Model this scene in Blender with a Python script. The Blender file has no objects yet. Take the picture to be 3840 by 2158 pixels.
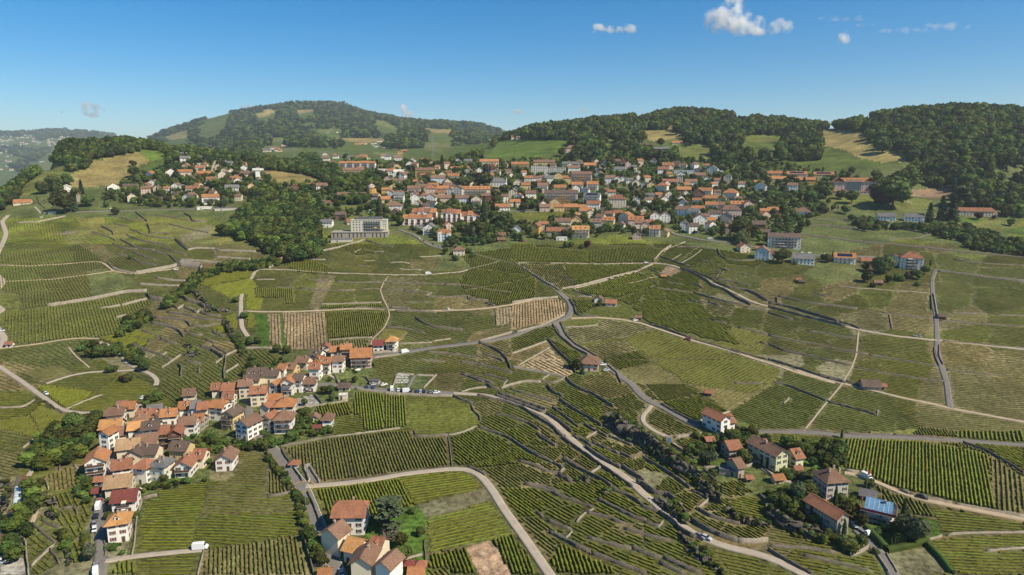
import bpy, math, random
import numpy as np
from mathutils import Vector
random.seed(7)
rng = np.random.default_rng(7)
R = math.radians
S = bpy.context.scene
COL = S.collection

# ------------------------------------------------------------------ camera, sky, sun, exposure
PITCH = R(10.27); F0 = 2560.0; CX, CY = 1920.0, 1079.0; CAMZ = 200.0
cd = bpy.data.cameras.new('camera'); cam = bpy.data.objects.new('camera', cd); COL.objects.link(cam)
cd.sensor_width = 36; cd.lens = 24; cd.clip_start = 1; cd.clip_end = 60000
cam.location = (0, 0, CAMZ); cam.rotation_euler = (R(90) - PITCH, 0, 0)
S.camera = cam
SUN_EL = R(45); SUN_DIR = Vector((math.cos(R(-30)) * math.cos(SUN_EL), math.sin(R(-30)) * math.cos(SUN_EL), math.sin(SUN_EL)))
w = bpy.data.worlds.new('World'); S.world = w; w.use_nodes = True
nt = w.node_tree; nt.nodes.clear()
sky = nt.nodes.new('ShaderNodeTexSky'); sky.sky_type = 'NISHITA'; sky.sun_disc = False
sky.sun_elevation = SUN_EL; sky.sun_rotation = math.atan2(SUN_DIR.x, SUN_DIR.y)
sky.altitude = 600; sky.air_density = 1.0; sky.dust_density = 0.25; sky.ozone_density = 5.0
bg = nt.nodes.new('ShaderNodeBackground'); bg.inputs[1].default_value = 0.095
ow = nt.nodes.new('ShaderNodeOutputWorld')
hs_ = nt.nodes.new('ShaderNodeHueSaturation'); hs_.inputs['Saturation'].default_value = 1.42; hs_.inputs['Hue'].default_value = .497; nt.links.new(sky.outputs[0], hs_.inputs['Color']); nt.links.new(hs_.outputs[0], bg.inputs[0]); nt.links.new(bg.outputs[0], ow.inputs[0])
sl = bpy.data.lights.new('sun', 'SUN'); sl.energy = 5.0; sl.angle = R(0.5); sl.color = (1, .90, .71)
so = bpy.data.objects.new('sun', sl); COL.objects.link(so)
so.rotation_euler = SUN_DIR.to_track_quat('Z', 'Y').to_euler()
S.view_settings.view_transform = 'Standard'; S.view_settings.look = 'None'
S.view_settings.exposure = 0.34; S.view_settings.gamma = 1
S.cycles.volume_bounces = 10; S.cycles.max_bounces = 10; S.cycles.diffuse_bounces = 2
S.cycles.glossy_bounces = 2; S.cycles.transparent_max_bounces = 12; S.cycles.volume_step_rate = 1

# ------------------------------------------------------------------ helpers
def lk(o, **k):
    COL.objects.link(o)
    for a, b in k.items():
        if b is not None: o[a] = b
    return o
def mesh(name, V, Fc, mats=(), mi=None, smooth=False):
    me = bpy.data.meshes.new(name)
    if isinstance(V, np.ndarray) and isinstance(Fc, np.ndarray):
        nv, nf, k = len(V), len(Fc), Fc.shape[1]
        me.vertices.add(nv); me.vertices.foreach_set('co', V.astype(np.float32).ravel())
        me.loops.add(nf * k); me.loops.foreach_set('vertex_index', Fc.astype(np.int32).ravel())
        me.polygons.add(nf); me.polygons.foreach_set('loop_start', np.arange(0, nf * k, k, dtype=np.int32))
        me.update(calc_edges=True)
    else:
        me.from_pydata([tuple(v) for v in V], [], [tuple(f) for f in Fc])
    for m in mats: me.materials.append(m)
    if mi is not None: me.polygons.foreach_set('material_index', np.array(mi, dtype=np.int32))
    if smooth: me.polygons.foreach_set('use_smooth', np.ones(len(me.polygons), dtype=bool))
    return me
def part(name, me, parent, loc=(0, 0, 0), rz=0, sc=None):
    o = bpy.data.objects.new(name, me); COL.objects.link(o); o.parent = parent; o.location = loc
    if rz: o.rotation_euler = (0, 0, rz)
    if sc: o.scale = sc
    return o
class MB:
    def __init__(s): s.V = []; s.F = []; s.M = []
    def add(s, V, Fc, m=0):
        b = len(s.V); s.V += [tuple(v) for v in V]
        s.F += [tuple(i + b for i in f) for f in Fc]; s.M += [m] * len(Fc)
    def box(s, x0, x1, y0, y1, z0, z1, m=0):
        s.add([(x0, y0, z0), (x1, y0, z0), (x1, y1, z0), (x0, y1, z0), (x0, y0, z1), (x1, y0, z1), (x1, y1, z1), (x0, y1, z1)],
              [(0, 3, 2, 1), (4, 5, 6, 7), (0, 1, 5, 4), (1, 2, 6, 5), (2, 3, 7, 6), (3, 0, 4, 7)], m)
    def cyl(s, x, y, z0, z1, r0, r1, n=8, m=0, axis='z'):
        V = []
        for z, r in ((z0, r0), (z1, r1)):
            for i in range(n):
                c, q = r * math.cos(2 * math.pi * i / n), r * math.sin(2 * math.pi * i / n)
                V.append((x + c, y + q, z) if axis == 'z' else (z, x + c, y + q))
        s.add(V, [(i, (i + 1) % n, n + (i + 1) % n, n + i) for i in range(n)] + [tuple(range(n, 2 * n)), tuple(range(n - 1, -1, -1))], m)
    def me(s, name, *mats, smooth=False): return mesh(name, s.V, s.F, mats, s.M, smooth)

# ------------------------------------------------------------------ materials
def mat(name, col, rough=.9, noise=(), bump=0, bscale=8, spec=.2, attr=None, randv=0, metal=0, coord='Object'):
    """base colour times noises [(scale, amount)], optional per-object random value"""
    m = bpy.data.materials.new(name); m.use_nodes = True; t = m.node_tree; b = t.nodes['Principled BSDF']
    b.inputs['Roughness'].default_value = rough; b.inputs['Specular IOR Level'].default_value = spec; b.inputs['Metallic'].default_value = metal
    tc = t.nodes.new('ShaderNodeTexCoord')
    if attr:
        a = t.nodes.new('ShaderNodeAttribute'); a.attribute_name = attr; cur = a.outputs['Color']
    else:
        r = t.nodes.new('ShaderNodeRGB'); r.outputs[0].default_value = (*col, 1); cur = r.outputs[0]
    def mulv(cur, val):
        x = t.nodes.new('ShaderNodeVectorMath'); x.operation = 'SCALE'
        t.links.new(cur, x.inputs[0]); t.links.new(val, x.inputs['Scale']); return x.outputs[0]
    for i, (sc, am) in enumerate(noise):
        n = t.nodes.new('ShaderNodeTexNoise'); n.inputs['Scale'].default_value = sc; n.inputs['Detail'].default_value = 3
        t.links.new(tc.outputs[coord], n.inputs[0])
        mr = t.nodes.new('ShaderNodeMapRange'); mr.inputs[1].default_value = .25; mr.inputs[2].default_value = .75
        mr.inputs[3].default_value = 1 - am; mr.inputs[4].default_value = 1 + am
        t.links.new(n.outputs[0], mr.inputs[0]); cur = mulv(cur, mr.outputs[0])
    if randv:
        oi = t.nodes.new('ShaderNodeObjectInfo')
        mr = t.nodes.new('ShaderNodeMapRange'); mr.inputs[3].default_value = 1 - randv; mr.inputs[4].default_value = 1 + randv
        t.links.new(oi.outputs['Random'], mr.inputs[0]); cur = mulv(cur, mr.outputs[0])
    t.links.new(cur, b.inputs['Base Color'])
    if bump:
        n = t.nodes.new('ShaderNodeTexNoise'); n.inputs['Scale'].default_value = bscale; n.inputs['Detail'].default_value = 4
        t.links.new(tc.outputs[coord], n.inputs[0])
        bp = t.nodes.new('ShaderNodeBump'); bp.inputs['Strength'].default_value = bump; bp.inputs['Distance'].default_value = .3
        t.links.new(n.outputs[0], bp.inputs['Height']); t.links.new(bp.outputs[0], b.inputs['Normal'])
    return m
def leafmat(name, col, var=.35, hue=.04, trans=.25):
    m = bpy.data.materials.new(name); m.use_nodes = True; t = m.node_tree; b = t.nodes['Principled BSDF']
    b.inputs['Roughness'].default_value = .75; b.inputs['Specular IOR Level'].default_value = .15
    oi = t.nodes.new('ShaderNodeObjectInfo'); ge = t.nodes.new('ShaderNodeNewGeometry')
    n = t.nodes.new('ShaderNodeTexNoise'); n.inputs['Scale'].default_value = .22; n.inputs['Detail'].default_value = 4
    t.links.new(ge.outputs['Position'], n.inputs[0])
    hs = t.nodes.new('ShaderNodeHueSaturation'); hs.inputs['Color'].default_value = (*col, 1)
    def mr(src, a, b_):
        x = t.nodes.new('ShaderNodeMapRange'); x.inputs[1].default_value = 0; x.inputs[2].default_value = 1
        x.inputs[3].default_value = a; x.inputs[4].default_value = b_; t.links.new(src, x.inputs[0]); return x.outputs[0]
    t.links.new(mr(oi.outputs['Random'], .5 - hue, .5 + hue * .25), hs.inputs['Hue'])
    mm = t.nodes.new('ShaderNodeMath'); mm.operation = 'MULTIPLY'
    t.links.new(mr(n.outputs[0], .55, 1.5), mm.inputs[0]); t.links.new(mr(oi.outputs['Random'], 1 - var, 1 + var), mm.inputs[1])
    t.links.new(mm.outputs[0], hs.inputs['Value'])
    t.links.new(hs.outputs[0], b.inputs['Base Color'])
    tr = t.nodes.new('ShaderNodeBsdfTranslucent'); t.links.new(hs.outputs[0], tr.inputs[0])
    ms = t.nodes.new('ShaderNodeMixShader'); ms.inputs[0].default_value = trans
    t.links.new(b.outputs[0], ms.inputs[1]); t.links.new(tr.outputs[0], ms.inputs[2])
    t.links.new(ms.outputs[0], t.nodes['Material Output'].inputs[0])
    return m

# ------------------------------------------------------------------ reading points off the survey tiles
TL = {'A': (0, 380, .37296), 'B': (960, 380, .37296), 'C': (1920, 380, .37296), 'D': (2880, 380, .37296),
      'E': (0, 900, .37296), 'F': (960, 900, .37296), 'G': (1920, 900, .37296), 'H': (2880, 900, .37296),
      'I': (0, 1480, .37296), 'J': (960, 1618, .37296), 'K': (1920, 1618, .37296), 'L': (2880, 1618, .37296),
      'M': (800, 1240, .27625), 'N': (1440, 1380, .37296), 'O': (2400, 1380, .37296), 'Q': (0, 1618, .37296),
      'Z': (0, 0, 1.4907), 'U': (0, 0, 1)}
def pts(s):
    out = []; t = TL['U']
    for k in s.split():
        if k[0].isalpha():
            t = TL[k[0]]; k = k[2:]
        x, y = k.split(','); out.append((t[0] + float(x) * t[2], t[1] + float(y) * t[2]))
    return out

# ------------------------------------------------------------------ the lie of the land
cp, sp = math.cos(PITCH), math.sin(PITCH)
def tanv(v): return math.tan(PITCH + math.atan((v - CY) / F0))
def apx(u, v):
    yc = (v - CY) / F0; return (u - CX) / F0 / (cp - yc * sp)
BASE = [(2500, 168), (2158, 206), (2000, 231), (1900, 249), (1800, 270), (1700, 297), (1600, 327), (1500, 364), (1400, 405), (1300, 448),
        (1200, 500), (1100, 565), (1000, 640), (900, 735), (850, 795), (800, 860), (750, 925), (700, 1000)]
CP = []
for u in (-500, -100, 300, 700, 1100, 1500, 1900, 2300, 2700, 3100, 3500, 3900, 4400):
    for v, Y in BASE:
        if u < 0 and v < 800: continue
        CP.append((apx(u, v), math.log(Y), tanv(v)))
def tail(u, vis, hid=()):
    for v, Y in vis: CP.append((apx(u, v), math.log(Y), tanv(v)))
    for Y, d in hid: CP.append((apx(u, 560), math.log(Y), d / Y))
far = [(14000, 330)]
tail(-400, [(790, 900)], [(1200, 125), (2200, 190), (3600, 190), (7000, 30), (9000, -300)] + far)
tail(0, [(762, 905), (560, 7200), (507, 9000), (712, 3600), (640, 5200)], [(1150, 115), (2200, 160)] + far)
tail(110, [(700, 975), (660, 1080), (700, 3900), (560, 7200), (505, 9000)], [(1350, 100), (2300, 140)] + far)
tail(220, [(640, 1080), (572, 1300), (560, 7000), (495, 9000)], [(1700, 60), (2600, 110), (4500, 90)] + far)
tail(400, [(620, 1120), (556, 1400), (545, 7000), (512, 9000)], [(1900, 20), (2800, 70), (4500, 60)] + far)
tail(600, [(620, 1120), (565, 1430), (538, 4200), (508, 5200)], [(1900, 10), (2800, 20), (7500, -20)] + far)
tail(800, [(620, 1130), (585, 1400), (530, 3300), (490, 4100), (447, 5100)], [(2000, -6), (7000, -80)] + far)
tail(1000, [(640, 1120), (605, 1450), (565, 2200), (530, 3000), (480, 3700), (440, 4300), (410, 5000)], [(7000, -150)] + far)
tail(1150, [(640, 1140), (605, 1500), (565, 2200), (530, 2900), (480, 3600), (430, 4300), (394, 5000)], [(7000, -180)] + far)
tail(1320, [(630, 1150), (600, 1500), (565, 2200), (535, 2900), (480, 3700), (440, 4300), (408, 5000)], [(7000, -150)] + far)
tail(1500, [(620, 1150), (595, 1500), (560, 2200), (530, 2900), (490, 3700), (456, 4600)], [(7000, -100)] + far)
tail(1700, [(620, 1150), (590, 1500), (555, 2200), (525, 2900), (495, 3700), (460, 4600)], [(7000, -100)] + far)
tail(1850, [(620, 1150), (580, 1380), (545, 1750), (515, 3600), (482, 4600)], [(2500, -20), (7000, -60)] + far)
tail(2000, [(620, 1140), (560, 1330), (492, 1750)], [(2500, -60), (4000, -60)] + far)
tail(2150, [(620, 1140), (550, 1330), (466, 1800)], [(2500, -70), (4000, -60)] + far)
tail(2330, [(620, 1130), (550, 1310), (500, 1500), (457, 1800)], [(2500, -80), (4000, -60)] + far)
tail(2560, [(620, 1130), (540, 1300), (480, 1500), (427, 1850)], [(2500, -110), (4000, -60)] + far)
tail(2750, [(620, 1120), (540, 1290), (480, 1500), (446, 1720)], [(2400, -80), (4000, -60)] + far)
tail(2900, [(620, 1110), (540, 1280), (490, 1450), (463, 1620)], [(2300, -60), (4000, -60)] + far)
tail(3130, [(620, 1090), (540, 1260), (484, 1500)], [(2300, -50), (4000, -60)] + far)
tail(3280, [(620, 1060), (540, 1180), (464, 1330)], [(1900, -60), (4000, -60)] + far)
tail(3420, [(620, 1040), (540, 1140), (448, 1320)], [(1900, -70), (4000, -60)] + far)
tail(3620, [(620, 1030), (540, 1120), (430, 1330)], [(1900, -80), (4000, -60)] + far)
tail(3840, [(620, 1030), (540, 1120), (446, 1330)], [(1900, -80), (4000, -60)] + far)
tail(4300, [(620, 1030), (540, 1120), (470, 1330)], [(1900, -60), (4000, -60)] + far)
CPA = np.array(CP); KA = 1.6
def tps(ax, ay, bx, by):
    r2 = (ax[:, None] - bx[None]) ** 2 + (ay[:, None] - by[None]) ** 2 + 1e-12
    return r2 * np.log(r2)
px_, py_, pt_ = CPA[:, 0] * KA, CPA[:, 1], CPA[:, 2]
n_ = len(px_)
Kx = tps(px_, py_, px_, py_); Kx[np.arange(n_), np.arange(n_)] = 2e-4
Pm = np.stack([np.ones(n_), px_, py_], 1)
Am = np.block([[Kx, Pm], [Pm.T, np.zeros((3, 3))]])
sol = np.linalg.solve(Am, np.concatenate([pt_, np.zeros(3)]))
def tfield(a, ly):
    return tps(a * KA, ly, px_, py_) @ sol[:n_] + sol[n_] + sol[n_ + 1] * a * KA + sol[n_ + 2] * ly
NA = 760; AX = np.linspace(-.99, .99, NA)
vb = np.array([b[0] for b in BASE][::-1], float); yb = np.array([b[1] for b in BASE][::-1], float)
YR = np.interp(np.arange(2480, 700, -5.2), vb, yb)
YR = np.concatenate([YR, np.exp(np.linspace(math.log(1003), math.log(14000), 230))]); NY = len(YR)
ca = np.linspace(-.99, .99, 150); cl = np.linspace(math.log(YR[0]), math.log(14000), 260)
gA, gL = np.meshgrid(ca, cl)
TG = np.concatenate([tfield(gA.ravel()[i:i + 4000], gL.ravel()[i:i + 4000]) for i in range(0, gA.size, 4000)]).reshape(gA.shape)
def bil(G, fx, fy):
    fx = np.clip(fx, 0, G.shape[1] - 1.001); fy = np.clip(fy, 0, G.shape[0] - 1.001)
    ix, iy = fx.astype(int), fy.astype(int); tx, ty = fx - ix, fy - iy
    return (G[iy, ix] * (1 - tx) + G[iy, ix + 1] * tx) * (1 - ty) + (G[iy + 1, ix] * (1 - tx) + G[iy + 1, ix + 1] * tx) * ty
mA, mY = np.meshgrid(AX, YR)
T = bil(TG, (mA - ca[0]) / (ca[1] - ca[0]), (np.log(mY) - cl[0]) / (cl[1] - cl[0]))
D = T * mY
def vnoise(x, y, seed):
    r = np.random.default_rng(seed).random((64, 64)); x = np.mod(x, 63); y = np.mod(y, 63)
    ix, iy = x.astype(int), y.astype(int); tx, ty = x - ix, y - iy
    tx = tx * tx * (3 - 2 * tx); ty = ty * ty * (3 - 2 * ty); jx, jy = (ix + 1) % 64, (iy + 1) % 64
    return (r[iy, ix] * (1 - tx) + r[iy, jx] * tx) * (1 - ty) + (r[jy, ix] * (1 - tx) + r[jy, jx] * tx) * ty - .5
mX = mA * mY
amp = np.clip((mY - 1900) / 2500, 0, 1)
D += amp * (70 * vnoise(mX / 520 + 9, mY / 520, 1) + 34 * vnoise(mX / 210, mY / 210 + 5, 2) + 14 * vnoise(mX / 80, mY / 80, 3))
D += np.clip((mY - 150) / 300, .3, 1) * (1.1 * vnoise(mX / 34 + 3, mY / 34, 5) + .5 * vnoise(mX / 12, mY / 12, 6))
# rock step under the hamlet and the gorge at the lower left
CAMZ_D = D
T = D / mY
def gi(X, Y):
    Y = np.maximum(np.asarray(Y, float), YR[0] + .01); X = np.asarray(X, float)
    fx = (X / Y - AX[0]) / (AX[1] - AX[0]); fy = np.interp(Y, YR, np.arange(NY)); return fx, fy
def ground(X, Y):
    fx, fy = gi(X, Y); return CAMZ - bil(D, fx, fy)
def g1(x, y): return float(ground(np.array([x]), np.array([y]))[0])
def hit(u, v):
    yc = (v - CY) / F0; a = (u - CX) / F0 / (cp - yc * sp); t = math.tan(PITCH + math.atan(yc))
    fx = min(max((a - AX[0]) / (AX[1] - AX[0]), 0), NA - 1.001); i = int(fx); q = fx - i
    col = T[:, i] * (1 - q) + T[:, i + 1] * q
    w_ = np.nonzero(col <= t)[0]
    if len(w_) == 0: j = NY - 1; Y = YR[-1]
    elif w_[0] == 0: Y = YR[0]
    else:
        j = w_[0]; k = (col[j - 1] - t) / (col[j - 1] - col[j] + 1e-9); Y = YR[j - 1] + k * (YR[j] - YR[j - 1])
    return a * Y, Y
def proj(X, Y, Z):
    d = CAMZ - Z; zc = Y * cp + d * sp; return CX + F0 * X / zc, CY + F0 * (d * cp - Y * sp) / zc, zc
def mpp(x, y): return (y * cp + (CAMZ - g1(x, y)) * sp) / F0     # metres per survey pixel
def path(s, step=3.0):
    P = [hit(u, v) for u, v in pts(s)]; out = [P[0]]
    for a, b in zip(P, P[1:]):
        n = max(1, int(math.hypot(b[0] - a[0], b[1] - a[1]) / step))
        out += [(a[0] + (b[0] - a[0]) * i / n, a[1] + (b[1] - a[1]) * i / n) for i in range(1, n + 1)]
    A = np.array(out)
    for _ in range(2):
        if len(A) > 4: A[1:-1] = (A[:-2] + 2 * A[1:-1] + A[2:]) / 4
    return A
# ------------------------------------------------------------------ what grows where (traced plots; later ones lie over earlier ones)
TY = {  # ground colour (in leafy vine types darkened for shade between rows), leaf colour, row spacing (0: none), name
 'g': ((.098, .100, .034), (.168, .192, .022), 1.3, 'vineyard'), 'y': ((.110, .115, .034), (.182, .212, .022), 1.3, 'vineyard'),
 'd': ((.088, .090, .032), (.155, .182, .021), 1.3, 'vineyard'), 'b': ((.160, .132, .062), (.165, .180, .030), 1.35, 'vineyard'),
 's': ((.300, .222, .130), (.120, .130, .035), 1.9, 'vineyard'), 'p': ((.270, .190, .125), None, 0, 'ploughed_field'),
 'x': ((.175, .155, .080), None, 0, 'fallow_field'), 'm': ((.125, .140, .036), None, 0, 'meadow'), 'M': ((.255, .195, .068), None, 0, 'dry_meadow'),
 'l': ((.075, .130, .022), None, 0, 'lawn'), 't': ((.100, .112, .045), None, 0, 'ground'), 'f': ((.045, .060, .020), None, 0, 'ground'),
 'n': ((.125, .140, .048), None, 0, 'meadow'), 'e': ((.33, .30, .25), None, 0, 'paved_square')}
SEEDS = '''E:300,180 y 75;E:850,160 d 80;E:600,280 g 70;E:200,470 y 80;E:700,450 g 60;E:1100,420 n 0;E:1550,420 g 5;E:1500,500 g 5;E:300,620 g 85
E:100,620 m 0;E:1350,590 y 10;E:1850,560 g 30;E:1800,620 g 5;E:1950,640 g 20;E:1950,720 b 10;E:1750,680 b 5;E:1650,790 b 0;E:2050,790 g 10
E:1900,830 b 0;E:1600,850 g 0;E:1450,950 g -20;E:1750,900 b 10;E:2050,920 g 20;E:1550,1070 b 10;E:1400,1040 d -30;E:1700,1130 g 25;E:1950,1000 d 20
E:1450,1150 x 0;E:1600,1230 g 25;E:1800,1330 d 30;E:2050,1150 g 25;E:2200,1050 b 20;E:2250,980 g 10;E:2200,900 d -30;E:2100,1350 g 35;E:2350,1200 g 40
E:2400,1330 g 35;E:1900,1400 d 35;E:200,1150 g 20;E:600,1150 g 30;E:100,1330 b 20;E:800,1400 g 0;E:2200,360 g -40;E:2300,520 y -20;E:2150,600 g 0
E:1400,60 g 30;E:1650,50 g 30;E:1500,190 g 35;E:1300,260 d 35;E:1750,120 y 30;E:2000,150 g 0;E:2400,60 b 0;E:2300,150 b 0;E:2050,20 b 0;E:1100,60 g 10
E:300,50 y 10;E:1000,90 b 10;E:1650,170 g 30;E:2000,250 b 10;E:500,100 g 0
A:300,1250 y 80;A:600,1190 g 10;A:300,1330 g 0;A:900,1200 b 20;A:800,1320 b 20;A:1200,1200 g 30;A:1200,1300 b 25;A:1400,1280 y 40;A:1600,1180 g 20;A:1600,1260 b 20
A:1900,1260 b 20;A:2000,1350 x 0;A:1500,1360 g 30;A:2150,1140 g 15;A:2250,1350 b 10;A:1850,1150 g 20;A:1000,1400 g 20;A:500,1300 y 80;A:450,1000 g 30;A:250,1100 g 80
A:500,1080 b 20;A:1000,960 b 10;A:1200,970 g 10;A:1450,980 b 0;A:1400,1040 g 30;A:950,1060 x 0;A:700,1250 g 0;A:2100,960 m 0
F:600,150 g 10;F:500,240 y 88;F:900,160 g 0;F:1100,240 g 0;F:1000,90 g 80;F:1500,110 d 5;F:1350,210 d 5;F:1300,300 d 5;F:1700,60 y 5;F:1950,270 n 0;F:2300,180 g 80
F:300,380 g 5;F:500,450 y 0;F:1000,390 d 3;F:450,560 g 0;F:950,480 g 5;F:1150,570 g 5;F:850,570 g 5;F:1950,350 g 5;F:1900,500 d 5;F:2200,400 g 70;F:1700,500 g 5
F:2300,560 g 80;F:1650,620 g 5;F:1950,650 b 5;F:2200,640 b 10;F:1600,750 d 15;F:2000,760 d 10;F:2200,860 g 10;F:1800,850 d 15;F:1800,960 d 20;F:2100,960 g 5
F:1600,1000 g 20;F:2200,990 b 0;F:1900,1020 g 0;F:1600,1200 d 15;F:2100,1100 d 15;F:1400,1280 d 15;F:2000,1260 d 15;F:2350,1130 b 25;F:2450,1330 d 15
G:1100,80 g 5;G:1200,170 g 5;G:1700,120 g 15;G:1850,180 d 15;G:2000,280 d 20;G:2300,180 g 15;G:2250,330 g 5;G:2300,440 g 10;G:2050,430 d 15;G:1750,420 g 20
G:1150,470 y 45;G:1400,620 d 30;G:1200,550 g 40;G:1700,600 g 20;G:2000,700 b 15;G:1500,780 d 30;G:2000,850 d 20;G:2400,800 g 15;G:2350,980 g -30;G:2200,1080 y 0
G:900,720 y 0;G:730,650 d 50;G:1000,700 y 5;G:1900,950 g -30;G:1300,1060 y 0;G:2450,600 b 10;G:750,560 g 10
H:300,200 g 5;H:100,330 g 5;H:150,430 b 5;H:400,480 g 8;H:600,350 n 0;H:700,530 b 8;H:1100,570 y 8;H:1450,600 b 8;H:400,640 g 8;H:850,640 g 8;H:1400,720 b 8
H:950,800 b 8;H:500,720 d 8;H:1800,620 g 4;H:2300,650 g 4;H:2000,780 b 4;H:2400,800 g 4;H:2100,930 y 5;H:2400,980 g 5;H:600,900 d 8;H:500,990 d 10;H:100,820 d 15
H:1200,1080 g 5;H:700,1090 d 10;H:1300,1250 y 6;H:1100,1350 g 8;H:200,1080 d 12;H:500,1200 d 10;H:600,1290 x 0;H:200,1230 x 0;H:2000,1150 b 5;H:2400,1250 b 5
H:1950,1380 b 5;H:600,60 g 5;H:1000,90 b 5;H:1300,100 g 5;H:1900,230 g 5;H:2350,320 g 8;H:2350,230 g 5;H:2000,120 m 0;H:1500,260 g 5
D:300,1220 g 5;D:700,1250 g 5;D:1200,1330 g 5;D:500,1330 y 30;D:900,1390 g 5;D:1800,1400 b 5;D:1300,1400 g 5
K:200,400 b 33;K:100,60 g 35;K:300,100 d 35;K:350,30 b 38;K:150,250 d 33;K:600,230 b 38;K:620,420 b 35;K:950,450 d 32;K:700,80 y 30;K:850,70 b 30;K:1000,150 b 32;K:900,220 y 30
K:1200,310 b 35;K:1050,90 x 0;K:1400,470 x 30;K:1600,550 b 35;K:1500,350 g 35;K:1800,680 b 32;K:2000,740 b 32;K:2000,900 b 30;K:2300,1000 b 28;K:1200,180 b 30;K:1080,280 b 30
K:400,700 d 33;K:200,750 g 35;K:500,850 d 30;K:200,1000 b 38;K:900,900 d 28;K:1100,720 d 28;K:1200,850 d 28;K:1500,700 g 32;K:700,600 d 30;K:1100,1100 g 25;K:900,1200 d 25
K:1500,1250 g 25;K:1300,1350 g 22;K:1000,1300 d 25;K:700,1000 d 28;K:1450,1000 d 28;K:1700,1380 d 22;K:1200,1000 b 25;K:2350,600 b 25;K:2400,700 y 12;K:2250,400 m 0;K:2100,1400 g 12
N:700,130 b 10;N:900,170 d 12;N:1300,90 d 12;N:1500,230 d 15;N:1500,310 b 18;N:1650,110 g 12;N:1850,180 d 20;N:2100,200 b 22;N:2000,330 d 25;N:1900,520 d 28;N:2100,480 y 28;N:1950,620 y 30
N:1700,640 b 30;N:1300,450 d 25;N:1050,400 b 28;N:1150,540 g 28;N:1450,680 d 30;N:1500,850 d 30;N:1700,830 b 32;N:900,280 d 10;N:2300,460 b 25;N:2150,700 b 32;N:2300,800 b 32;N:2250,900 y 28;N:2000,930 b 33
N:300,200 g 0;N:150,160 g 0
L:200,1120 b 10;L:400,1200 g 10;L:1000,1330 g 10;L:2200,900 b 30;L:200,560 g 10;L:400,60 b 3;L:1500,500 b 60;L:100,1400 g 8
O:1700,60 g 8;O:1250,240 d 15;O:1900,440 g 12;O:1300,1150 g 30;O:1400,1300 b 10;O:1300,900 l 0;O:1000,620 m 0;O:2000,900 m 0
J:40,600 g 5;J:100,1000 d 3;J:200,250 g 30;J:60,420 x 0;J:1000,30 g 8
I:100,150 y 0;I:200,330 b -25;I:500,280 b -30;I:700,60 y -20;I:100,450 g 10;I:80,700 b 15;I:900,130 g -10;I:100,950 x 0;I:1250,30 y 0;I:60,1150 x 0;I:350,780 m 0;I:680,650 g 30'''
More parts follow.
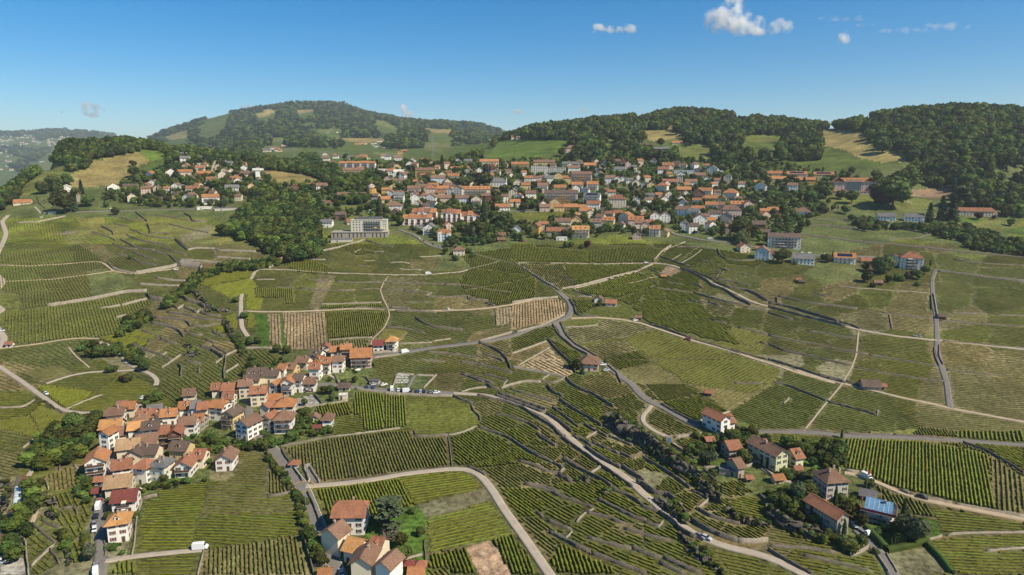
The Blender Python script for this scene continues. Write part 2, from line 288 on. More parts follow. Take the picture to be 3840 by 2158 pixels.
PLOTS = '''t|0|Z:0,470 200,455 330,400 520,395 650,385 900,395 1150,385 1500,395 1900,400 2150,440 2330,545 2576,600 2576,640 2280,600 2000,660 1700,610 1500,600 1150,640 1000,590 860,600 780,560 700,640 620,600 520,540 350,540 230,520 0,515
t|0|M:380,640 700,560 1000,300 1500,230 1560,270 2160,260 2200,560 1960,740 1950,890 1700,1000 1470,1010 1380,1080 1500,1180 1640,1200 1600,1448 0,1448 0,930 120,750
t|0|I:2574,100 2574,560 2130,600 2100,880 1600,930 1580,1020 1420,1060 1360,1300 1340,1448 1060,1448 940,1250 940,1000 900,950 740,980 860,760 860,640 900,400 1080,230 1200,150 1500,130 1800,130 2200,20
t|0|M:0,1448 640,1400 1100,1448 1600,1440 1080,1600 640,1700 550,1620 300,1640 0,1640
l|0|J:750,960 1100,900 1480,780 1560,760 1660,750 1720,900 1700,1060 1720,1260 1740,1448 1200,1448 1050,1300
t|0|J:640,980 760,930 1100,1010 1080,1300 1200,1448 590,1448 480,1050
t|0|L:0,60 250,120 740,90 780,380 780,420 920,440 1100,560 1130,700 1500,840 1700,900 1740,1050 1600,1110 1200,1210 1040,1160 950,1210 820,1240 700,1200 520,1030 0,850 O:1700,1448 1000,1300 800,1160 640,1040 480,860 440,830 720,820 580,690 620,640 880,620 1140,640 1250,720
l|0|O:650,990 760,930 930,960 960,1020 840,1030
l|0|O:1500,760 2060,710 2060,1010 1820,1030 1650,950
l|0|L:980,980 1500,870 1700,900 1740,1050 1600,1110 1200,1200
t|0|G:600,1260 700,1180 850,1170 990,1290 900,1350 700,1380
l|0|F:0,740 110,745 140,1080 60,1075 0,1060
l|0|F:120,750 260,740 290,1090 150,1085
s|88|F:125,750 240,742 260,1090 150,1085
n|0|N:90,195 135,60 310,75 495,85 530,75 400,210
b|88|J:130,400 200,390 260,500 270,560 330,620 120,640
y|60|Q:640,780 720,760 830,1010 700,1130 640,1000
g|-3|Q:1420,690 1580,640 1600,560 2090,530 2070,700 1990,900 1380,915 1400,820
y|0|Q:1380,915 1990,900 1960,1050 1925,1200 1480,1245 1330,1250 1360,1080
b|3|Q:2110,540 2280,500 2380,430 2150,330 2130,230 2574,190 J:110,350 90,690 380,690 440,800 0,840 Q:2000,850 2060,720
g|3|Q:2000,850 J:0,840 440,800 470,930 440,1010 0,1110 Q:2060,1140 1925,1200
b|86|Q:2060,1190 2574,1125 J:440,1040 480,1200 570,1448 Q:1990,1448
g|-2|Q:1380,1300 2020,1230 1990,1448 1375,1448
y|88|Q:1090,1340 1370,1295 1370,1448 1070,1448
g|37|Q:240,1060 330,920 420,850 560,900 640,1000 650,1200 600,1330 400,1448 290,1448 270,1150
g|60|Q:480,720 620,800 640,780 700,1130 640,1000 560,880
g|66|Q:560,640 720,590 900,720 930,830 830,1010 700,900 600,760
g|70|Q:700,1140 830,1090 900,960 920,1150 830,1220 820,1320 740,1330
b|84|Q:460,480 560,600 740,560 760,400 740,350 600,390 450,450
b|0|Q:400,380 620,280 850,240 860,330 770,400 740,350 600,390
b|76|J:270,170 790,70 1050,30 1400,0 1590,0 1600,60 1930,60 1960,360 1500,400 1390,440 1000,500 640,520 560,370 480,370 430,370 420,300 330,260
g|80|J:360,380 480,370 530,500 510,520 430,470
y|70|J:550,570 1440,480 1580,740 1480,780 1300,800 1240,850 1130,850 1080,790 780,860 730,940 680,960 600,700
y|-8|J:1440,465 2000,390 2220,440 2320,540 2200,600 1590,730 1450,500
x|0|J:1620,745 2230,590 2330,560 2400,680 1730,880
y|-12|J:1730,885 2410,690 2560,880 2574,1040 2370,1095 1720,1220 1700,1050
y|75|J:1730,1240 1860,1225 1910,1380 1770,1420
d|70|J:1870,1225 2110,1170 2240,1448 1960,1448 1910,1380
p|0|J:2110,1165 2360,1100 2574,1370 2574,1448 2250,1448
d|70|J:2375,1095 2574,1040 K:60,1040 300,1400 320,1448 J:2574,1448
d|38|J:1940,70 2110,0 2300,0 2574,130 2574,200 2130,350 1975,365
y|72|K:500,1130 780,1260 1100,1448 440,1448 380,1300
g|12|K:1960,1120 2300,1190 2574,1270 2574,1448 2200,1448 2100,1300
y|89|L:790,70 1600,110 2100,200 2220,260 2260,640 2290,790 1900,720 1600,640 1400,600 1040,490 890,430 770,380
b|86|L:2230,250 2574,460 2574,830 2300,800 2270,640
y|80|L:1880,0 2574,0 2574,120 1900,70
g|20|L:1960,120 2574,150 2574,410 2280,250
b|60|L:1050,520 1210,580 1640,750 1700,880 1500,860 1370,800 1240,740 1110,600
g|5|L:1600,760 2574,930 2574,1010 2000,1060 1750,1060 1700,890
g|3|L:1600,1110 2574,1020 2574,1448 1900,1448
x|0|L:1220,1230 1590,1170 1850,1400 1750,1448 1330,1448
g|5|L:0,30 700,80 720,130 380,190 0,100
b|28|O:350,760 570,690 700,800 440,830
b|32|O:800,1170 980,1130 1140,1260 980,1310
y|14|O:980,1310 1180,1280 1300,1448 1080,1448
b|25|O:60,490 180,405 480,500 640,640 360,680 90,580
d|25|O:220,350 600,280 900,440 540,540
b|25|O:0,110 330,90 600,270 220,350
b|-30|O:310,60 500,0 1430,10 1350,150 960,420 880,430 560,210
d|15|O:1340,170 1550,200 1870,350 1650,620 1180,620 950,500 890,450
d|12|O:1450,20 2020,160 1990,220 1870,330 1420,160
g|12|O:2040,190 2574,290 2574,650 2300,640 1700,620 1880,350
g|5|O:1200,650 2040,700 2050,760 1500,760 1280,720
s|86|G:0,635 270,600 470,600 540,640 530,740 400,840 230,850 30,900 0,900
y|80|G:0,40 220,40 240,70 760,110 745,240 0,210
g|80|G:760,110 1300,60 1560,100 1440,230 760,240
b|60|G:60,240 520,250 560,370 650,470 490,500 280,390
g|45|G:540,250 1330,250 1250,310 670,465 530,340
y|50|G:630,510 1260,330 1500,380 1460,440 1080,590 900,570
y|0|G:510,800 850,795 860,860 520,885
b|20|G:520,890 870,870 860,800 1200,820 1420,900 1080,990 650,1060
b|20|G:660,1070 1120,1010 1260,1110 910,1190
y|0|G:660,1050 1080,985 1120,1005 660,1075
g|-28|G:1090,990 1430,900 2200,1150 2574,1260 O:1430,15 1330,160 1150,260 G:1760,1448 1270,1110
d|25|G:910,1195 1260,1115 1430,1230 1060,1310
b|-22|G:1060,1310 1430,1240 1740,1448 1160,1448
s|26|G:95,1265 385,1095 620,1330 540,1385
d|35|G:370,1000 740,1160 600,1240 400,1080
g|25|G:0,940 430,860 450,960 350,1020 0,1130
b|15|G:0,1150 360,1035 370,1090 60,1260 0,1200
g|60|G:1380,270 1570,250 1500,340 1400,290
p|0|G:1500,340 1570,250 1680,300 1690,320 1590,360
x|0|G:2080,530 2330,640 2250,640 1990,590
d|28|G:1300,600 1900,640 2100,850 2300,1060 2000,1010 1500,870 1300,820
s|88|F:270,730 690,725 715,1110 310,1095
g|82|F:700,720 1335,725 1290,890 1180,980 720,1000
b|80|F:735,1010 1170,990 1130,1130 750,1140
b|-25|F:1300,890 1530,920 1440,1030 1190,1040
b|5|F:1290,380 1730,380 1650,470 1480,690 1340,680 1260,560
b|0|F:1560,200 1890,180 1800,310 1550,290
y|88|F:0,490 380,490 390,650 310,655 300,590 0,590
x|0|F:640,350 810,350 650,650 640,710 520,690 600,500
y|88|F:660,650 1250,640 1290,700 660,705
s|88|F:2430,690 2574,670 2574,850 2410,860
b|5|F:2290,910 2574,860 2574,960 2250,1020
g|38|M:440,260 800,260 950,430 820,480 700,500 560,380
y|83|M:1930,830 2534,890 2500,1350 2070,1370 1980,1150 1880,1140
y|8|M:1640,1190 1990,1150 2070,1370 1600,1448
g|70|M:1380,1080 1470,1010 1830,960 1880,1140 1640,1190 1480,1190
y|88|N:0,270 220,290 225,590 0,640
y|-3|N:235,310 700,310 870,380 970,540 940,590 640,680 310,690 300,600 235,590
y|78|E:60,720 1300,570 1560,620 1250,790 1180,950 1000,990 60,1060 40,900
b|-10|E:260,1330 580,1260 730,1340 470,1448
d|20|E:140,1340 250,1330 430,1448 250,1448
y|75|E:0,100 760,110 720,240 0,260
m|0|A:160,950 290,800 430,725 700,700 690,860 460,930
M|0|A:690,740 900,670 930,600 1400,515 1680,510 1670,570 1480,620 1390,660 1300,780 1200,830 870,870 680,860
m|1|A:1410,490 1680,510 1670,570 1520,610 1440,560
m|0|A:400,610 700,650 650,700 480,700 380,650
M|0|B:40,700 200,700 500,740 700,810 500,840 220,850 60,730
m|0|B:730,1080 1130,1030 1150,1080 1050,1110 830,1110
m|0|B:900,1180 1180,1110 1190,1160 940,1220
n|0|B:1690,415 1970,430 1970,480 1780,510 1690,480
n|0|B:40,450 200,448 480,480 340,520 50,480
n|0|B:150,370 310,370 310,410 160,410
M|0|B:780,365 1330,380 1320,400 1150,420 900,400
M|0|B:390,100 420,85 610,85 540,110 430,130
M|0|B:620,90 830,140 760,135
M|0|B:0,130 100,95 230,90 100,160 0,165
m|0|B:1190,190 1300,200 1440,280 1400,290 1200,230
M|0|B:1650,265 1800,280 1980,290 1980,325 1800,325
n|0|B:610,290 870,275 870,300 620,310
M|0|A:1660,360 1900,280 1910,370 1700,395
m|0|A:1980,250 2240,235 2160,300 2050,310
n|0|B:1180,510 1450,520 1480,545 1200,545
n|0|B:600,490 900,520 880,545 650,530
m|1|C:0,385 300,395 630,400 450,520 100,575 0,570
m|1|B:2330,560 2450,400 2574,385 2574,570
M|0|C:1290,300 1560,290 1600,230 1640,230 1640,330 1730,330 1700,380 1500,390 1420,410 1350,370
m|0|C:1670,480 1960,420 2040,510 2010,600 1750,600
m|0|C:2320,350 2574,340 2574,400 2360,400
m|0|C:920,380 1050,390 1000,440 920,430
m|0|D:0,350 120,370 120,405 0,410
M|0|D:550,290 700,285 970,320 1050,470 1380,520 1415,600 1150,620 900,570 800,500 530,440
n|0|D:2210,680 2574,665 2574,705 2220,700
p|0|D:1340,890 1860,870 1860,920 1680,980 1350,950
m|0|D:470,1010 680,940 1000,940 1300,950 1660,990 1650,1080 1100,1110 900,1090 700,1050
l|0|D:1760,1180 1900,1160 2190,1190 2100,1220 1800,1220
l|0|D:2380,1280 2574,1270 2574,1350 2370,1330
g|5|C:0,1120 600,1120 600,1190 0,1240
y|80|C:980,1340 1350,1380 1350,1448 900,1448
e|0|M:960,960 1390,870 1480,1010 1240,1040 1110,1060 1090,1000
e|0|Q:0,1290 100,1190 230,1270 280,1448 0,1448'''
GU, GV, _z = proj(mX, mY, CAMZ - D)
FU = (GU[:-1, :-1] + GU[1:, 1:]) / 2; FV = (GV[:-1, :-1] + GV[1:, 1:]) / 2; FX = (mX[:-1, :-1] + mX[1:, 1:]) / 2; FY = (mY[:-1, :-1] + mY[1:, 1:]) / 2
FU_, FV_ = FU + 3 * vnoise(FX / 5, FY / 5, 11), FV + 2.5 * vnoise(FX / 5 + 7, FY / 5, 12)
def inpoly(P, U=None, V=None):
    U = FU_ if U is None else U; V = FV_ if V is None else V
    P = np.array(P); b = (U >= P[:, 0].min()) & (U <= P[:, 0].max()) & (V >= P[:, 1].min()) & (V <= P[:, 1].max())
    x, y = U[b], V[b]; c = np.zeros(len(x), bool)
    for (x0, y0), (x1, y1) in zip(P, np.roll(P, -1, 0)):
        if y0 == y1: continue
        c ^= ((y0 > y) != (y1 > y)) & (x < (x1 - x0) * (y - y0) / (y1 - y0) + x0)
    o = np.zeros(U.shape, bool); o[b] = c; return o
plots = []          # (type, angle, seed pixel)
ID = np.full(FU.shape, -1, int)
sd = [q.split() for l in SEEDS.split('\n') for q in l.split(';')]
sp_ = []
for a, b, c in sd:
    u, v = pts(a)[0]; sp_.append((u, v)); plots.append([b, float(c), (u, v), 0])
sp_ = np.array(sp_)
vin = (FV_ > 815) & (FY < 900)
uu, vv = FU_[vin], FV_[vin]; best = np.full(len(uu), 1e18); bi = np.zeros(len(uu), int)
for k, (u, v) in enumerate(sp_):
    dd = ((uu - u) * .75) ** 2 + ((vv - v) * 1.35) ** 2; q = dd < best; best[q] = dd[q]; bi[q] = k
ID[vin] = bi
for l in PLOTS.split('\n'):
    t, a, s = l.split('|'); P = pts(s); m_ = inpoly(P)
    if t in 't' or FV_[m_].size == 0: pass
    plots.append([t, float(a), tuple(np.mean(P, 0)), 1]); ID[m_ & ((FY < 8000))] = len(plots) - 1
# water of the falls and the ground colour arrays
gm = bpy.data.materials.new('ground_cover'); gm.use_nodes = True; t_ = gm.node_tree; b_ = t_.nodes['Principled BSDF']
b_.inputs['Roughness'].default_value = .95; b_.inputs['Specular IOR Level'].default_value = .05
def _attr(n):
    a = t_.nodes.new('ShaderNodeAttribute'); a.attribute_name = n; return a
def _noise(sc, det=3):
    ge = t_.nodes.new('ShaderNodeNewGeometry'); n = t_.nodes.new('ShaderNodeTexNoise'); n.inputs['Scale'].default_value = sc; n.inputs['Detail'].default_value = det
    t_.links.new(ge.outputs['Position'], n.inputs[0]); return n.outputs[0]
def _math(op, a, b=None, c=None):
    x = t_.nodes.new('ShaderNodeMath'); x.operation = op
    for i, q in enumerate((a, b, c)):
        if q is None: continue
        if isinstance(q, (int, float)): x.inputs[i].default_value = q
        else: t_.links.new(q, x.inputs[i])
    return x.outputs[0]
wob = _math('MULTIPLY', _noise(.9, 2), .5)
ph = _math('MULTIPLY', _math('ADD', _attr('rowc').outputs['Fac'], wob), 6.28318)
st = _math('MULTIPLY_ADD', _math('SINE', ph), .5, .5)
st = _math('MULTIPLY', _math('SMOOTH_MIN', _math('MULTIPLY', st, 1.35), 1.0, .1), _attr('rown').outputs['Fac'])
bs = _math('MULTIPLY', _math('GREATER_THAN', _noise(1.6, 2), .40), 1.0)
st = _math('MULTIPLY', st, _math('MULTIPLY_ADD', bs, .4, .6))
mx = t_.nodes.new('ShaderNodeMix'); mx.data_type = 'RGBA'
t_.links.new(st, mx.inputs[0]); t_.links.new(_attr('tint').outputs['Color'], mx.inputs[6]); t_.links.new(_attr('leaf').outputs['Color'], mx.inputs[7])
v1 = _math('MULTIPLY_ADD', _noise(.035, 5), 1.7, .12); v2 = _math('MAXIMUM', _math('MULTIPLY_ADD', _noise(.45, 3), 2.6, -.3), .25)
vv_ = _math('MULTIPLY', v1, v2)
sc_ = t_.nodes.new('ShaderNodeVectorMath'); sc_.operation = 'SCALE'; t_.links.new(mx.outputs[2], sc_.inputs[0]); t_.links.new(vv_, sc_.inputs['Scale'])
# dry patches
mx2 = t_.nodes.new('ShaderNodeMix'); mx2.data_type = 'RGBA'; mx2.inputs[7].default_value = (.23, .17, .085, 1)
t_.links.new(_math('MULTIPLY', _math('SMOOTH_MIN', _math('MAXIMUM', _math('MULTIPLY', _math('SUBTRACT', _noise(.028, 5), .52), 4.0), 0.0), 1.0, .2), .26), mx2.inputs[0])
t_.links.new(sc_.outputs[0], mx2.inputs[6]); t_.links.new(mx2.outputs[2], b_.inputs['Base Color'])
bp_ = t_.nodes.new('ShaderNodeBump'); bp_.inputs['Strength'].default_value = .7; bp_.inputs['Distance'].default_value = .5
t_.links.new(_math('ADD', _noise(1.3, 4), _math('MULTIPLY', st, .6)), bp_.inputs['Height']); t_.links.new(bp_.outputs[0], b_.inputs['Normal'])

ROWY = 720.0; ROWN = 425.0
def rowdir(pl):
    u, v = pl[2]; a = R(pl[1]); x0, y0 = hit(u - 12 * math.cos(a), v - 12 * math.sin(a)); x1, y1 = hit(u + 12 * math.cos(a), v + 12 * math.sin(a))
    d = np.array([x1 - x0, y1 - y0]); return d / (np.linalg.norm(d) + 1e-9)
Zc = CAMZ - D
vidx = np.arange(NY * NA).reshape(NY, NA)
plotobj = {}
def sheet(name, sel, tint, leaf=None, d=None, spc=1, rown=0, jit=0):
    jj, ii = np.nonzero(sel)
    if len(jj) < 4: return None
    q = np.stack([vidx[jj, ii], vidx[jj, ii + 1], vidx[jj + 1, ii + 1], vidx[jj + 1, ii]], 1)
    un, inv = np.unique(q, return_inverse=True); q = inv.reshape(q.shape)
    X = mX.ravel()[un]; Y = mY.ravel()[un]; Z = Zc.ravel()[un]
    me = mesh(name, np.stack([X, Y, Z], 1), q, (gm,), smooth=True)
    n = len(un)
    def ca_(nm, c):
        a = me.attributes.new(nm, 'FLOAT_COLOR', 'POINT'); a.data.foreach_set('color', np.tile(np.array([*c, 1], np.float32), n))
    ca_('tint', tint); ca_('leaf', leaf or tint)
    a = me.attributes.new('rown', 'FLOAT', 'POINT'); a.data.foreach_set('value', (rown * np.clip((Y - ROWY + 6) / 6, 0, 1)).astype(np.float32))
    rc = np.zeros(n) if d is None else (X * d[1] - Y * d[0]) / spc
    a = me.attributes.new('rowc', 'FLOAT', 'POINT'); a.data.foreach_set('value', (rc - (round(float(rc.mean())) if n else 0)).astype(np.float32))
    return lk(bpy.data.objects.new(name, me), kind='structure')
used = np.zeros(ID.shape, bool)
for k, pl in enumerate(plots):
    sel = ID == k; c0, c1, spc, nm = TY[pl[0]]
    if pl[0] in 't' or not sel.any(): continue
    j = 1 + (random.random() - .5) * .26; h = (random.random() - .5) * .14
    if c1 and FY[sel].mean() > 620: j *= .97  # far vines toned down: self-shadow of the canopy put into the colour
    if pl[0] == 'm' and pl[1] == 1: c0 = (.100, .155, .028)
    tint = (c0[0] * j * (1 + h), c0[1] * j, c0[2] * j * (1 - h)); leaf = c1 and (c1[0] * j * (1 + h), c1[1] * j, c1[2] * j)
    d = rowdir(pl) if c1 else None
    if spc:
        spc *= random.uniform(.95, 1.12) * (1 + min(max((abs(d[0]) - .4) / .38, 0), 1) * (.4 if FY[sel].mean() < 300 else .95)); pl.append(d); pl.append(spc); pl.append(leaf)
    o = sheet(nm, sel, tint, leaf, d, max(spc, 1) * ((2.1 if abs(rowdir(pl)[0]) > .75 else 1.4) if FY[sel].mean() > 620 and spc else 1), 1.0 if c1 else 0)
    used |= sel; plotobj[k] = o
rest = ~used
dark = rest & (FY > 1050)
sheet('hills', dark, (.085, .115, .026))
sheet('ground', rest & ~dark, (.100, .118, .038))
# ------------------------------------------------------------------ roads, paths, walls
BX0, BY0 = -560, 140
BK = np.zeros((760, 1120), bool)      # metres already taken by something built
def block(x, y, r):
    i0, i1 = int(x - r - BX0), int(x + r - BX0) + 1; j0, j1 = int(y - r - BY0), int(y + r - BY0) + 1
    if j1 <= 0 or i1 <= 0: return
    BK[max(j0, 0):j1, max(i0, 0):i1] = True
asph = mat('asphalt', (.175, .158, .138), .9, [(.4, .12), (3, .08)])
conc = mat('pale_concrete', (.37, .31, .24), .9, [(.3, .12), (2.5, .1)])
dirt = mat('dirt_track', (.40, .31, .21), .95, [(.3, .15), (2, .12)])
ball = mat('railway_ballast', (.13, .105, .09), .95, [(1, .15)])
stone = mat('dry_stone_shaded', (.155, .13, .098), .95, [(.25, .25), (1.6, .4), (.06, .2)], bump=.8, bscale=2.5)  # darker stone: shade of walls turned from the sun is in the colour
stonel = mat('pale_stone_sunlit', (.275, .235, .18), .95, [(.3, .2), (1.8, .3)], bump=.6, bscale=2.5)  # paler copy: sunlight on the bright walls is in the colour
white_ = mat('road_paint', (.75, .73, .68)); yel_ = mat('yellow_road_paint', (.65, .4, .06))
def strip(name, A, wd, m, dz, kind='structure', parent=None, offs=0.0):
    t = np.gradient(A, axis=0); t /= np.linalg.norm(t, axis=1)[:, None] + 1e-9; nrm = np.stack([-t[:, 1], t[:, 0]], 1)
    V = []; K = 5 if wd > 1 else 2
    for k in range(K):
        P = A + nrm * (wd * (k / (K - 1) - .5) + offs); Z = ground(P[:, 0], P[:, 1]); V.append(np.column_stack([P, Z]))
    Zm = np.mean([v[:, 2] for v in V], 0)
    for k in range(K): V[k][:, 2] = np.maximum(Zm, V[k][:, 2]) * .5 + Zm * .5 + dz
    if wd > 1:      # skirts so that the edge meets the ground
        a, b = V[0].copy(), V[-1].copy(); a[:, 2] -= 1.2; b[:, 2] -= 1.2; V = [a] + V + [b]; K += 2
    n = len(A); VV = np.concatenate(V); F_ = []
    for k in range(K - 1):
        i = np.arange(n - 1); F_.append(np.stack([k * n + i, k * n + i + 1, (k + 1) * n + i + 1, (k + 1) * n + i], 1))
    F_ = np.concatenate(F_)[:, ::-1].copy()
    o = bpy.data.objects.new(name, mesh(name, VV, F_, (m,))); COL.objects.link(o)
    if kind: o['kind'] = kind
    if parent: o.parent = parent
    return o
ROADS = '''r 6.5 a J:0,-120 0,30 60,90 150,170 260,290 360,430 470,570 530,720 600,900 660,1060 700,1150 780,1350 840,1500
r 5 a Q:990,1500 1000,1448 1020,1200 1030,1000 1010,880 1000,740 1040,620 1075,450 1090,330 1110,260 1160,200
r 5 a M:700,1500 560,1330 500,1180 470,1080 440,950
p 4.5 c J:500,555 700,540 1000,510 1200,485 1480,430 1800,395 2000,372 2130,372 2250,440 2380,600 2470,750 2574,900 K:60,980 180,1150 300,1330 420,1500
r 5.5 a M:1430,730 1700,745 2000,780 2400,815 N:0,220 300,250 700,255
p 4.5 c N:700,256 1000,272 1200,310 1450,400 1620,480 1760,600 1850,690 2000,820 2200,960 2400,1080 2574,1230 K:1250,570 1340,650 1500,780 1650,920 1850,1050 2000,1110 2200,1180 2400,1215 2574,1260 L:120,1310 260,1390 420,1480
r 5.5 a M:2120,370 2400,320 F:1450,1140 1700,1095 2000,1060 2230,1030 2574,970 G:200,885 420,835 560,780 600,700 580,620 480,530 330,420 140,300 10,235 F:2500,215 2350,185 2200,140 2120,100
r 5 a G:430,840 490,900 520,980 640,1080 800,1170 960,1270 1080,1370 1200,1448 O:0,270 100,350 220,390 400,500 600,600
p 3 c O:110,380 100,410 30,470 20,540 80,600 200,670 290,700
p 2.2 c O:330,760 430,850 560,940
p 3.5 d G:590,790 850,780 1100,800 1300,840 1560,930 1800,1010 2200,1120 2574,1240 H:300,1340 700,1448 O:1520,10 1750,70 2040,160 2300,220 2574,290 Z:2390,1028 2480,1045 2620,1070
p 3.5 c G:1430,235 1530,240 1650,270 1850,350 2050,450 2250,540 2400,620 2530,660 H:300,750 600,830 900,905 1280,970 1500,990 1660,1010 1740,1010 2000,1040 2650,1112
p 4 a H:1690,300 1650,400 1655,550 1680,700 1695,850 1700,1000 1700,1100 1720,1200 1760,1330 1800,1448 Z:2390,1028
r 5 a H:1670,300 2000,340 2650,410
p 2.5 c G:20,232 520,235 900,245 1430,235
p 2.5 c G:1430,235 1480,150 1560,90 1740,20
p 2 c G:620,490 900,420 1250,320 1420,240
p 3 c F:0,295 300,300 700,330 1100,345 1500,352 1750,350 2050,325 2200,280 2440,215
p 3 d F:-120,718 0,722 400,722 900,695 1200,695 1350,705 1850,715 2100,705 2400,680 2574,650 G:270,590 450,580
p 4 c F:60,290 0,300 E:2530,380 2450,480 2420,600 2420,760 2430,880 2490,975
p 1.2 d F:1330,370 1280,440 1250,510 1280,600 1330,690 1345,770 1290,890 1180,990 1130,1120
r 5 c A:80,1150 20,1210 60,1330 20,1448 E:-60,200
r 5 c E:-60,330 40,420 -60,540
r 4 c E:-60,640 40,710 -60,760
r 5 c E:-40,880 40,980 20,1080 -60,1095
p 2.5 d E:0,255 300,265 700,240 1000,218 1060,250 1130,310 1250,335 1370,345 1700,300 1800,275
p 1.5 d E:50,420 500,400 900,350 1150,312
p 1.5 d E:0,1095 400,1045 750,990 1000,995
p 3.5 c E:1000,1030 1130,1080 1215,1150 1280,1240 1400,1300 1530,1360 1590,1420 1560,1470
p 3.5 c E:-40,1260 0,1280 250,1448 I:520,90 600,150 750,185 950,190 1150,170 1280,140 1430,110 1500,60
p 2.2 c E:460,1448 700,1365 900,1330 1350,1310
p 1.2 d E:690,1085 760,1170 900,1290
r 4.5 a O:1080,640 1200,640 1700,650 2100,690 2574,700 L:1600,75 2000,100 2650,145
p 3.5 d L:770,420 950,455 1100,520 1300,610 1500,680 1900,760 2650,905
r 4.5 a L:900,1000 1060,1160 1200,1320 1290,1500
p 1.5 d O:530,548 700,510 900,440
p 1.2 d O:1650,640 1880,350 2030,170 2130,0 H:890,1160 910,930
p 3 c Q:1060,1310 1300,1265 1700,1225 2040,1195
p 2.5 c O:1220,1010 1330,1080 1450,1150 1620,1170
r 6 a C:880,820 1000,860 1300,905
r 6 a C:930,960 1300,962
r 6 a C:1550,1290 1650,1345 1900,1395 2300,1445 H:300,140 600,165 1200,175 1650,300
r 5 a B:1430,1290 1580,1340 1700,1420 F:1650,0 1760,60 1900,98
p 6 a A:760,1115 1100,1105 1400,1095 1980,1085 2420,1092
p 4 c A:2170,600 2130,700 2190,795
p 2.5 c A:350,1065 410,1130
k 6 b D:180,1310 600,1370 1000,1420 H:1100,30 1700,90 2650,180
p 2 d D:1310,940 1450,1040
p 2 d D:1310,940 1500,955 1690,990
p 1.2 c J:1340,1350 1500,1300 1660,1250
p 2 c M:1440,560 1640,640 1740,760
r 5 a C:250,1110 -100,1100
p 2.4 c I:300,780 330,750 280,830
p 2 d I:370,950 330,1090 380,1180 340,1250 280,1370'''
roadpts = []
for l in ROADS.split('\n'):
    k, wd, m, s = l.split(' ', 3); A = path(s, 3.0); wd = float(wd) * (.8 if k == 'p' else .9 if k == 'r' else 1)
    nm = {'r': 'road', 'p': 'path', 'k': 'railway'}[k]; rm = {'a': asph, 'c': conc, 'd': dirt, 'b': ball}[m]
    rd = strip(nm, A, wd, rm, .22 + .004 * len(roadpts))
    roadpts.append((A, wd))
    for x, y in A:
        if y < 560: block(x, y, wd / 2 + .6)
    if k == 'k':
        steel = mat('rail_steel', (.25, .2, .17), .5)
        for q in (-2.1, -.7, .7, 2.1): strip('rail', A, .16, steel, .62, None, rd, q)
    if s.startswith('J:0,-120'):
        strip('yellow_line', A[8:], .15, yel_, .36, None, rd, -2.4); strip('edge_line', A[6:], .15, white_, .36, None, rd, 2.7)
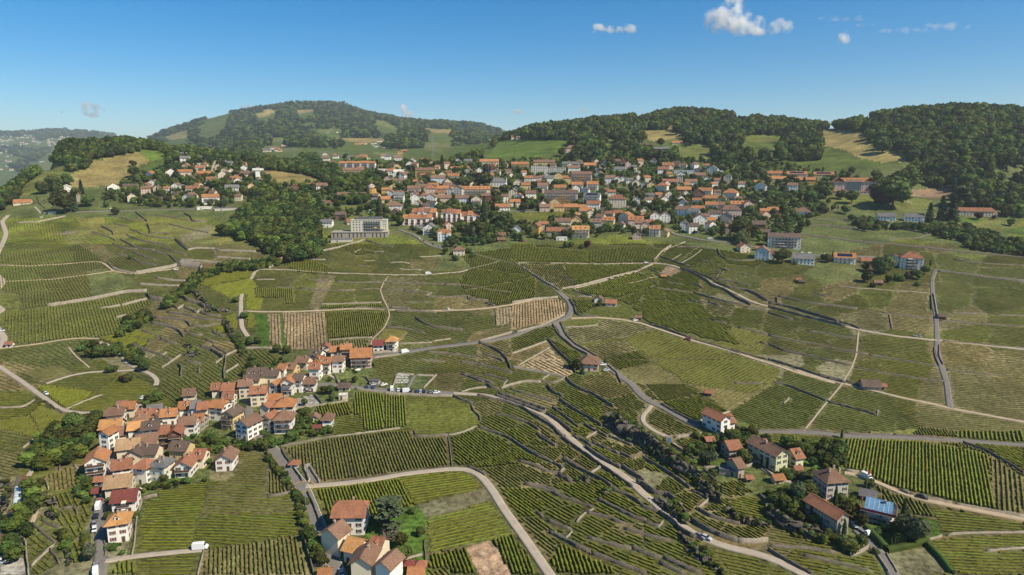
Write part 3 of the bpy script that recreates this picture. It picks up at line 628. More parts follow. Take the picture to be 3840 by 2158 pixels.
# ---- walls: height, pale (sunlight put into the stone colour)?, path
WALLS = '''1.6 0 A:1100,1160 1200,1170 1300,1200 1450,1200
1.8 0 A:1360,1120 1440,1180 1480,1215;1.5 0 A:1560,1150 1700,1170 1900,1200;2 0 A:1850,1130 1920,1170 1935,1210 1975,1220 2080,1205;1.5 0 A:1700,1240 1900,1290 2100,1330
2.5 0 A:1480,1240 1510,1300 1510,1335;2 0 A:1020,1260 1130,1320 1140,1345;1.5 0 A:930,1320 1060,1360 1160,1400 1150,1448;1.5 0 A:1150,1240 1300,1265
1.5 0 A:1310,1290 1450,1350 1600,1380 1740,1385;1.8 0 A:1270,1350 1400,1400 1560,1440;2 0 A:1760,1385 1830,1440 E:1880,100;1.5 1 A:180,1225 400,1220;1.6 1 A:390,1215 550,1185 660,1160
1.5 0 A:640,1320 760,1320;1.4 0 A:540,1350 760,1325;1.5 0 A:1520,1330 1640,1330 1700,1345;1.5 0 A:370,960 400,1040 470,1090;1.5 0 A:480,990 580,1000;1.5 0 A:440,1000 500,1015 550,1070
1.6 0 E:1130,45 1250,90 1380,100;1.8 0 E:1210,0 1360,80 1450,100 1560,110;1.8 0 E:1340,130 1460,180 1560,215;1.6 0 E:1380,0 1520,30 1700,60;1.8 0 E:1560,130 1700,155 1770,225
1.6 0 E:1630,85 1750,125 1870,160;2.2 0 E:1760,0 1830,70 1890,110;2 1 E:1810,210 1960,215 2180,240 2300,245;1.8 1 E:1890,110 1960,90 2170,95 2200,115 2574,125
1.6 0 E:1170,150 1300,175;1.8 0 E:1340,195 1420,240 1580,265;2 1 E:1090,240 1130,290 1210,320 1370,350 ;3 1 E:1370,345 1560,315 1790,265;6 1 E:1800,270 1900,275 2050,300 2020,330
1.6 1 E:1570,385 1700,410 1880,420;1.6 1 E:1400,450 1500,455 1700,470 1840,465;2.5 1 E:480,670 700,640 950,600 1250,535 1480,525;3.5 0 E:1480,545 1500,600 1630,620
1.6 1 E:1230,665 1350,630 1480,600;1.2 1 E:1170,785 1270,760;1.4 1 E:1010,695 1210,665;1.5 1 E:2170,180 2350,190 2520,200
3 0 E:1810,560 1880,620 2000,650 2060,690;2 0 E:1690,640 1790,700;1.4 1 E:1790,700 1850,660;2 0 E:1850,680 1980,740;1.4 1 E:1980,740 2020,710;2 0 E:2010,735 2100,770 2220,780
1.6 0 E:1680,735 1780,750 1900,770 2050,810 2230,820;1.8 0 E:1560,790 1700,800 1750,800 1870,820 1920,875;1.5 0 E:1920,870 2000,880 2110,885 2140,855 2230,850
2 0 E:1520,840 1600,860 1700,880 1780,910 1850,980;1.8 0 E:1860,920 1930,965 2040,965;2.2 0 E:2140,930 2200,970 2270,980;1.6 0 E:1400,900 1500,940 1600,980
2 0 E:1610,1000 1700,1040 1780,1055;2.2 0 E:1330,1060 1420,1100 1530,1140 1640,1175;3 0 E:2010,1080 2120,1110 2200,1160 2250,1200;2 0 E:2070,1010 2160,1050;1.8 0 E:2140,1070 2230,1120 2290,1150
1.4 1 E:1290,1080 1335,1055;1.4 1 E:1630,1170 1680,1135;1.4 1 E:1630,1290 1740,1220 1820,1160;1.4 1 E:2170,1245 2270,1170 2380,1115;1.6 0 E:1640,1180 1720,1210;1.6 0 E:1860,1215 1940,1240 2020,1250
3 0 E:1800,1260 1830,1310 1820,1370;2 0 E:2010,1290 2000,1340;1.4 1 E:2270,1340 2400,1260;2.5 0 E:2270,1180 2270,1260 2250,1340 2255,1400
3 1 F:130,290 250,225 330,200 480,180;1.6 1 F:480,195 600,205 700,205;2.5 1 F:630,125 750,100 930,55 1090,5;2.2 0 F:1110,10 1230,50 1380,75;1.6 1 F:990,130 1060,100;1.6 0 F:1070,100 1200,125 1285,125
1.3 1 F:1070,215 1200,215;1.4 0 F:1000,255 1150,275;1.4 1 F:1430,295 1660,305;1.4 1 F:1340,235 1550,240;1.4 1 F:1640,175 1860,165;1.5 0 F:510,405 730,420;1.4 1 F:0,405 190,400
1.6 0 F:800,420 880,435 1050,435 1260,430;1.6 0 F:1290,430 1500,438 1700,445 1900,450;1.8 0 F:1900,452 2150,465 2300,500 2574,535;1.4 0 F:180,480 380,485;1.8 0 F:440,490 500,500 600,515 750,515 1000,510
1.3 0 F:1050,500 1240,495;1.5 0 F:1290,505 1480,515 ;2 0 F:1480,520 1650,535 1740,535;1.3 1 F:1710,570 1770,530;1.8 0 F:1710,575 1900,580 2150,570;1.6 0 F:2130,495 2220,500;2.2 0 F:2140,600 2330,615;1.4 0 F:2130,570 2140,610
2.2 0 F:2310,640 2400,670;1.2 0 F:1510,635 1760,630;1.5 1 F:650,650 900,645 1260,635;2 0 F:980,690 1100,685 1180,695 1340,712;2.5 0 F:1350,690 1480,690 1550,710;2.2 0 F:1400,720 1800,730
2.5 0 F:1600,790 1680,840 1780,880 1900,895 2080,915;2 0 F:1310,880 1480,890 1600,920 1700,945;1.5 1 F:1770,1025 1960,998;1.5 1 F:1430,1050 1540,1045 1770,1035;2.5 1 F:2250,1020 2400,985 2574,935
3 0 F:2240,1040 2350,1080 2450,1130 2520,1200 2560,1300;2.5 0 F:2280,1150 2400,1190 2490,1225;2 0 F:1720,1130 1900,1145 2040,1160 2240,1195;2.5 0 F:2060,1235 2200,1250 2370,1290 2574,1340
2 0 F:2280,1350 2400,1380 2530,1425;2.5 0 F:2080,1355 2200,1390 2380,1448;1.5 0 F:1650,1210 1900,1230;1.3 1 F:1390,1448 1430,1350 1560,1355;1.3 1 F:1620,1355 1780,1370;2 1 F:1800,1375 1730,1448
1.2 1 F:2410,700 2420,860;1.5 1 F:1170,1195 1440,1160;3 1 F:1170,1150 1430,1125
2 0 G:20,240 140,310 270,395 380,460 480,520;1.3 0 G:520,350 590,410 660,470;2.5 1 G:500,500 650,475 900,410 1250,325;2.5 1 G:1300,300 1420,250;2 0 G:1250,340 1360,395;1.5 1 G:1360,395 1500,375
1.5 1 G:1170,445 1280,425 1370,400;2 0 G:1370,405 1460,455;1.4 0 G:1370,290 1500,350;2 0 G:610,515 720,545 820,580;2.5 0 G:1490,175 1600,215 1700,250 1780,270;3 1 G:1600,65 1500,130 1430,215
1.3 1 G:1690,245 1810,180 1910,100;1.2 1 G:1600,210 1700,150;2 0 G:1650,75 1770,75 1900,80 2030,100;2.5 0 G:2070,90 2080,150 2140,200 2280,220 2440,215;2.2 0 G:1890,210 1990,230 2020,270 2180,320
2 0 G:1890,265 1950,300 2080,330 2100,350;2 0 G:1750,300 1850,330 1950,370 2040,410;1.6 0 G:2100,320 2050,390;1.8 0 G:2060,395 2200,420 2400,470;1.3 0 G:2310,345 2430,365
3 0 G:1690,290 1850,360 1980,430 2000,470 2050,480 2160,520 2250,590 2400,660;3 0 G:2030,430 2200,490 2350,510 2470,560 2530,610 2574,620;2.5 0 G:1830,545 2000,590 2200,640 2340,660
2 0 G:1430,490 1600,510 1820,545;2 0 G:1800,440 1920,490;1.4 0 G:1540,425 1730,460;2 0 G:1780,610 1930,650;1.8 0 G:1970,630 2090,665;2 0 G:2340,680 2574,720;2 0 G:2010,815 2160,850;2.2 0 G:2270,885 2450,930 2574,960
2.5 0 G:580,600 630,680 640,750 680,775 860,780;1.3 1 G:800,580 640,570;2.5 1 G:0,640 270,600 460,585;2 1 G:50,930 300,870 530,760;2.2 0 G:410,850 440,920 500,990 620,1090 780,1170
2.2 0 G:490,830 510,900 560,980 640,1060 760,1120 870,1195;2 1 G:0,1150 200,1080 350,1025;3 0 G:360,1000 430,1090 510,1170 600,1250 640,1340;1.6 1 G:60,1270 200,1190 380,1090;3 1 G:0,1290 80,1300 300,1340 470,1380 530,1400
1.4 1 G:300,1410 390,1350;1.3 1 G:520,885 860,865;2.5 0 G:1380,850 1520,890 1700,960 1840,1010;2 0 G:1840,1010 2050,1070 2300,1150;2 0 G:2200,1105 2350,1150 2500,1190 H:0,1212;1.5 0 G:2490,1030 2574,1060
2 0 G:960,1265 1050,1340 1100,1448;1.5 1 G:640,1480 540,1390;2 0 G:2240,1448 2500,1448
2 0 H:100,570 400,640 600,660 900,700;2.5 0 H:90,580 95,655;3 0 H:0,640 200,680 400,740 700,825;3 0 H:0,680 300,760 550,820 780,880;1.8 0 H:720,830 850,860 920,900;2 0 H:0,735 100,770 250,810
1.8 0 H:390,920 550,940 770,980 890,1000;2.2 0 H:0,965 200,1010 450,1050 700,1110 880,1140 1010,1160;1.8 0 H:1020,1165 1300,1210 1700,1275;2.5 0 H:0,1050 150,1120 400,1170 650,1230 830,1270
1.6 0 H:870,1285 1100,1330 1400,1380 1760,1430;3 0 H:0,1210 300,1300 500,1370 780,1448;1.3 1 H:470,535 600,580;1.2 1 H:680,460 900,490 1200,510 1600,540;1.4 0 H:1150,735 1400,770 1650,795;1.3 1 H:1220,755 1250,900
2 1 H:1665,545 1690,700 1700,790;1.6 0 H:1720,820 2000,840 2300,860 2574,880;1.5 0 H:2300,760 2574,770;1.4 0 H:1830,735 2100,745;2 0 H:1640,560 1650,700;1.8 0 H:1870,200 2000,225 2180,245 2574,265
2.5 0 H:1700,320 2000,355 2300,400 2574,430;1.5 0 H:1670,1080 1680,1180 1720,1270;1.8 0 H:1720,1060 1720,1180 1760,1260;1.3 0 H:1790,1310 2100,1350 2300,1370;1.5 0 H:1760,1020 2100,1050 2400,1080 2574,1090
3 0 D:330,1240 600,1260 850,1290 1000,1320;2 0 D:470,1190 700,1200 850,1220;1.5 0 D:1200,1390 1500,1380 1640,1340;2 0 D:1230,1270 1400,1300 1600,1340;3 0 D:200,1040 300,1070 500,1100 680,1100
2 0 J:250,160 400,130 600,90 790,60;2 0 J:250,180 300,270 360,350 470,510;1.5 0 J:1590,0 1600,50 1730,55 1930,40;1.2 0 J:1935,60 1955,200 1970,355;2 0 J:2130,360 2220,400 2310,450;1.8 0 J:125,660 240,650 340,620
2 0 J:520,620 560,700 620,850 660,960;2 1 J:480,375 540,500 530,525;2 1 J:540,370 590,450 640,525;3 0 J:460,1010 500,1150 540,1300 580,1448;1.5 1 J:1330,1340 1500,1290 1670,1250;1.2 0 J:1690,1100 1710,1300
2 1 J:580,1360 720,1340 740,1440
2.5 0 N:700,290 770,320 890,360;1.8 0 N:880,380 900,440 960,490 970,530;1.5 1 N:650,680 750,670 850,630 920,600;1.5 0 N:310,690 640,690;2.2 0 N:950,600 1100,650 1250,710 1330,760
2.2 0 N:1330,760 1430,830 1550,900 1700,960;1.8 0 N:1120,470 1250,490 1370,530 1450,560;2.2 0 N:1450,560 1560,630;2 0 N:1540,670 1620,710 1730,790;2 0 N:1700,960 1810,1020 1770,1060;3 0 N:1750,1080 1830,1120 1890,1150
2 0 N:1410,1170 1550,1190 1650,1210 1760,1260;2.2 0 N:1350,940 1500,980 1600,1030;1.6 0 N:1600,1040 1750,1060;2.2 0 N:1800,910 1900,970 2060,1070;1.5 1 N:2070,1070 2170,1000;3 0 N:1120,285 1300,345 1500,420 1620,465 1630,430 1400,350 1150,265
2.5 0 N:940,280 1200,340 1400,410 1530,500 1700,600 1770,690 1830,700;2.5 0 N:1780,700 1900,790 2050,890 2200,1000 2350,1110 2500,1210;3 0 N:1630,465 1750,540 1890,650;2.5 0 N:1900,690 1960,720;3 0 N:2020,800 2150,900 2300,980 2380,1010
3 0 N:2390,1000 2480,1050 2574,1120;2 0 N:1270,215 1400,260 1540,300 1700,350;2 0 N:1690,400 1800,480 1900,560 1960,600;3 0 N:1760,320 1840,380 1930,440 2060,510 2190,590;2 0 N:2010,565 2080,620 2170,660 2250,700
2 0 N:2260,690 2400,750 2500,790;2 0 N:1960,710 2040,760 2090,790;1.8 0 N:2100,750 2250,830 2370,860 2500,920;3 0 N:1640,180 1690,250 1800,295;3 0 N:1830,110 1900,180 1970,220 2100,270 2310,400
2.5 0 N:1030,165 1080,210 1160,220;2.5 1 N:1180,210 1300,170 1430,140 1580,150;2.5 0 N:1580,145 1720,160 1820,110;2 0 N:780,65 900,110 1000,150;1.5 1 N:780,245 900,210 1030,200;2.5 1 N:0,265 230,275 500,290 690,290
2 1 N:90,195 130,65 300,75;2 1 N:320,80 500,85;2 1 N:400,210 530,75;1.5 1 N:1200,180 1240,130;1.5 1 N:2030,710 2140,650
2.2 0 K:0,90 60,140 200,210 330,280 430,325 520,380;1.5 1 K:470,430 525,380;3 0 K:460,450 520,480 600,520;2 0 K:100,310 230,360 310,390;2 0 K:250,20 300,80 440,155;2.5 0 K:510,290 650,370 780,440 900,490 1000,560
2.5 0 K:1000,590 1150,640 1300,740;1.5 1 K:790,430 890,365;2 0 K:130,540 250,570 370,600 500,670 640,710 820,780;1.3 1 K:820,785 720,830 650,920;2.2 0 K:860,690 1000,760 1100,810 1250,880 1350,910
2 0 K:1330,920 1470,970;1.8 1 K:1470,970 1515,920;2.2 0 K:1290,750 1380,790 1500,830;3 0 K:1480,830 1600,900 1700,1010 1850,1080;2 0 K:730,820 860,850 1000,880 1070,930 1160,945;1.8 0 K:240,820 320,870
2 0 K:350,900 450,950 600,1000;1.5 1 K:545,1080 605,1015;2.5 0 K:370,1020 520,1090 650,1170 790,1230;2.5 0 K:800,1240 950,1290 1100,1350 1350,1448;2 0 K:1120,985 1250,1020 1400,1070 1600,1110
2 0 K:760,1080 900,1120 1050,1160 1200,1190;2.5 0 K:1200,1180 1350,1240 1500,1290;2.2 0 K:1480,1330 1600,1390 1750,1448;2.5 0 K:1520,1280 1640,1330 1750,1390 1900,1440;2.5 0 K:780,190 900,260 1010,330 1090,370
3 0 K:1100,360 1200,430 1330,510;2 0 K:1090,220 1200,280 1300,220;2 0 K:660,70 800,150;2 0 K:810,120 950,180 1080,230;2.5 0 K:1310,270 1450,350 1580,430 1680,500 1790,580;1.8 0 K:1800,600 1900,640 1970,690
4 0 K:1250,520 1340,560 1440,650 1550,640 1640,720 1760,870;3.5 0 K:1790,900 1950,1000 2150,1080 2270,1120;3.5 1 K:2270,1120 2400,1130 2574,1110;2.5 0 K:1870,790 2000,870 2150,910 2290,950;2 1 K:1860,790 1970,700
2 1 K:1640,70 1780,50 1910,35;2.5 1 K:1930,380 2060,370 2100,410 2260,390;2 0 K:1600,130 1750,230 1850,300;2.5 0 K:1930,400 2000,480 2060,520;2 0 K:2480,640 2574,730
2.5 1 L:1330,600 1420,640;2 1 L:1420,640 1600,680 1850,730;2 1 L:1880,740 2200,800 2574,860;2.2 0 L:1960,120 2200,200 2400,320 2574,430;1.5 1 L:770,400 900,420;2.5 1 L:830,1260 930,1230 1010,1170;1.8 0 L:20,1160 400,1180 680,1230
1.6 0 L:350,1250 700,1330 1000,1410;1.5 0 L:1600,1150 1850,1400;1.4 1 L:1800,1050 2000,1030 2574,1020;1.3 1 L:2200,1210 2400,1190 2574,1180;2.2 0 L:0,1195 230,1340 450,1448;2.5 0 L:1600,700 1500,660
1.5 0 L:780,20 1000,40 1250,35;1.6 0 L:1260,35 1500,55 1800,85;1.6 0 L:1040,10 1030,30;1.5 1 L:1100,1250 1210,1420;1.5 1 L:1190,1240 1300,1430;1.4 1 L:1590,1100 1750,1060
2 0 O:1340,150 1450,170 1560,210 1700,270 1870,335;2 0 O:1880,345 2100,400 2250,440 2390,485;1.4 1 O:2385,485 2395,435;1.4 1 O:1450,360 1500,310;2 0 O:1630,20 1800,70 2040,130;2 0 O:2070,140 2240,180
1.8 0 O:1180,635 1350,640 1650,630 1900,650;2 0 O:210,370 350,450 520,540 620,600;1.6 1 O:350,700 480,680 610,670;2 0 O:950,590 1040,640;1.6 1 O:2060,1030 2200,1050;1.8 0 O:1200,1280 1350,1400 1400,1448
2 1 O:650,1030 800,1030 960,1010;2.5 1 O:1050,1010 1130,980;1.4 0 O:1240,1020 1350,1110
2 1 I:1080,170 1200,135 1280,100;2 1 I:1110,180 1300,155 1430,130;2 0 I:450,70 560,150 640,190;1.6 1 I:0,140 240,130 350,60;1.6 1 I:240,540 350,450 440,390 560,350;1.5 1 I:740,720 780,750 ;1.5 0 I:600,690 600,770
2 1 I:450,860 490,960;1.3 1 I:670,150 850,70 1030,5;2 1 I:1440,1050 1580,1020;3 1 Q:200,1090 260,1110 290,1448;2 0 Q:330,940 450,1050 560,1130;1.6 1 Q:320,1360 450,1230 550,1150;2 0 Q:640,790 740,750 780,840
2 0 Q:500,1200 570,1280 600,1340;1.3 1 Q:1330,1250 1360,1080 1370,900 1430,700;1.5 0 Q:1055,1000 1060,1260;1.2 1 Q:1070,1280 1300,1265;1.2 1 Q:1990,1448 2050,1200;3 0 Q:740,580 800,650 900,720;2 0 Q:420,900 500,950 590,990
1.5 0 Q:1420,690 1580,650;2.5 0 M:1480,1010 1370,880;1.4 1 M:1080,1060 1300,1040 1480,1010 1830,960;1.4 1 M:430,250 600,240 800,250;2.5 0 M:1640,600 1700,740 1770,760;2 0 M:2060,640 2160,740 2250,750
2.5 1 M:1930,800 2100,830 2534,880;2 1 M:2440,770 2510,590;1.3 1 M:1600,1448 2100,1390 2534,1330;1.3 1 M:1570,130 1800,115 2160,95;1.2 1 M:1575,130 1590,290'''
wallreg = []
def rubble_wall(A, h, m, th=.4):
    n = len(A); t = np.gradient(A, axis=0); t /= np.linalg.norm(t, axis=1)[:, None] + 1e-9; nr = np.stack([-t[:, 1], t[:, 0]], 1)
    Z = ground(A[:, 0], A[:, 1]); top = Z + h + rng.normal(0, .10, n); wob = rng.normal(0, .07, n)[:, None]
    L = A + nr * (th / 2 + wob); Rr = A - nr * (th / 2 - wob)
    V = np.concatenate([np.column_stack([L, Z - 1]), np.column_stack([L, top]), np.column_stack([Rr, top + .03]), np.column_stack([Rr, Z - 1.2])])
    i = np.arange(n - 1); F_ = [np.stack([k * n + i, k * n + i + 1, (k + 1) * n + i + 1, (k + 1) * n + i], 1) for k in range(3)]
    F_ += [np.array([[0, n, 2 * n, 3 * n], [n - 1, 4 * n - 1, 3 * n - 1, 2 * n - 1]])]
    return mesh('stone_wall', V, np.concatenate(F_)[:, ::-1].copy(), (m,))
for l in WALLS.replace('\n', ';').split(';'):
    if not l.strip(): continue
    h, pale, s = l.strip().split(' ', 2); A = path(s, 1.8 if float(pts(s)[0][1]) > 1300 else 3)
    if len(A) < 2: continue
    h = float(h) * ((.56 if A[:, 1].mean() < 480 else .70) * (1.5 if pts(s)[0][0] < 950 and pts(s)[0][1] < 1450 else 1))
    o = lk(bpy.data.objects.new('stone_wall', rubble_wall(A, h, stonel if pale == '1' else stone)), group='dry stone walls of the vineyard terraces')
    c = np.mean(pts(s), 0); ln = np.sum(np.linalg.norm(np.diff(A, axis=0), axis=1))
    wallreg.append((o, c, pale, h, ln))
    for x, y in A:
        if y < 560: block(x, y, .9)
# ------------------------------------------------------------------ buildings
RC = {'o': (.35, .155, .066), 'r': (.27, .118, .066), 'b': (.20, .115, .075), 'k': (.115, .08, .062), 'g': (.15, .145, .14), 'y': (.44, .225, .085), 'd': (.17, .05, .04), 't': (.34, .22, .12), 'u': (.13, .28, .45), 'w': (.6, .57, .5)}
RN = {'o': 'orange', 'r': 'red-brown', 'b': 'brown', 'k': 'dark brown', 'g': 'grey', 'y': 'light orange', 'd': 'dark red', 't': 'tan', 'u': 'blue-sheeted', 'w': 'pale'}
WC = {'w': (.80, .755, .67), 'c': (.70, .60, .44), 'y': (.64, .48, .22), 'p': (.62, .45, .36), 's': (.36, .31, .25), 'n': (.14, .075, .04), 'e': (.52, .48, .42), 'v': (.62, .61, .38), 'r': (.30, .05, .04), 'l': (.55, .63, .66), 'o': (.55, .33, .06), 'g': (.2, .36, .18)}
WN = {'w': 'white', 'c': 'cream', 'y': 'yellow', 'p': 'pink', 's': 'stone', 'n': 'wooden', 'e': 'grey', 'v': 'pale green', 'r': 'dark red', 'l': 'pale blue', 'o': 'ochre', 'g': 'green'}
roofm = {k: mat('roof_' + RN[k], c, .85, [(.25, .22), (1.4, .22), (5, .12)], bump=.5, bscale=5, randv=.15) for k, c in RC.items()}
wallm = {k: mat('wall_' + WN[k].replace(' ', '_'), c, .9, [(.3, .07), (2, .04)], randv=.07) for k, c in WC.items()}
glass = mat('window_glass', (.035, .045, .055), .15, spec=.6); framem = mat('window_frame', (.55, .52, .47)); stonef = mat('stone_surround', (.34, .31, .27))
shm = {'r': mat('shutter_red', (.25, .045, .03)), 'g': mat('shutter_green', (.05, .10, .05)), 'b': mat('shutter_brown', (.13, .07, .04)), 'l': mat('shutter_blue', (.25, .48, .55)), 'k': mat('shutter_dark', (.04, .045, .04))}
chim = mat('chimney_render', (.42, .30, .22), .9, [(2, .2)]); railm = mat('balcony_rail', (.11, .07, .05)); slabm = mat('balcony_slab', (.5, .47, .42)); awn = mat('awning_yellow', (.7, .42, .05)); awnw = mat('awning_cream', (.72, .66, .52))
solar = mat('solar_panel', (.012, .016, .03), .2, spec=.6); woodm = mat('dark_timber', (.10, .06, .035))
def winmesh(w_, h_, arch=False):
    b = MB(); t = .09
    b.box(-w_ / 2, w_ / 2, -.03, .05, 0, t, 1); b.box(-w_ / 2, w_ / 2, -.03, .05, h_ - t, h_, 1)
    b.box(-w_ / 2, -w_ / 2 + t, -.03, .05, t, h_ - t, 1); b.box(w_ / 2 - t, w_ / 2, -.03, .05, t, h_ - t, 1)
    b.box(-.03, .03, -.02, .04, t, h_ - t, 1); b.box(-w_ / 2 + t, w_ / 2 - t, 0, .04, t, h_ - t, 0)
    b.box(-w_ / 2 - .08, w_ / 2 + .08, -.12, .05, -.1, -.003, 1)
    return b.me('window', glass, stonef if arch else framem)
WM = {'s': winmesh(1.0, 1.35), 'b': winmesh(1.7, 1.4), 't': winmesh(.95, 1.75), 'd': winmesh(1.6, 2.1), 'q': winmesh(.6, .6)}
shmesh = {}
for k, m in shm.items():
    b = MB()
    b.box(-.24, .24, -.07, -.005, 0, 1.35); shmesh[k] = b.me('shutter', m)
b = MB(); b.box(-.35, .35, -.35, .35, -1.5, 1.0); b.box(-.42, .42, -.42, .42, 1.0, 1.12); b.cyl(0, 0, 1.12, 1.5, .16, .14, 6); chm = b.me('chimney', chim)
doorm = mat('door_brown', (.12, .06, .03)); b = MB(); b.box(-.5, .5, -.05, .05, 0, 2.1); b.box(-.6, -.5, -.08, .05, 0, 2.2, 1); b.box(.5, .6, -.08, .05, 0, 2.2, 1); b.box(-.5, .5, -.08, .05, 2.1, 2.2, 1); b.box(.34, .4, -.09, -.05, 1, 1.06, 1); drm = b.me('door', doorm, stonef)
b = MB(); b.box(-.4, .4, -.6, .6, 0, .06, 1); b.box(-.33, .33, -.52, .52, .06, .08, 0); sky_m = b.me('skylight', glass, railm)
def slab(b, P, th, m=0):
    P = [Vector(p) for p in P]; nn = (P[1] - P[0]).cross(P[2] - P[0]).normalized() * th
    if nn.z < 0: nn = -nn; P = P[::-1]
    n = len(P); b.add([p for p in P] + [p + nn for p in P], [tuple(range(n - 1, -1, -1)), tuple(range(n, 2 * n))] + [(i, (i + 1) % n, n + (i + 1) % n, n + i) for i in range(n)], m)
def roofmesh(T_, w_, d, h, m, ov=.6, pit=.62):
    b = MB(); hx, hy = w_ / 2, d / 2
    if T_ == 'f':
        b.box(-hx - .15, hx + .15, -hy - .15, hy + .15, h, h + .25)
        for a in ((-hx - .15, hx + .15, -hy - .15, -hy + .1), (-hx - .15, hx + .15, hy - .1, hy + .15), (-hx - .15, -hx + .1, -hy + .1, hy - .1), (hx - .1, hx + .15, -hy + .1, hy - .1)): b.box(*a, h + .25, h + .65)
        return b.me('roof', m), .3
    if T_ == 'g': span, ln = hx, hy
    else: span, ln = hy, hx
    rise = min(span * pit, 5.2); e = ov; X = span + e; ez = h - rise * e / span
    def P(s, l, z): return (s, l, z) if T_ == 'g' else (l, s, z)
    if T_ in 'hj':
        cut = min(ln - .3, span * .95) if T_ == 'h' else span * .45; L = ln + e
        if T_ == 'h':
            rl = max(ln - cut, .1)
            for s in (-1, 1):
                slab(b, [P(s * X, -L, ez), P(s * X, L, ez), P(0, rl, h + rise), P(0, -rl, h + rise)], .18)
                slab(b, [P(-X, s * L, ez), P(X, s * L, ez), P(0, s * rl, h + rise)], .18)
        else:   # half hip
            rl = ln - cut * .55; zz = h + rise * .5; xh = span * .5
            for s in (-1, 1):
                slab(b, [P(s * X, -L, ez), P(s * X, L, ez), P(s * xh, L, zz), P(0, rl, h + rise), P(0, -rl, h + rise), P(s * xh, -L, zz)], .18)
                slab(b, [P(-xh, s * L, zz), P(xh, s * L, zz), P(0, s * rl, h + rise)], .18)
    else:
        L = ln + e * .8
        for s in (-1, 1): slab(b, [P(s * X, -L, ez), P(s * X, L, ez), P(0, L, h + rise), P(0, -L, h + rise)], .2)
        slab(b, [P(-.2, -L, h + rise + .12), P(.2, -L, h + rise + .12), P(.2, L, h + rise + .12), P(-.2, L, h + rise + .12)], .12)
    return b.me('roof', m), rise
def wallmesh(T_, w_, d, h, m, rise, base=4, plinth=None):
    b = MB(); hx, hy = w_ / 2, d / 2
    b.box(-hx, hx, -hy, hy, -base, h)
    if T_ in 'pg':
        if T_ == 'g': b.add([(-hx, -hy, h), (hx, -hy, h), (0, -hy, h + rise), (-hx, hy, h), (hx, hy, h), (0, hy, h + rise)], [(0, 1, 2), (5, 4, 3)])
        else: b.add([(-hx, -hy, h), (-hx, hy, h), (-hx, 0, h + rise), (hx, -hy, h), (hx, hy, h), (hx, 0, h + rise)], [(2, 1, 0), (3, 4, 5)])
    if T_ == 'j':
        k = rise * .5
        b.add([(-hx, -hy, h), (-hx, hy, h), (-hx, hy * .5, h + k), (-hx, -hy * .5, h + k), (hx, -hy, h), (hx, hy, h), (hx, hy * .5, h + k), (hx, -hy * .5, h + k)], [(3, 2, 1, 0), (4, 5, 6, 7)])
    return b.me('wall', m)
HREG = []   # (obj, u, v, roofcode, wallcode, storeys, type, noun, x, y, r)
ANG = {}
def windows(root, w_, d, h, st, side, near, sh, T_, skip=0, kind=None, base=0, x0=0, y0=0):
    """one window object per opening on one side: 0 front, 1 right, 2 back, 3 left"""
    L = w_ if side in (0, 2) else d
    n = max(1, int((L - .8) / (2.7 if near else 3.1))); sp_ = L / n
    for s in range(st):
        z = base + s * (2.45 if near else 2.8) + .85
        for i in range(n):
            if random.random() < (.12 if st > 1 else .25): continue
            k = kind or ('s' if random.random() < .8 else 't')
            if k == 't' and sh: k = 's'
            if s == 0 and side == 0 and i == n // 2 and st < 4 and not kind:
                x = -L / 2 + sp_ * (i + .5); part('door', drm, root, (x0 + x, y0 - d / 2 - .01, base), 0); continue
            q = -L / 2 + sp_ * (i + .5)
            p, rz = {0: ((q, -d / 2 - .01, z), 0), 1: ((w_ / 2 + .01, q, z), R(90)), 2: ((-q, d / 2 + .01, z), R(180)), 3: ((-w_ / 2 - .01, -q, z), R(-90))}[side]
            o = part('window', WM[k], root, (p[0] + x0, p[1] + y0, p[2] - (.3 if k == 't' else 0)), rz)
            if sh and near: part('shutter', shmesh[sh], o, (-.78, 0, 0)); part('shutter', shmesh[sh], o, (.78, 0, 0))
def balcony(root, w_, d, st, frac=.7, z0=1, side=0, dep=1.4, aw=None, rail=None):
    b = MB(); bw = w_ * frac / 2
    b.box(-bw, bw, -dep, 0, -.18, 0, 0)
    b.box(-bw, bw, -dep, -dep + .06, .1, 1.0, 1); b.box(-bw, -bw + .06, -dep + .06, 0, .1, 1.0, 1); b.box(bw - .06, bw, -dep + .06, 0, .1, 1.0, 1)
    me = b.me('balcony', slabm, rail or railm)
    for s in range(z0, st):
        o = part('balcony', me, root, (0, -d / 2 - .005, s * 2.8 + .1))
        if aw and random.random() < .6:
            a = MB(); c = random.uniform(-bw * .5, bw * .5); ww = bw * .4
            slab(a, [(c - ww, -dep - .3, 1.9), (c + ww, -dep - .3, 1.9), (c + ww, 0, 2.4), (c - ww, 0, 2.4)], .05)
            part('awning', a.me('awning', aw), o)
def dormer(root, roofm_, wallm_, x, y, z, rz=0, w_=1.5):
    b = MB(); b.box(-w_ / 2, w_ / 2, 0, 2.2, -.6, 1.2, 1); slab(b, [(-w_ / 2 - .2, -.3, 1.15), (0, -.3, 1.75), (0, 2.6, 1.75), (-w_ / 2 - .2, 2.6, 1.15)], .1); slab(b, [(w_ / 2 + .2, -.3, 1.15), (0, -.3, 1.75), (0, 2.6, 1.75), (w_ / 2 + .2, 2.6, 1.15)], .1)
    o = part('dormer', b.me('dormer', roofm_, wallm_), root, (x, y, z), rz); part('pane', dpane, o, (0, -.02, 0))
b = MB(); b.box(-.4, .4, -.02, .02, .1, 1.0); dpane = b.me('pane', glass)
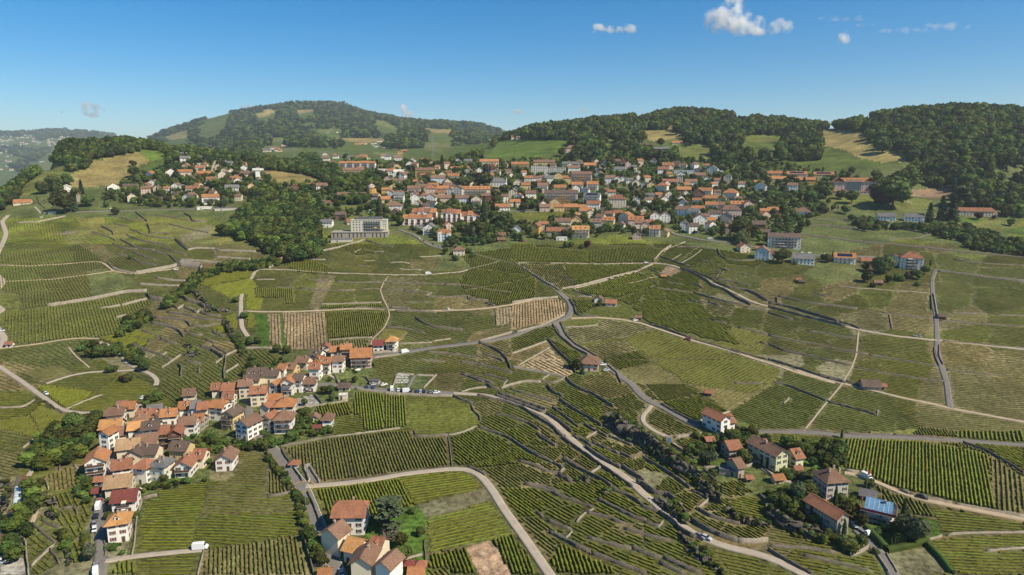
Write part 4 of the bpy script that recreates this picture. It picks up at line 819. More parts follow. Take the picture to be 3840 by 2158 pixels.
def house(u, v, wpx, st, code, rot=None, fl='', noun=None, dm=None, sz=None):
    T_, rc, wc = code; 
    x, y = hit(u, v); k = mpp(x, y); w_ = wpx * k
    near = y < 480
    w_ = max(4.0 if st > 1 else 2.2, w_)
    if rot is None: rot = random.uniform(-9, 9)
    w_ = w_ / (math.cos(R(rot)) + {'g': 1.15, 'p': .8, 'h': .85, 'j': .75, 'f': .7}[T_] * .8 * abs(math.sin(R(rot)))) * (.93 if near else 1) * (.88 if near and x > 90 and rot > 15 else 1)
    d = dm or {'g': min(w_ * 1.15, 15), 'p': min(w_ * .8, 11.5), 'h': min(w_ * .85, 15), 'j': min(w_ * .75, 12), 'f': min(w_ * .7, 12)}[T_]
    if st >= 2: d = max(d, 6)
    if near and not dm and st > 1: d = min(d * 1.22, 15.5)
    SH = 2.45 if near else 2.8; h = st * SH + (.3 if st > 1 else 0)
    if w_ < 6 and st == 1: h = 2.3
    az = math.atan2(x, y)
    root = bpy.data.objects.new(noun or 'house', None); COL.objects.link(root)
    r = R(rot) - az * .6
    cx, cy = x - math.sin(r) * d / 2, y + math.cos(r) * d / 2
    root.location = (cx, cy, g1(x, y) + .05); root.rotation_euler = (0, 0, r); root.empty_display_size = 1
    rm, wm = roofm[rc], wallm[wc]
    me, rise = roofmesh(T_, w_, d, h, rm, ov=.95 if near else .6, pit=.66 if T_ != 'g' else .66)
    roof = part('roof', me, root)
    part('wall', wallmesh(T_, w_, d, h, wm, rise, 5), root)
    sh = next((c for c in fl if c in 'rgbklv'), None)
    if near and not sh and st > 1 and 'N' not in fl: sh = random.choice('gbkr')
    if 'N' not in fl:
        sides = [0, 1, 3] if st > 1 else [0, 1]
        for s in sides:
            if 'A' in fl and s == 0: windows(root, w_, d, h, st, 0, near, None, T_, kind='b')
            else: windows(root, w_, d, h, st, s, near, sh if s != 2 else None, T_)
        if T_ == 'g' and rise > 2: part('window', WM['s'] if rise > 2.6 else WM['q'], root, (0, -d / 2 - .01, h + .15))
    else: part('door', drm, root, (-w_ * .2, -d / 2 - .01, 0))
    if T_ != 'f' and w_ > 6 and st > 1:
        for q in range(random.choice((1, 1, 2)) + (2 if 'C' in fl else 0)):
            if T_ == 'g': cx_, cy_, cz = random.choice((-1, 1)) * w_ * .12, random.uniform(-.3, .35) * d, h + rise * .76
            else: cx_, cy_, cz = random.uniform(-.3, .3) * w_, random.choice((-1, 1)) * d * .12, h + rise * .76
            part('chimney', chm, roof, (cx_, cy_, cz + .3))
    if 'D' in fl or ('p' == T_ and near and st > 1 and random.random() < .3):
        n = max(1, int(w_ / 5))
        if T_ in 'pjh':
            for i in range(n): dormer(root, rm, wm, (i - (n - 1) / 2) * w_ / (n + .5), -d / 2 * .78, h + rise * .22)
    if 'S' in fl:
        for i in range(3): part('skylight', sky_m, roof, ((i - 1) * w_ * .2, -d / 4, h + rise * .55)).rotation_euler = (math.atan2(rise, d / 2), 0, 0)
    if 'P' in fl and T_ in 'pj':
        b = MB(); a = math.atan2(rise, d / 2)
        slab(b, [(-w_ * .35, -d * .42, h + rise * .16 + .25), (w_ * .35, -d * .42, h + rise * .16 + .25), (w_ * .35, -d * .1, h + rise * .8 + .25), (-w_ * .35, -d * .1, h + rise * .8 + .25)], .06)
        part('solar_panel', b.me('solar_panel', solar), root)
    if 'B' in fl: balcony(root, w_, d, st, .75)
    if 'W' in fl: balcony(root, w_, d, st, .9, rail=woodm)
    if 'Y' in fl: balcony(root, w_, d, st, .9, 0, aw=awn)
    if 'X' in fl: balcony(root, w_, d, st, .5, 0, aw=awnw)
    for i in np.linspace(-w_ / 2, w_ / 2, max(3, int(w_ / 1.5))):
        for j in np.linspace(-d / 2 - 1, d / 2, max(3, int(d / 1.5))):
            if y < 560: block(cx + i * math.cos(r) - j * math.sin(r), cy + i * math.sin(r) + j * math.cos(r), 1)
    HREG.append([root, u, v, rc, wc, st, T_, noun or 'house', cx, cy, max(w_, d) / 2])
    return root, w_, d, h, rise, roof
HS = '''I|970 850 200 3 gow 2 Wb;1190 1045 250 2 ptc -3 g;1250 1195 240 2 pdw -5 X;1195 1490 195 3 hyw 0 D;1000 915 105 1 prw -10;985 1030 95 1 pdc -10;1235 855 185 2 prw 5;1415 905 180 3 hrw -28 k;1590 885 200 3 hgc -25 lD
1840 838 190 2 grw -10 Wk;1995 745 120 2 prc -15 k;2255 772 190 2 gbw -8 r;1350 725 190 2 gkc -12 N;1500 700 170 2 pkc -15 N;1290 650 210 2 ptc 0 N;1470 600 220 2 pbc -5 N;1790 665 220 2 pky -22 N;1060 610 135 4 gow -25 k
1110 440 210 2 pyp -5;1260 500 130 2 pbc 10 N;1372 500 135 3 pyw 0;1528 550 160 4 pkc 0 gD;1655 545 95 3 prn 0 W;1762 550 130 3 grn -3 Wr;1890 445 165 3 jbw -8 k;1975 370 120 2 pos -20;1165 395 165 4 jbw -3 B;1350 405 185 2 gbs -12;1460 320 200 2 prc -15 N
1570 315 120 2 gbw -30 N;1700 312 150 2 pow 0 D;1560 190 140 1 pgw 8 N;1290 235 130 2 poc -5;1872 232 125 2 pow 0 D;1905 95 110 2 pbc 0;1850 295 70 1 prs 0;1970 272 80 3 pgw -5 N;2046 285 90 3 prw 0 B;2175 265 200 3 jow -28 k;2290 355 190 3 gky -25 Bb
2435 455 220 3 gbw -35 k;2290 130 110 2 prw -10
M|35 915 80 2 prc 0;225 925 240 2 prc -8;440 925 180 3 pbc -3 A;618 1030 215 3 prc 0 bD;825 985 195 1 poc -5;960 1215 280 3 hoc -6 b;700 1230 170 3 grc -25 N;720 1385 170 3 grc -28 k;950 1405 265 3 hbw -5 B
1370 1245 110 1 gbw 0;1545 1340 135 2 hbw -5 k;1410 1370 80 1 pdw 0;1005 885 180 3 gow -4 B;1150 845 150 3 pkw -18 k;810 865 175 2 gow -25 k;1300 835 190 2 pbw -5 X;1375 680 160 3 prw -12 D;600 730 260 2 pkc 0 N;790 720 200 2 pkc -10 N;520 800 200 2 pkc 0 N
920 640 140 2 pow -28 g;1040 625 160 2 pby -22;1195 535 210 2 pbc -25 k;1375 435 200 2 pkw -28 r;1522 325 80 2 grc 0 r;1540 602 110 3 pow -5 BD;1690 575 165 3 jbw -8 r;1420 520 90 2 pow -30;1660 385 130 2 poc 0;1808 405 145 3 pos 0 W;2008 518 290 3 pop 0 rB
2240 300 150 2 pdw -2 A;2412 293 150 3 hyw -12 B;1775 822 160 1 pkc -3;2180 745 150 1 fgs -15 N;1760 940 120 1 fwc -3 N
J|935 1045 350 3 jrw -8 k;890 1225 215 3 pbc 55 N;955 1335 210 2 pyc -30 N;1190 1325 150 2 prc -25 N;1060 1545 260 3 gbc -15 N;1280 1580 240 3 gbw -30 N;695 1490 120 1 poc -5;382 370 82 1 hrw -3 b;1348 1102 110 1 pks -3 N;1535 1392 68 1 hds 0 N;1655 1402 80 1 hrs 0 N
1610 1500 160 1 poc -5 N
O|855 668 200 3 grw 38 k 13;925 640 90 2 prw 35 k;705 770 110 1 prn 25;955 920 190 2 prs 25;1235 810 150 1 prn 30 S;1420 1035 260 3 gbv 38 k 17;1600 1010 130 2 prv 32;1592 1062 85 1 prv 25 N;1400 1165 140 1 poc 25 N;945 990 95 1 prs 20 N;880 1092 190 1 fgs -8
1015 1110 110 2 pbs 35 N;1100 1155 75 1 prs 20 N;1150 955 120 1 prs 25;2330 225 190 1 pks 8;2440 218 60 1 prs 5;690 285 60 1 prn 0 N
L|690 680 340 3 hbe 25 C;740 1055 250 3 grs 38 C 15;1000 695 150 1 pge -10 N;540 760 60 1 hrs 0 N
G|775 1322 210 2 hbp -6 r;870 635 90 1 gbw -5;995 672 115 1 prp -5 r;1525 392 50 1 pon 0 N;1268 812 60 1 pbn 0 N;2345 130 120 2 grc 15 g;2510 205 160 3 gbl -12;2480 112 60 1 prr 0
F|2040 162 115 2 hbc -3 b;280 215 60 1 prr 20 N
E|90 1078 65 1 prw -5;1230 1690 90 1 pbs 0 N
H|160 85 325 4 pkw -5 BX;30 200 90 2 prw -8;350 250 220 2 pgw -5 A;770 240 205 2 pow -3 PB;995 240 100 1 prs 0;1262 262 75 3 grw -10;1440 305 215 4 hrw -5 X;1750 802 70 1 pkn 0 N;312 428 45 1 pon 0 N;338 446 55 1 pkn 0 N;1110 462 75 1 pbn 0 N
Q|1910 2 10 1 pbn 0 N
D|70 745 150 1 pop 3;290 772 190 2 pop 0 P;95 800 180 1 pop 5;560 778 190 2 poy 0 P;375 832 190 2 poo 0;245 908 105 3 jbw -5 k;50 1142 105 2 por 0;340 1160 165 2 hbw -8;1190 1208 170 2 pgw -2 A;1470 1215 175 2 pgw -2 A;2070 1155 370 2 jrc 5 CA;345 277 195 1 pbn 3 N;2250 1160 90 1 pbe 0
C|610 520 140 3 hbp 0;860 355 60 1 goc;1230 508 150 2 prw 5;1325 475 185 2 pkr 0 N;1490 495 170 1 pgn 0 N;1660 435 105 1 poc 0;1912 402 60 2 ggw;180 372 75 2 pbc;250 378 60 1 pbs;510 370 45 1 pbn;80 690 170 3 poy 0 Y;325 650 215 2 pby 0;585 670 165 2 pgg 0
272 745 165 5 fge 0 A;445 742 190 4 fbe -5 A;622 727 125 3 pbw -5;785 700 130 3 poc 5;930 650 60 2 ggw -20;900 685 65 2 ggw -20;872 722 70 2 gbw -20;872 770 90 2 gow -15;1045 640 85 2 pbw;1130 650 100 2 gbn;1078 702 120 1 pgw 0 A;1222 700 65 2 pgw;1272 745 80 2 fww 0 A;1568 680 110 2 poc 0 D
1515 742 100 3 prw 0;1722 735 215 2 fgl 0 A;2010 740 125 3 ggw -15;1702 780 95 2 grw 0;1885 785 120 2 pbp 0;2080 740 80 2 fww 0;2170 762 120 1 fgc 0;2460 782 50 2 gbp;1960 832 95 2 ggw 0;1802 852 115 2 pbw 0;2315 872 95 2 pbw 8;2490 915 130 3 gkw -15 k;2470 832 70 1 poc
60 860 100 2 gbc;165 832 85 3 poe 0;242 832 70 3 pbw 0;312 822 60 3 pbe;372 832 90 3 pgw 0;470 812 110 3 gby 0;555 832 85 3 poy 0;700 832 205 5 pbp 0 Y;985 832 105 3 pbw -5;1062 822 85 2 gbw -5;1112 818 70 2 grw;1185 832 75 2 pgw;1250 858 95 2 gbc 10;1590 852 150 2 prc 0;1402 902 95 3 gby 5;1500 932 125 4 hrc -20
30 932 75 2 ggw;140 907 90 3 poy 0;310 912 105 3 pbw 0 B;485 912 120 2 pow 0 B;658 902 112 3 pow 0 B;810 897 115 3 pow 0 B;950 942 110 2 hbe 0;1730 932 140 2 pon 0;2185 985 160 3 hoc -20;1935 965 150 3 poc -15 S;1880 1012 110 4 gbn 0 W;2030 900 60 1 pbn
495 1035 330 5 pke 0 Y;190 992 105 3 pbw 0;258 1010 95 1 fww 0 N;432 1082 110 3 gby 0;798 1042 185 4 pgw -12 PB;1055 1072 185 4 hrc -6 gD;1000 1000 80 4 prc 0;1535 1032 105 2 gbw 15;1385 992 85 2 pge 0;700 1112 90 2 poc -5;815 1102 140 3 prw -8;590 1112 140 2 poo 0 B;330 1112 105 2 pbp 0;472 1112 100 2 poy 0
30 1062 105 2 poc 0;1990 1022 150 2 pop 0;2000 1112 125 3 poc -10;2080 1112 120 3 pbp -10;2270 1082 140 2 pop 0 D;2382 1102 110 3 grp 10 g;2200 1162 200 3 hbp 0;2540 1152 90 2 poc;1712 1162 170 3 pbw -18 k;1822 1182 120 3 pgw -10;1872 1132 130 2 pow 0;1890 1282 135 4 gbw 0 k;1990 1272 100 3 poy 0;2042 1202 125 3 pkw 5
2152 1232 130 3 gks -10;2482 1292 130 2 pkn 0 N;2190 1342 85 3 pbs 0;1542 1222 95 3 gow 0 k;1442 1222 105 3 grw 0 k;1332 1192 90 2 hoc 5;1392 1242 90 1 prw 0;642 1192 100 2 hyc -20;740 1152 140 2 poc -15;795 1172 100 2 gbc;1060 1172 105 2 prc -10;1125 1232 160 3 goc -25;1245 1270 155 3 pop 0 D;1285 1302 100 3 pbc 0
1340 1352 90 4 gbp 0 k;1432 1362 115 3 pow -5 BD;1522 1367 100 2 gby -20;960 1272 135 3 joy -12 D;845 1292 120 3 pbe -5 D;230 1335 105 3 gro -20;316 1312 105 3 jrc 0 k;512 1262 160 2 pbc 0;645 1252 110 2 gyy 0;430 1362 180 2 prs -5;560 1350 110 2 pks -5;690 1372 170 3 pyc 0 DW;42 1342 90 2 ggl 0 N;500 1402 110 1 fww 0 A;1180 1100 120 1 fgc 0 N;2550 1342 100 1 pkn
B|740 660 125 2 pbw 5;980 752 210 3 pby 0 B;610 600 110 1 fww 0 A;1070 586 142 1 fww 0 A;690 546 42 1 gww;795 562 20 2 poy;1240 412 50 2 pbw;1288 432 55 2 poy;1450 532 55 1 poy;1490 512 60 1 por;1030 440 80 1 poo;280 452 50 1 pow;78 515 30 1 gbw;715 320 35 1 pbw;818 320 28 1 gbw;910 315 90 1 pbn;1162 186 26 1 gow;1700 772 190 4 pbo 0 B
1550 667 85 2 grw;1290 722 130 2 fww 0 A;1360 742 90 2 prw 0 A;1445 752 120 2 pww 0 A;1380 772 95 2 fww 0 A;1490 775 90 2 pbw 0;1400 842 95 2 hby 0;1480 842 85 2 hbw 0;1985 792 115 2 pow 0 B;1830 832 145 3 pbl 0;2345 662 190 3 poc 0 A;1300 932 75 2 poo 0;1378 902 80 2 gyy 0;1342 962 100 2 grw -15;1590 942 130 3 pbp 0 B
1702 902 100 2 pbc;1785 892 105 2 poc 0;1950 892 135 2 jbp 0 D;1760 942 115 3 hrp 0;1880 922 120 2 pos 0;1950 952 80 3 gow -20;2028 985 105 5 gbe -15 A;2210 970 290 4 poc 0 DB;2082 1022 155 2 jbl 0 k;1890 1017 150 2 pbp 0;1755 1032 125 3 gbw -12;1688 1012 80 3 hrw;1600 1032 95 3 gbw 0;1440 1032 105 4 pgw 0 B
1320 1032 130 2 poy 0 k;1210 1042 90 2 pge 0;2218 1055 110 3 gbc 0 B;2312 1042 90 4 pbr 0 B;2502 1022 70 3 pbw 0;2478 1112 145 2 pow 0 A;1392 1162 105 2 gbn -10;1375 1120 180 3 hbw -5;1155 1120 60 1 fww;848 1192 110 2 pkn -5;705 1272 125 2 pgw -8;1648 1302 115 1 pgw -5;1740 1352 135 3 ggw -8 X;1942 1302 110 2 gop 15;2460 1372 100 1 pbs
2470 1420 85 1 pbn;400 912 115 2 gon 10 W;500 872 110 1 prw -5;660 892 105 2 pbw 0 A;885 992 135 2 pbw 0;1050 992 105 2 pbw -5;785 972 60 1 poc;710 1052 135 1 pbw -5 S;2110 780 70 1 ggc;2180 800 60 1 gyc;860 1420 210 1 fge 0 N;15 720 60 2 gbw;90 738 50 1 pbw;965 1240 110 1 pre 20 N;2200 760 70 2 gbc;1620 830 80 1 por;2120 690 90 1 poc;2000 700 110 1 poy
1700 610 80 1 pbe;1430 600 90 2 pbe;2030 640 80 2 ggw;2130 640 90 2 pgc;1770 640 60 1 gbc;1575 625 60 2 gbw
A|1145 902 125 2 gow 12;1310 902 130 2 pkc 0 A;1332 1022 95 3 gbc 12;222 1042 150 1 poc 0;662 912 90 2 gww 5;420 615 45 2 fww;500 1135 100 1 fke 0 N;1612 1012 115 1 pkl 0 A;1530 862 100 2 gbw -10;1722 752 115 2 gow 12;1860 752 130 2 poc 0;1842 572 80 2 pgw 0;1860 612 90 2 pgw 0 A;1990 602 80 2 ggw -5;2012 642 130 1 fgw 0 A;2012 707 90 2 prc 0
2052 767 150 2 por -12;2200 582 82 1 pow;2272 604 90 1 fgw;2282 642 95 1 pgw 0;2312 668 80 1 fww 0 A;2430 657 90 1 poc 0;2455 702 65 2 gbw 0;2242 772 95 2 gkc 0;2330 742 90 2 gbc 10;2450 747 110 1 pbc 0;2252 732 60 2 gbc;1762 892 95 2 gbw -12;1822 907 80 2 ggw -10;1930 922 115 2 prc 0;2042 907 90 1 pbc 0;2150 922 105 1 gkc 5;2330 912 130 2 pgw 0 A
1922 987 105 2 hbw -5;2122 1032 180 3 pow 12 B;2532 912 80 3 goy 10;1700 842 75 1 pbn;2548 1012 60 1 fgw;2270 1100 210 1 fge 0 N;2050 1090 130 1 fww 0 N;2560 720 60 1 fgw;2340 810 60 2 pbn;2390 780 80 1 prw;1700 930 60 1 fgl;2170 520 40 1 por;2480 490 50 1 poc;2545 495 40 1 poc;1003 372 28 1 pow;905 352 14 1 fww;940 353 14 1 fww'''
for l in HS.replace('\n', ';').split(';'):
    if '|' in l: tl, l = l.split('|'); tt = TL[tl]
    q = l.split()
    if len(q) < 5 or float(q[2]) < 12: continue
    u, v, w_ = tt[0] + float(q[0]) * tt[2], tt[1] + float(q[1]) * tt[2], float(q[2]) * tt[2]
    st = int(q[3]); rot = float(q[5]) if len(q) > 5 else None; fl = q[6] if len(q) > 6 else ''
    dm_ = float(q[7]) if len(q) > 7 else None
    if v < 560 and w_ < 15: fl += 'N'
    noun = 'house'
    if st == 1 and 'N' in fl: noun = 'shed' if w_ < 60 else 'outbuilding'
    if st >= 4 and w_ > 50: noun = 'apartment_building'
    if q[4] in ('pkr', 'pbn') and w_ > 60: noun = 'barn'
    house(u, v, w_, st, q[4], rot, fl, noun, dm_)
# ---- the small houses packed between those above, too many to take singly
def townfill():
    b = MB(); P = [(h[8], h[9], h[10]) for h in HREG]; R_ = np.concatenate([a for a, w_ in roadpts]); out = []
    T1 = pts('Z:880,440 1000,405 1250,405 1600,405 1900,430 2100,430 2160,500 1960,540 1950,590 1700,590 1640,605 1450,605 1440,560 1230,500 1010,560 930,500'); T2 = pts('Z:420,420 660,380 660,500 560,525 330,500 380,440')
    ms = ['w', 'c', 'c', 'y', 'p', 'w']; rs = ['r', 'b', 'o', 'k', 'b', 'o']; n = 0
    for _ in range(5200):
        if n > 120: break
        x, y = random.uniform(-700, 320), random.uniform(700, 1150); z = g1(x, y); u, v, zc = proj(x, y, z)
        q = np.array([[u]]), np.array([[v]])
        if not (inpoly(T1, *q)[0, 0] or inpoly(T2, *q)[0, 0]): continue
        if inpoly(pts('C:0,1100 600,1100 600,1190 0,1260'), *q)[0, 0] or inpoly(pts('B:1250,1300 1600,1340 1700,1448 1000,1448'), *q)[0, 0]: continue
        w_, d = random.uniform(7, 12), random.uniform(7, 10); r = max(w_, d) / 2
        if any((x - a) ** 2 + (y - c) ** 2 < (r + e * .8 + 4.2) ** 2 for a, c, e in P): continue
        if np.min((R_[:, 0] - x) ** 2 + (R_[:, 1] - y) ** 2) < (r + 3) ** 2: continue
        P.append((x, y, r)); n += 1; HREG.append([None, u, v, None, None, 0, '', None, x, y, r]); h = random.choice((5.2, 5.6, 8)); a = R(random.uniform(-25, 25)); ca, sa = math.cos(a), math.sin(a); g = random.random() < .5; rise = (w_ if g else d) * .33
        def tr(p): return (x + p[0] * ca - p[1] * sa, y + p[0] * sa + p[1] * ca, z + p[2])
        hx, hy = w_ / 2, d / 2; m = random.randrange(6); k = 6 + random.randrange(6)
        def bx(x0, x1, y0, y1, z0, z1, mm): b.add([tr(p) for p in ((x0, y0, z0), (x1, y0, z0), (x1, y1, z0), (x0, y1, z0), (x0, y0, z1), (x1, y0, z1), (x1, y1, z1), (x0, y1, z1))], [(0, 3, 2, 1), (4, 5, 6, 7), (0, 1, 5, 4), (1, 2, 6, 5), (2, 3, 7, 6), (3, 0, 4, 7)], mm)
        bx(-hx, hx, -hy, hy, -5, h, m)
        e = .6
        if g:
            b.add([tr(p) for p in ((-hx, -hy, h), (hx, -hy, h), (0, -hy, h + rise), (-hx, hy, h), (hx, hy, h), (0, hy, h + rise))], [(0, 1, 2), (5, 4, 3)], m)
            for s in (-1, 1): b.add([tr(p) for p in ((s * (hx + e), -hy - e, h - .3), (s * (hx + e), hy + e, h - .3), (0, hy + e, h + rise + .1), (0, -hy - e, h + rise + .1))], [(0, 1, 2, 3)], k)
        else:
            b.add([tr(p) for p in ((-hx, -hy, h), (-hx, hy, h), (-hx, 0, h + rise), (hx, -hy, h), (hx, hy, h), (hx, 0, h + rise))], [(2, 1, 0), (3, 4, 5)], m)
            for s in (-1, 1): b.add([tr(p) for p in ((-hx - e, s * (hy + e), h - .3), (hx + e, s * (hy + e), h - .3), (hx + e, 0, h + rise + .1), (-hx - e, 0, h + rise + .1))], [(0, 1, 2, 3)], k)
        for zz in np.arange(1, h - 1.2, 2.7):
            for i in range(3): q_ = (-1 + i) * w_ * .3; bx(q_ - .45, q_ + .45, -hy - .04, -hy + .02, zz, zz + 1.3, 12)
            for i in range(2): q_ = (-.5 + i) * d * .45; bx(hx - .02, hx + .04, q_ - .45, q_ + .45, zz, zz + 1.3, 12)
        bx(.8, 1.4, .8, 1.4, h, h + rise + .9, 3)
    o = lk(bpy.data.objects.new('packed_houses', b.me('packed_houses', *[wallm[c] for c in ms], *[roofm[c] for c in rs], glass)), kind='stuff', label='small gabled houses packed between the larger ones of the town', category='houses')
townfill()
# ---- larger buildings of their own kind
def place(name, u, v, rot=0):
    x, y = hit(u, v); r = R(rot) - math.atan2(x, y) * .6
    o = bpy.data.objects.new(name, None); COL.objects.link(o); o.location = (x, y, g1(x, y)); o.rotation_euler = (0, 0, r); return o, mpp(x, y), x, y
def rootreg(o, u, v, x, y, r, label, cat): o['label'] = label; o['category'] = cat; HREG.append([o, u, v, None, None, 0, '', None, x, y, r])
# hotel
u, v = pts('D:860,932')[0]; o, k, x, y = place('hotel', u, v, -1); s = 400 * .37296 * k; hh = 17; pl = wallm['p']; ro = roofm['o']
b = MB(); b.box(-s / 2, -s * .17, 1, 14, -4, hh); b.box(s * .17, s / 2, 1, 14, -4, hh); b.box(-s * .17, s * .17, 2.2, 13.8, -4, hh + .1); b.box(-s / 2, s / 2, -3, 1, -4, 3.4); part('wall', b.me('wall', pl), o)
me, rise = roofmesh('h', s, 13, hh, ro, ov=1, pit=.7); part('roof', me, o, (0, 7.5, 0))
for sx in (-1, 1):
    me, _ = roofmesh('j', 12, s * .27, hh, ro, ov=.8, pit=.8); b = MB(); part('cross_roof', roofmesh('g', s * .27, 9, hh - .2, ro, ov=.7, pit=.75)[0], o, (sx * s * .36, 4.6, 0))
    b = MB(); slab(b, [(-s * .17, -3.4, 3.4), (s * .17, -3.4, 3.4), (s * .17, 1, 4.4), (-s * .17, 1, 4.4)], .15); part('porch_roof', b.me('porch_roof', ro), o, (sx * s * .335, 0, 0))
b = MB(); b.box(-s * .165, s * .165, .9, 2.19, 3.5, hh + 1.5, 0)
for i in range(8): b.box(-s * .165 + i * s * .33 / 7 - .08, -s * .165 + i * s * .33 / 7 + .08, .8, .899, 3.5, hh + 1.5, 1)
part('glazed_bay', b.me('glazed_bay', mat('green_glass', (.22, .33, .33), .3), framem), o)
for f in range(5): part('balcony', (lambda q: (q.box(-s * .16, s * .16, .1, .79, 3.6 + f * 2.6, 3.75 + f * 2.6, 0), q.box(-s * .16, s * .16, .1, .16, 3.8 + f * 2.6, 4.5 + f * 2.6, 1)))(bb := MB()) and bb.me('balcony', framem, glass), o)
for i in range(7): dormer(o, ro, pl, (i - 3) * s * .085, 4.0, hh + 1.2)
for sx in (-1, 1):
    for f in range(4):
        for i in range(4): part('window', WM['t'], o, (sx * (s * .2 + i * s * .082), .99, 4.8 + f * 2.6))
    for i in range(5): part('window', WM['d'], o, (sx * (s * .06 + i * s * .095), -3.01, .6))
rootreg(o, u, v, x, y, s / 2, 'large pink hotel with orange mansard roof and green glazed centre bay', 'hotel')
# clinic: white flat-roofed block on a long podium
u, v = pts('B:1040,1378')[0]; o, k, x, y = place('clinic', u, v, -4); s = 560 * .37296 * k; ww = wallm['w']; W2 = s * .66
b = MB(); b.box(-s / 2, s / 2, 0, 22, -5, 6.2); b.box(-s / 2 - .5, s / 2 + .5, -.6, 22, 6.2, 6.7, 0); part('podium_wall', b.me('podium_wall', wallm['s']), o)
b = MB(); b.box(s * .5 - W2, s * .5 - .8, 6, 17, 6.7, 19, 0); b.box(s * .5 - W2 - .2, s * .5 - .5, 5.7, 17.2, 19, 19.6, 0); part('wall', b.me('wall', mat('clinic_render', (.56, .54, .44))), o)
b = MB(); b.box(s * .5 - W2 + 5, s * .5 - 6, 8, 16, 19.6, 22.2, 0); part('rooftop_storey', b.me('rooftop_storey', roofm['g']), o)
for f in range(4):
    for i in range(3): part('window', WM['b'], o, (s * .5 - W2 + 3 + i * 3.2, 5.99, 7.6 + f * 2.9))
    q = MB(); q.box(0, W2 * .46, 4.9, 5.98, 7.2 + f * 2.9, 7.35 + f * 2.9, 0); q.box(0, W2 * .46, 4.9, 4.96, 7.4 + f * 2.9, 8.2 + f * 2.9, 1); part('balcony', q.me('balcony', slabm, glass), o, (s * .5 - W2 * .66, 0, 0))
    for i in range(7): part('window', WM['d'], o, (s * .5 - W2 * .64 + i * W2 * .067, 5.99, 7.4 + f * 2.9))
    for i in range(2): part('window', WM['s'], o, (s * .5 - 4.5 + i * 1.8, 5.99, 7.9 + f * 2.9))
for dx in (0, W2 * .22):
    q = MB(); slab(q, [(0, 3.6, 10.6), (3.6, 3.6, 10.6), (3.6, 4.9, 11.2), (0, 4.9, 11.2)], .06); part('awning', q.me('awning', awn), o, (s * .5 - W2 * .38 + dx, 0, 0))
for i in range(14):
    if i in (3, 9): continue
    q = MB(); q.box(-.6, .6, -.05, .1, 0, 4.6); part('window', q.me('window', glass), o, (-s / 2 + (i + .7) * s / 14.5, -.01, .8))
rootreg(o, u, v, x, y, s / 2, 'long white flat-roofed clinic with yellow awnings on a stone podium', 'clinic')
# two stepped blocks of terrace flats
def flats(u, v, s_, n, lab, h=9.5, back=0):
    o, k, x, y = place('apartment_building', u, v, -6); s = s_ * .37296 * k; bw = s / n
    for i in range(n):
        st = .9 * ((i * 2) % 3) * .6; hh = h + st; cx = -s / 2 + bw * (i + .5); yo = -.8 * (i % 2)
        b = MB(); b.box(cx - bw / 2 + .02, cx + bw / 2 - .02, yo, 11, -4, hh); part('wall', b.me('wall', wallm['w']), o)
        b = MB(); slab(b, [(cx - bw / 2 + .05, yo - .5, hh), (cx + bw / 2 - .05, yo - .5, hh), (cx + bw / 2 - .05, 7.5, hh + 4.6), (cx - bw / 2 + .05, 7.5, hh + 4.6)], .2); slab(b, [(cx - bw / 2 + .05, 7.51, hh + 4.6), (cx + bw / 2 - .05, 7.51, hh + 4.6), (cx + bw / 2 - .05, 11.4, hh), (cx - bw / 2 + .05, 11.4, hh)], .2)
        b.box(cx - bw / 2, cx - bw / 2 + .35, yo - .6, 7.5, hh - .6, hh + .4, 1)
        rf = part('roof', b.me('roof', roofm[random.choice('orb')], wallm['p']), o)
        q = part('skylight', sky_m, rf, (cx, 2.6, hh + 2.4)); q.rotation_euler = (math.atan2(4.6, 8), 0, 0)
        b = MB(); b.box(-bw * .24, bw * .24, -.06, .05, -.0, h - 1.0); part('balcony_bay', b.me('balcony_bay', railm), o, (cx + bw * .2, yo - .01, .5))
        for f in range(int(h / 2.7)):
            q = MB(); q.box(-bw * .24, bw * .24, -1.0, -.07, 0, .15, 0); q.box(-bw * .24, bw * .24, -1.0, -.93, .2, .95, 1); part('balcony', q.me('balcony', slabm, wallm['r']), o, (cx + bw * .2, yo, .5 + f * 2.7))
    rootreg(o, u, v, x, y, s / 2, lab, 'apartment building')
flats(*pts('B:1690,1205')[0], 250, 4, 'rear row of white terrace flats with stepped orange roofs, beside the clinic', 10)
flats(*pts('B:1622,1250')[0], 300, 5, 'front row of white stepped flats with orange roofs, nearest the clinic', 7.5)
flats(*pts('B:1960,1222')[0], 200, 4, 'taller half of the second stepped flats block, left of the tall poplar', 10.5)
flats(*pts('B:2155,1215')[0], 185, 3, 'lower half of the second stepped flats block, beside the tall poplar', 7)
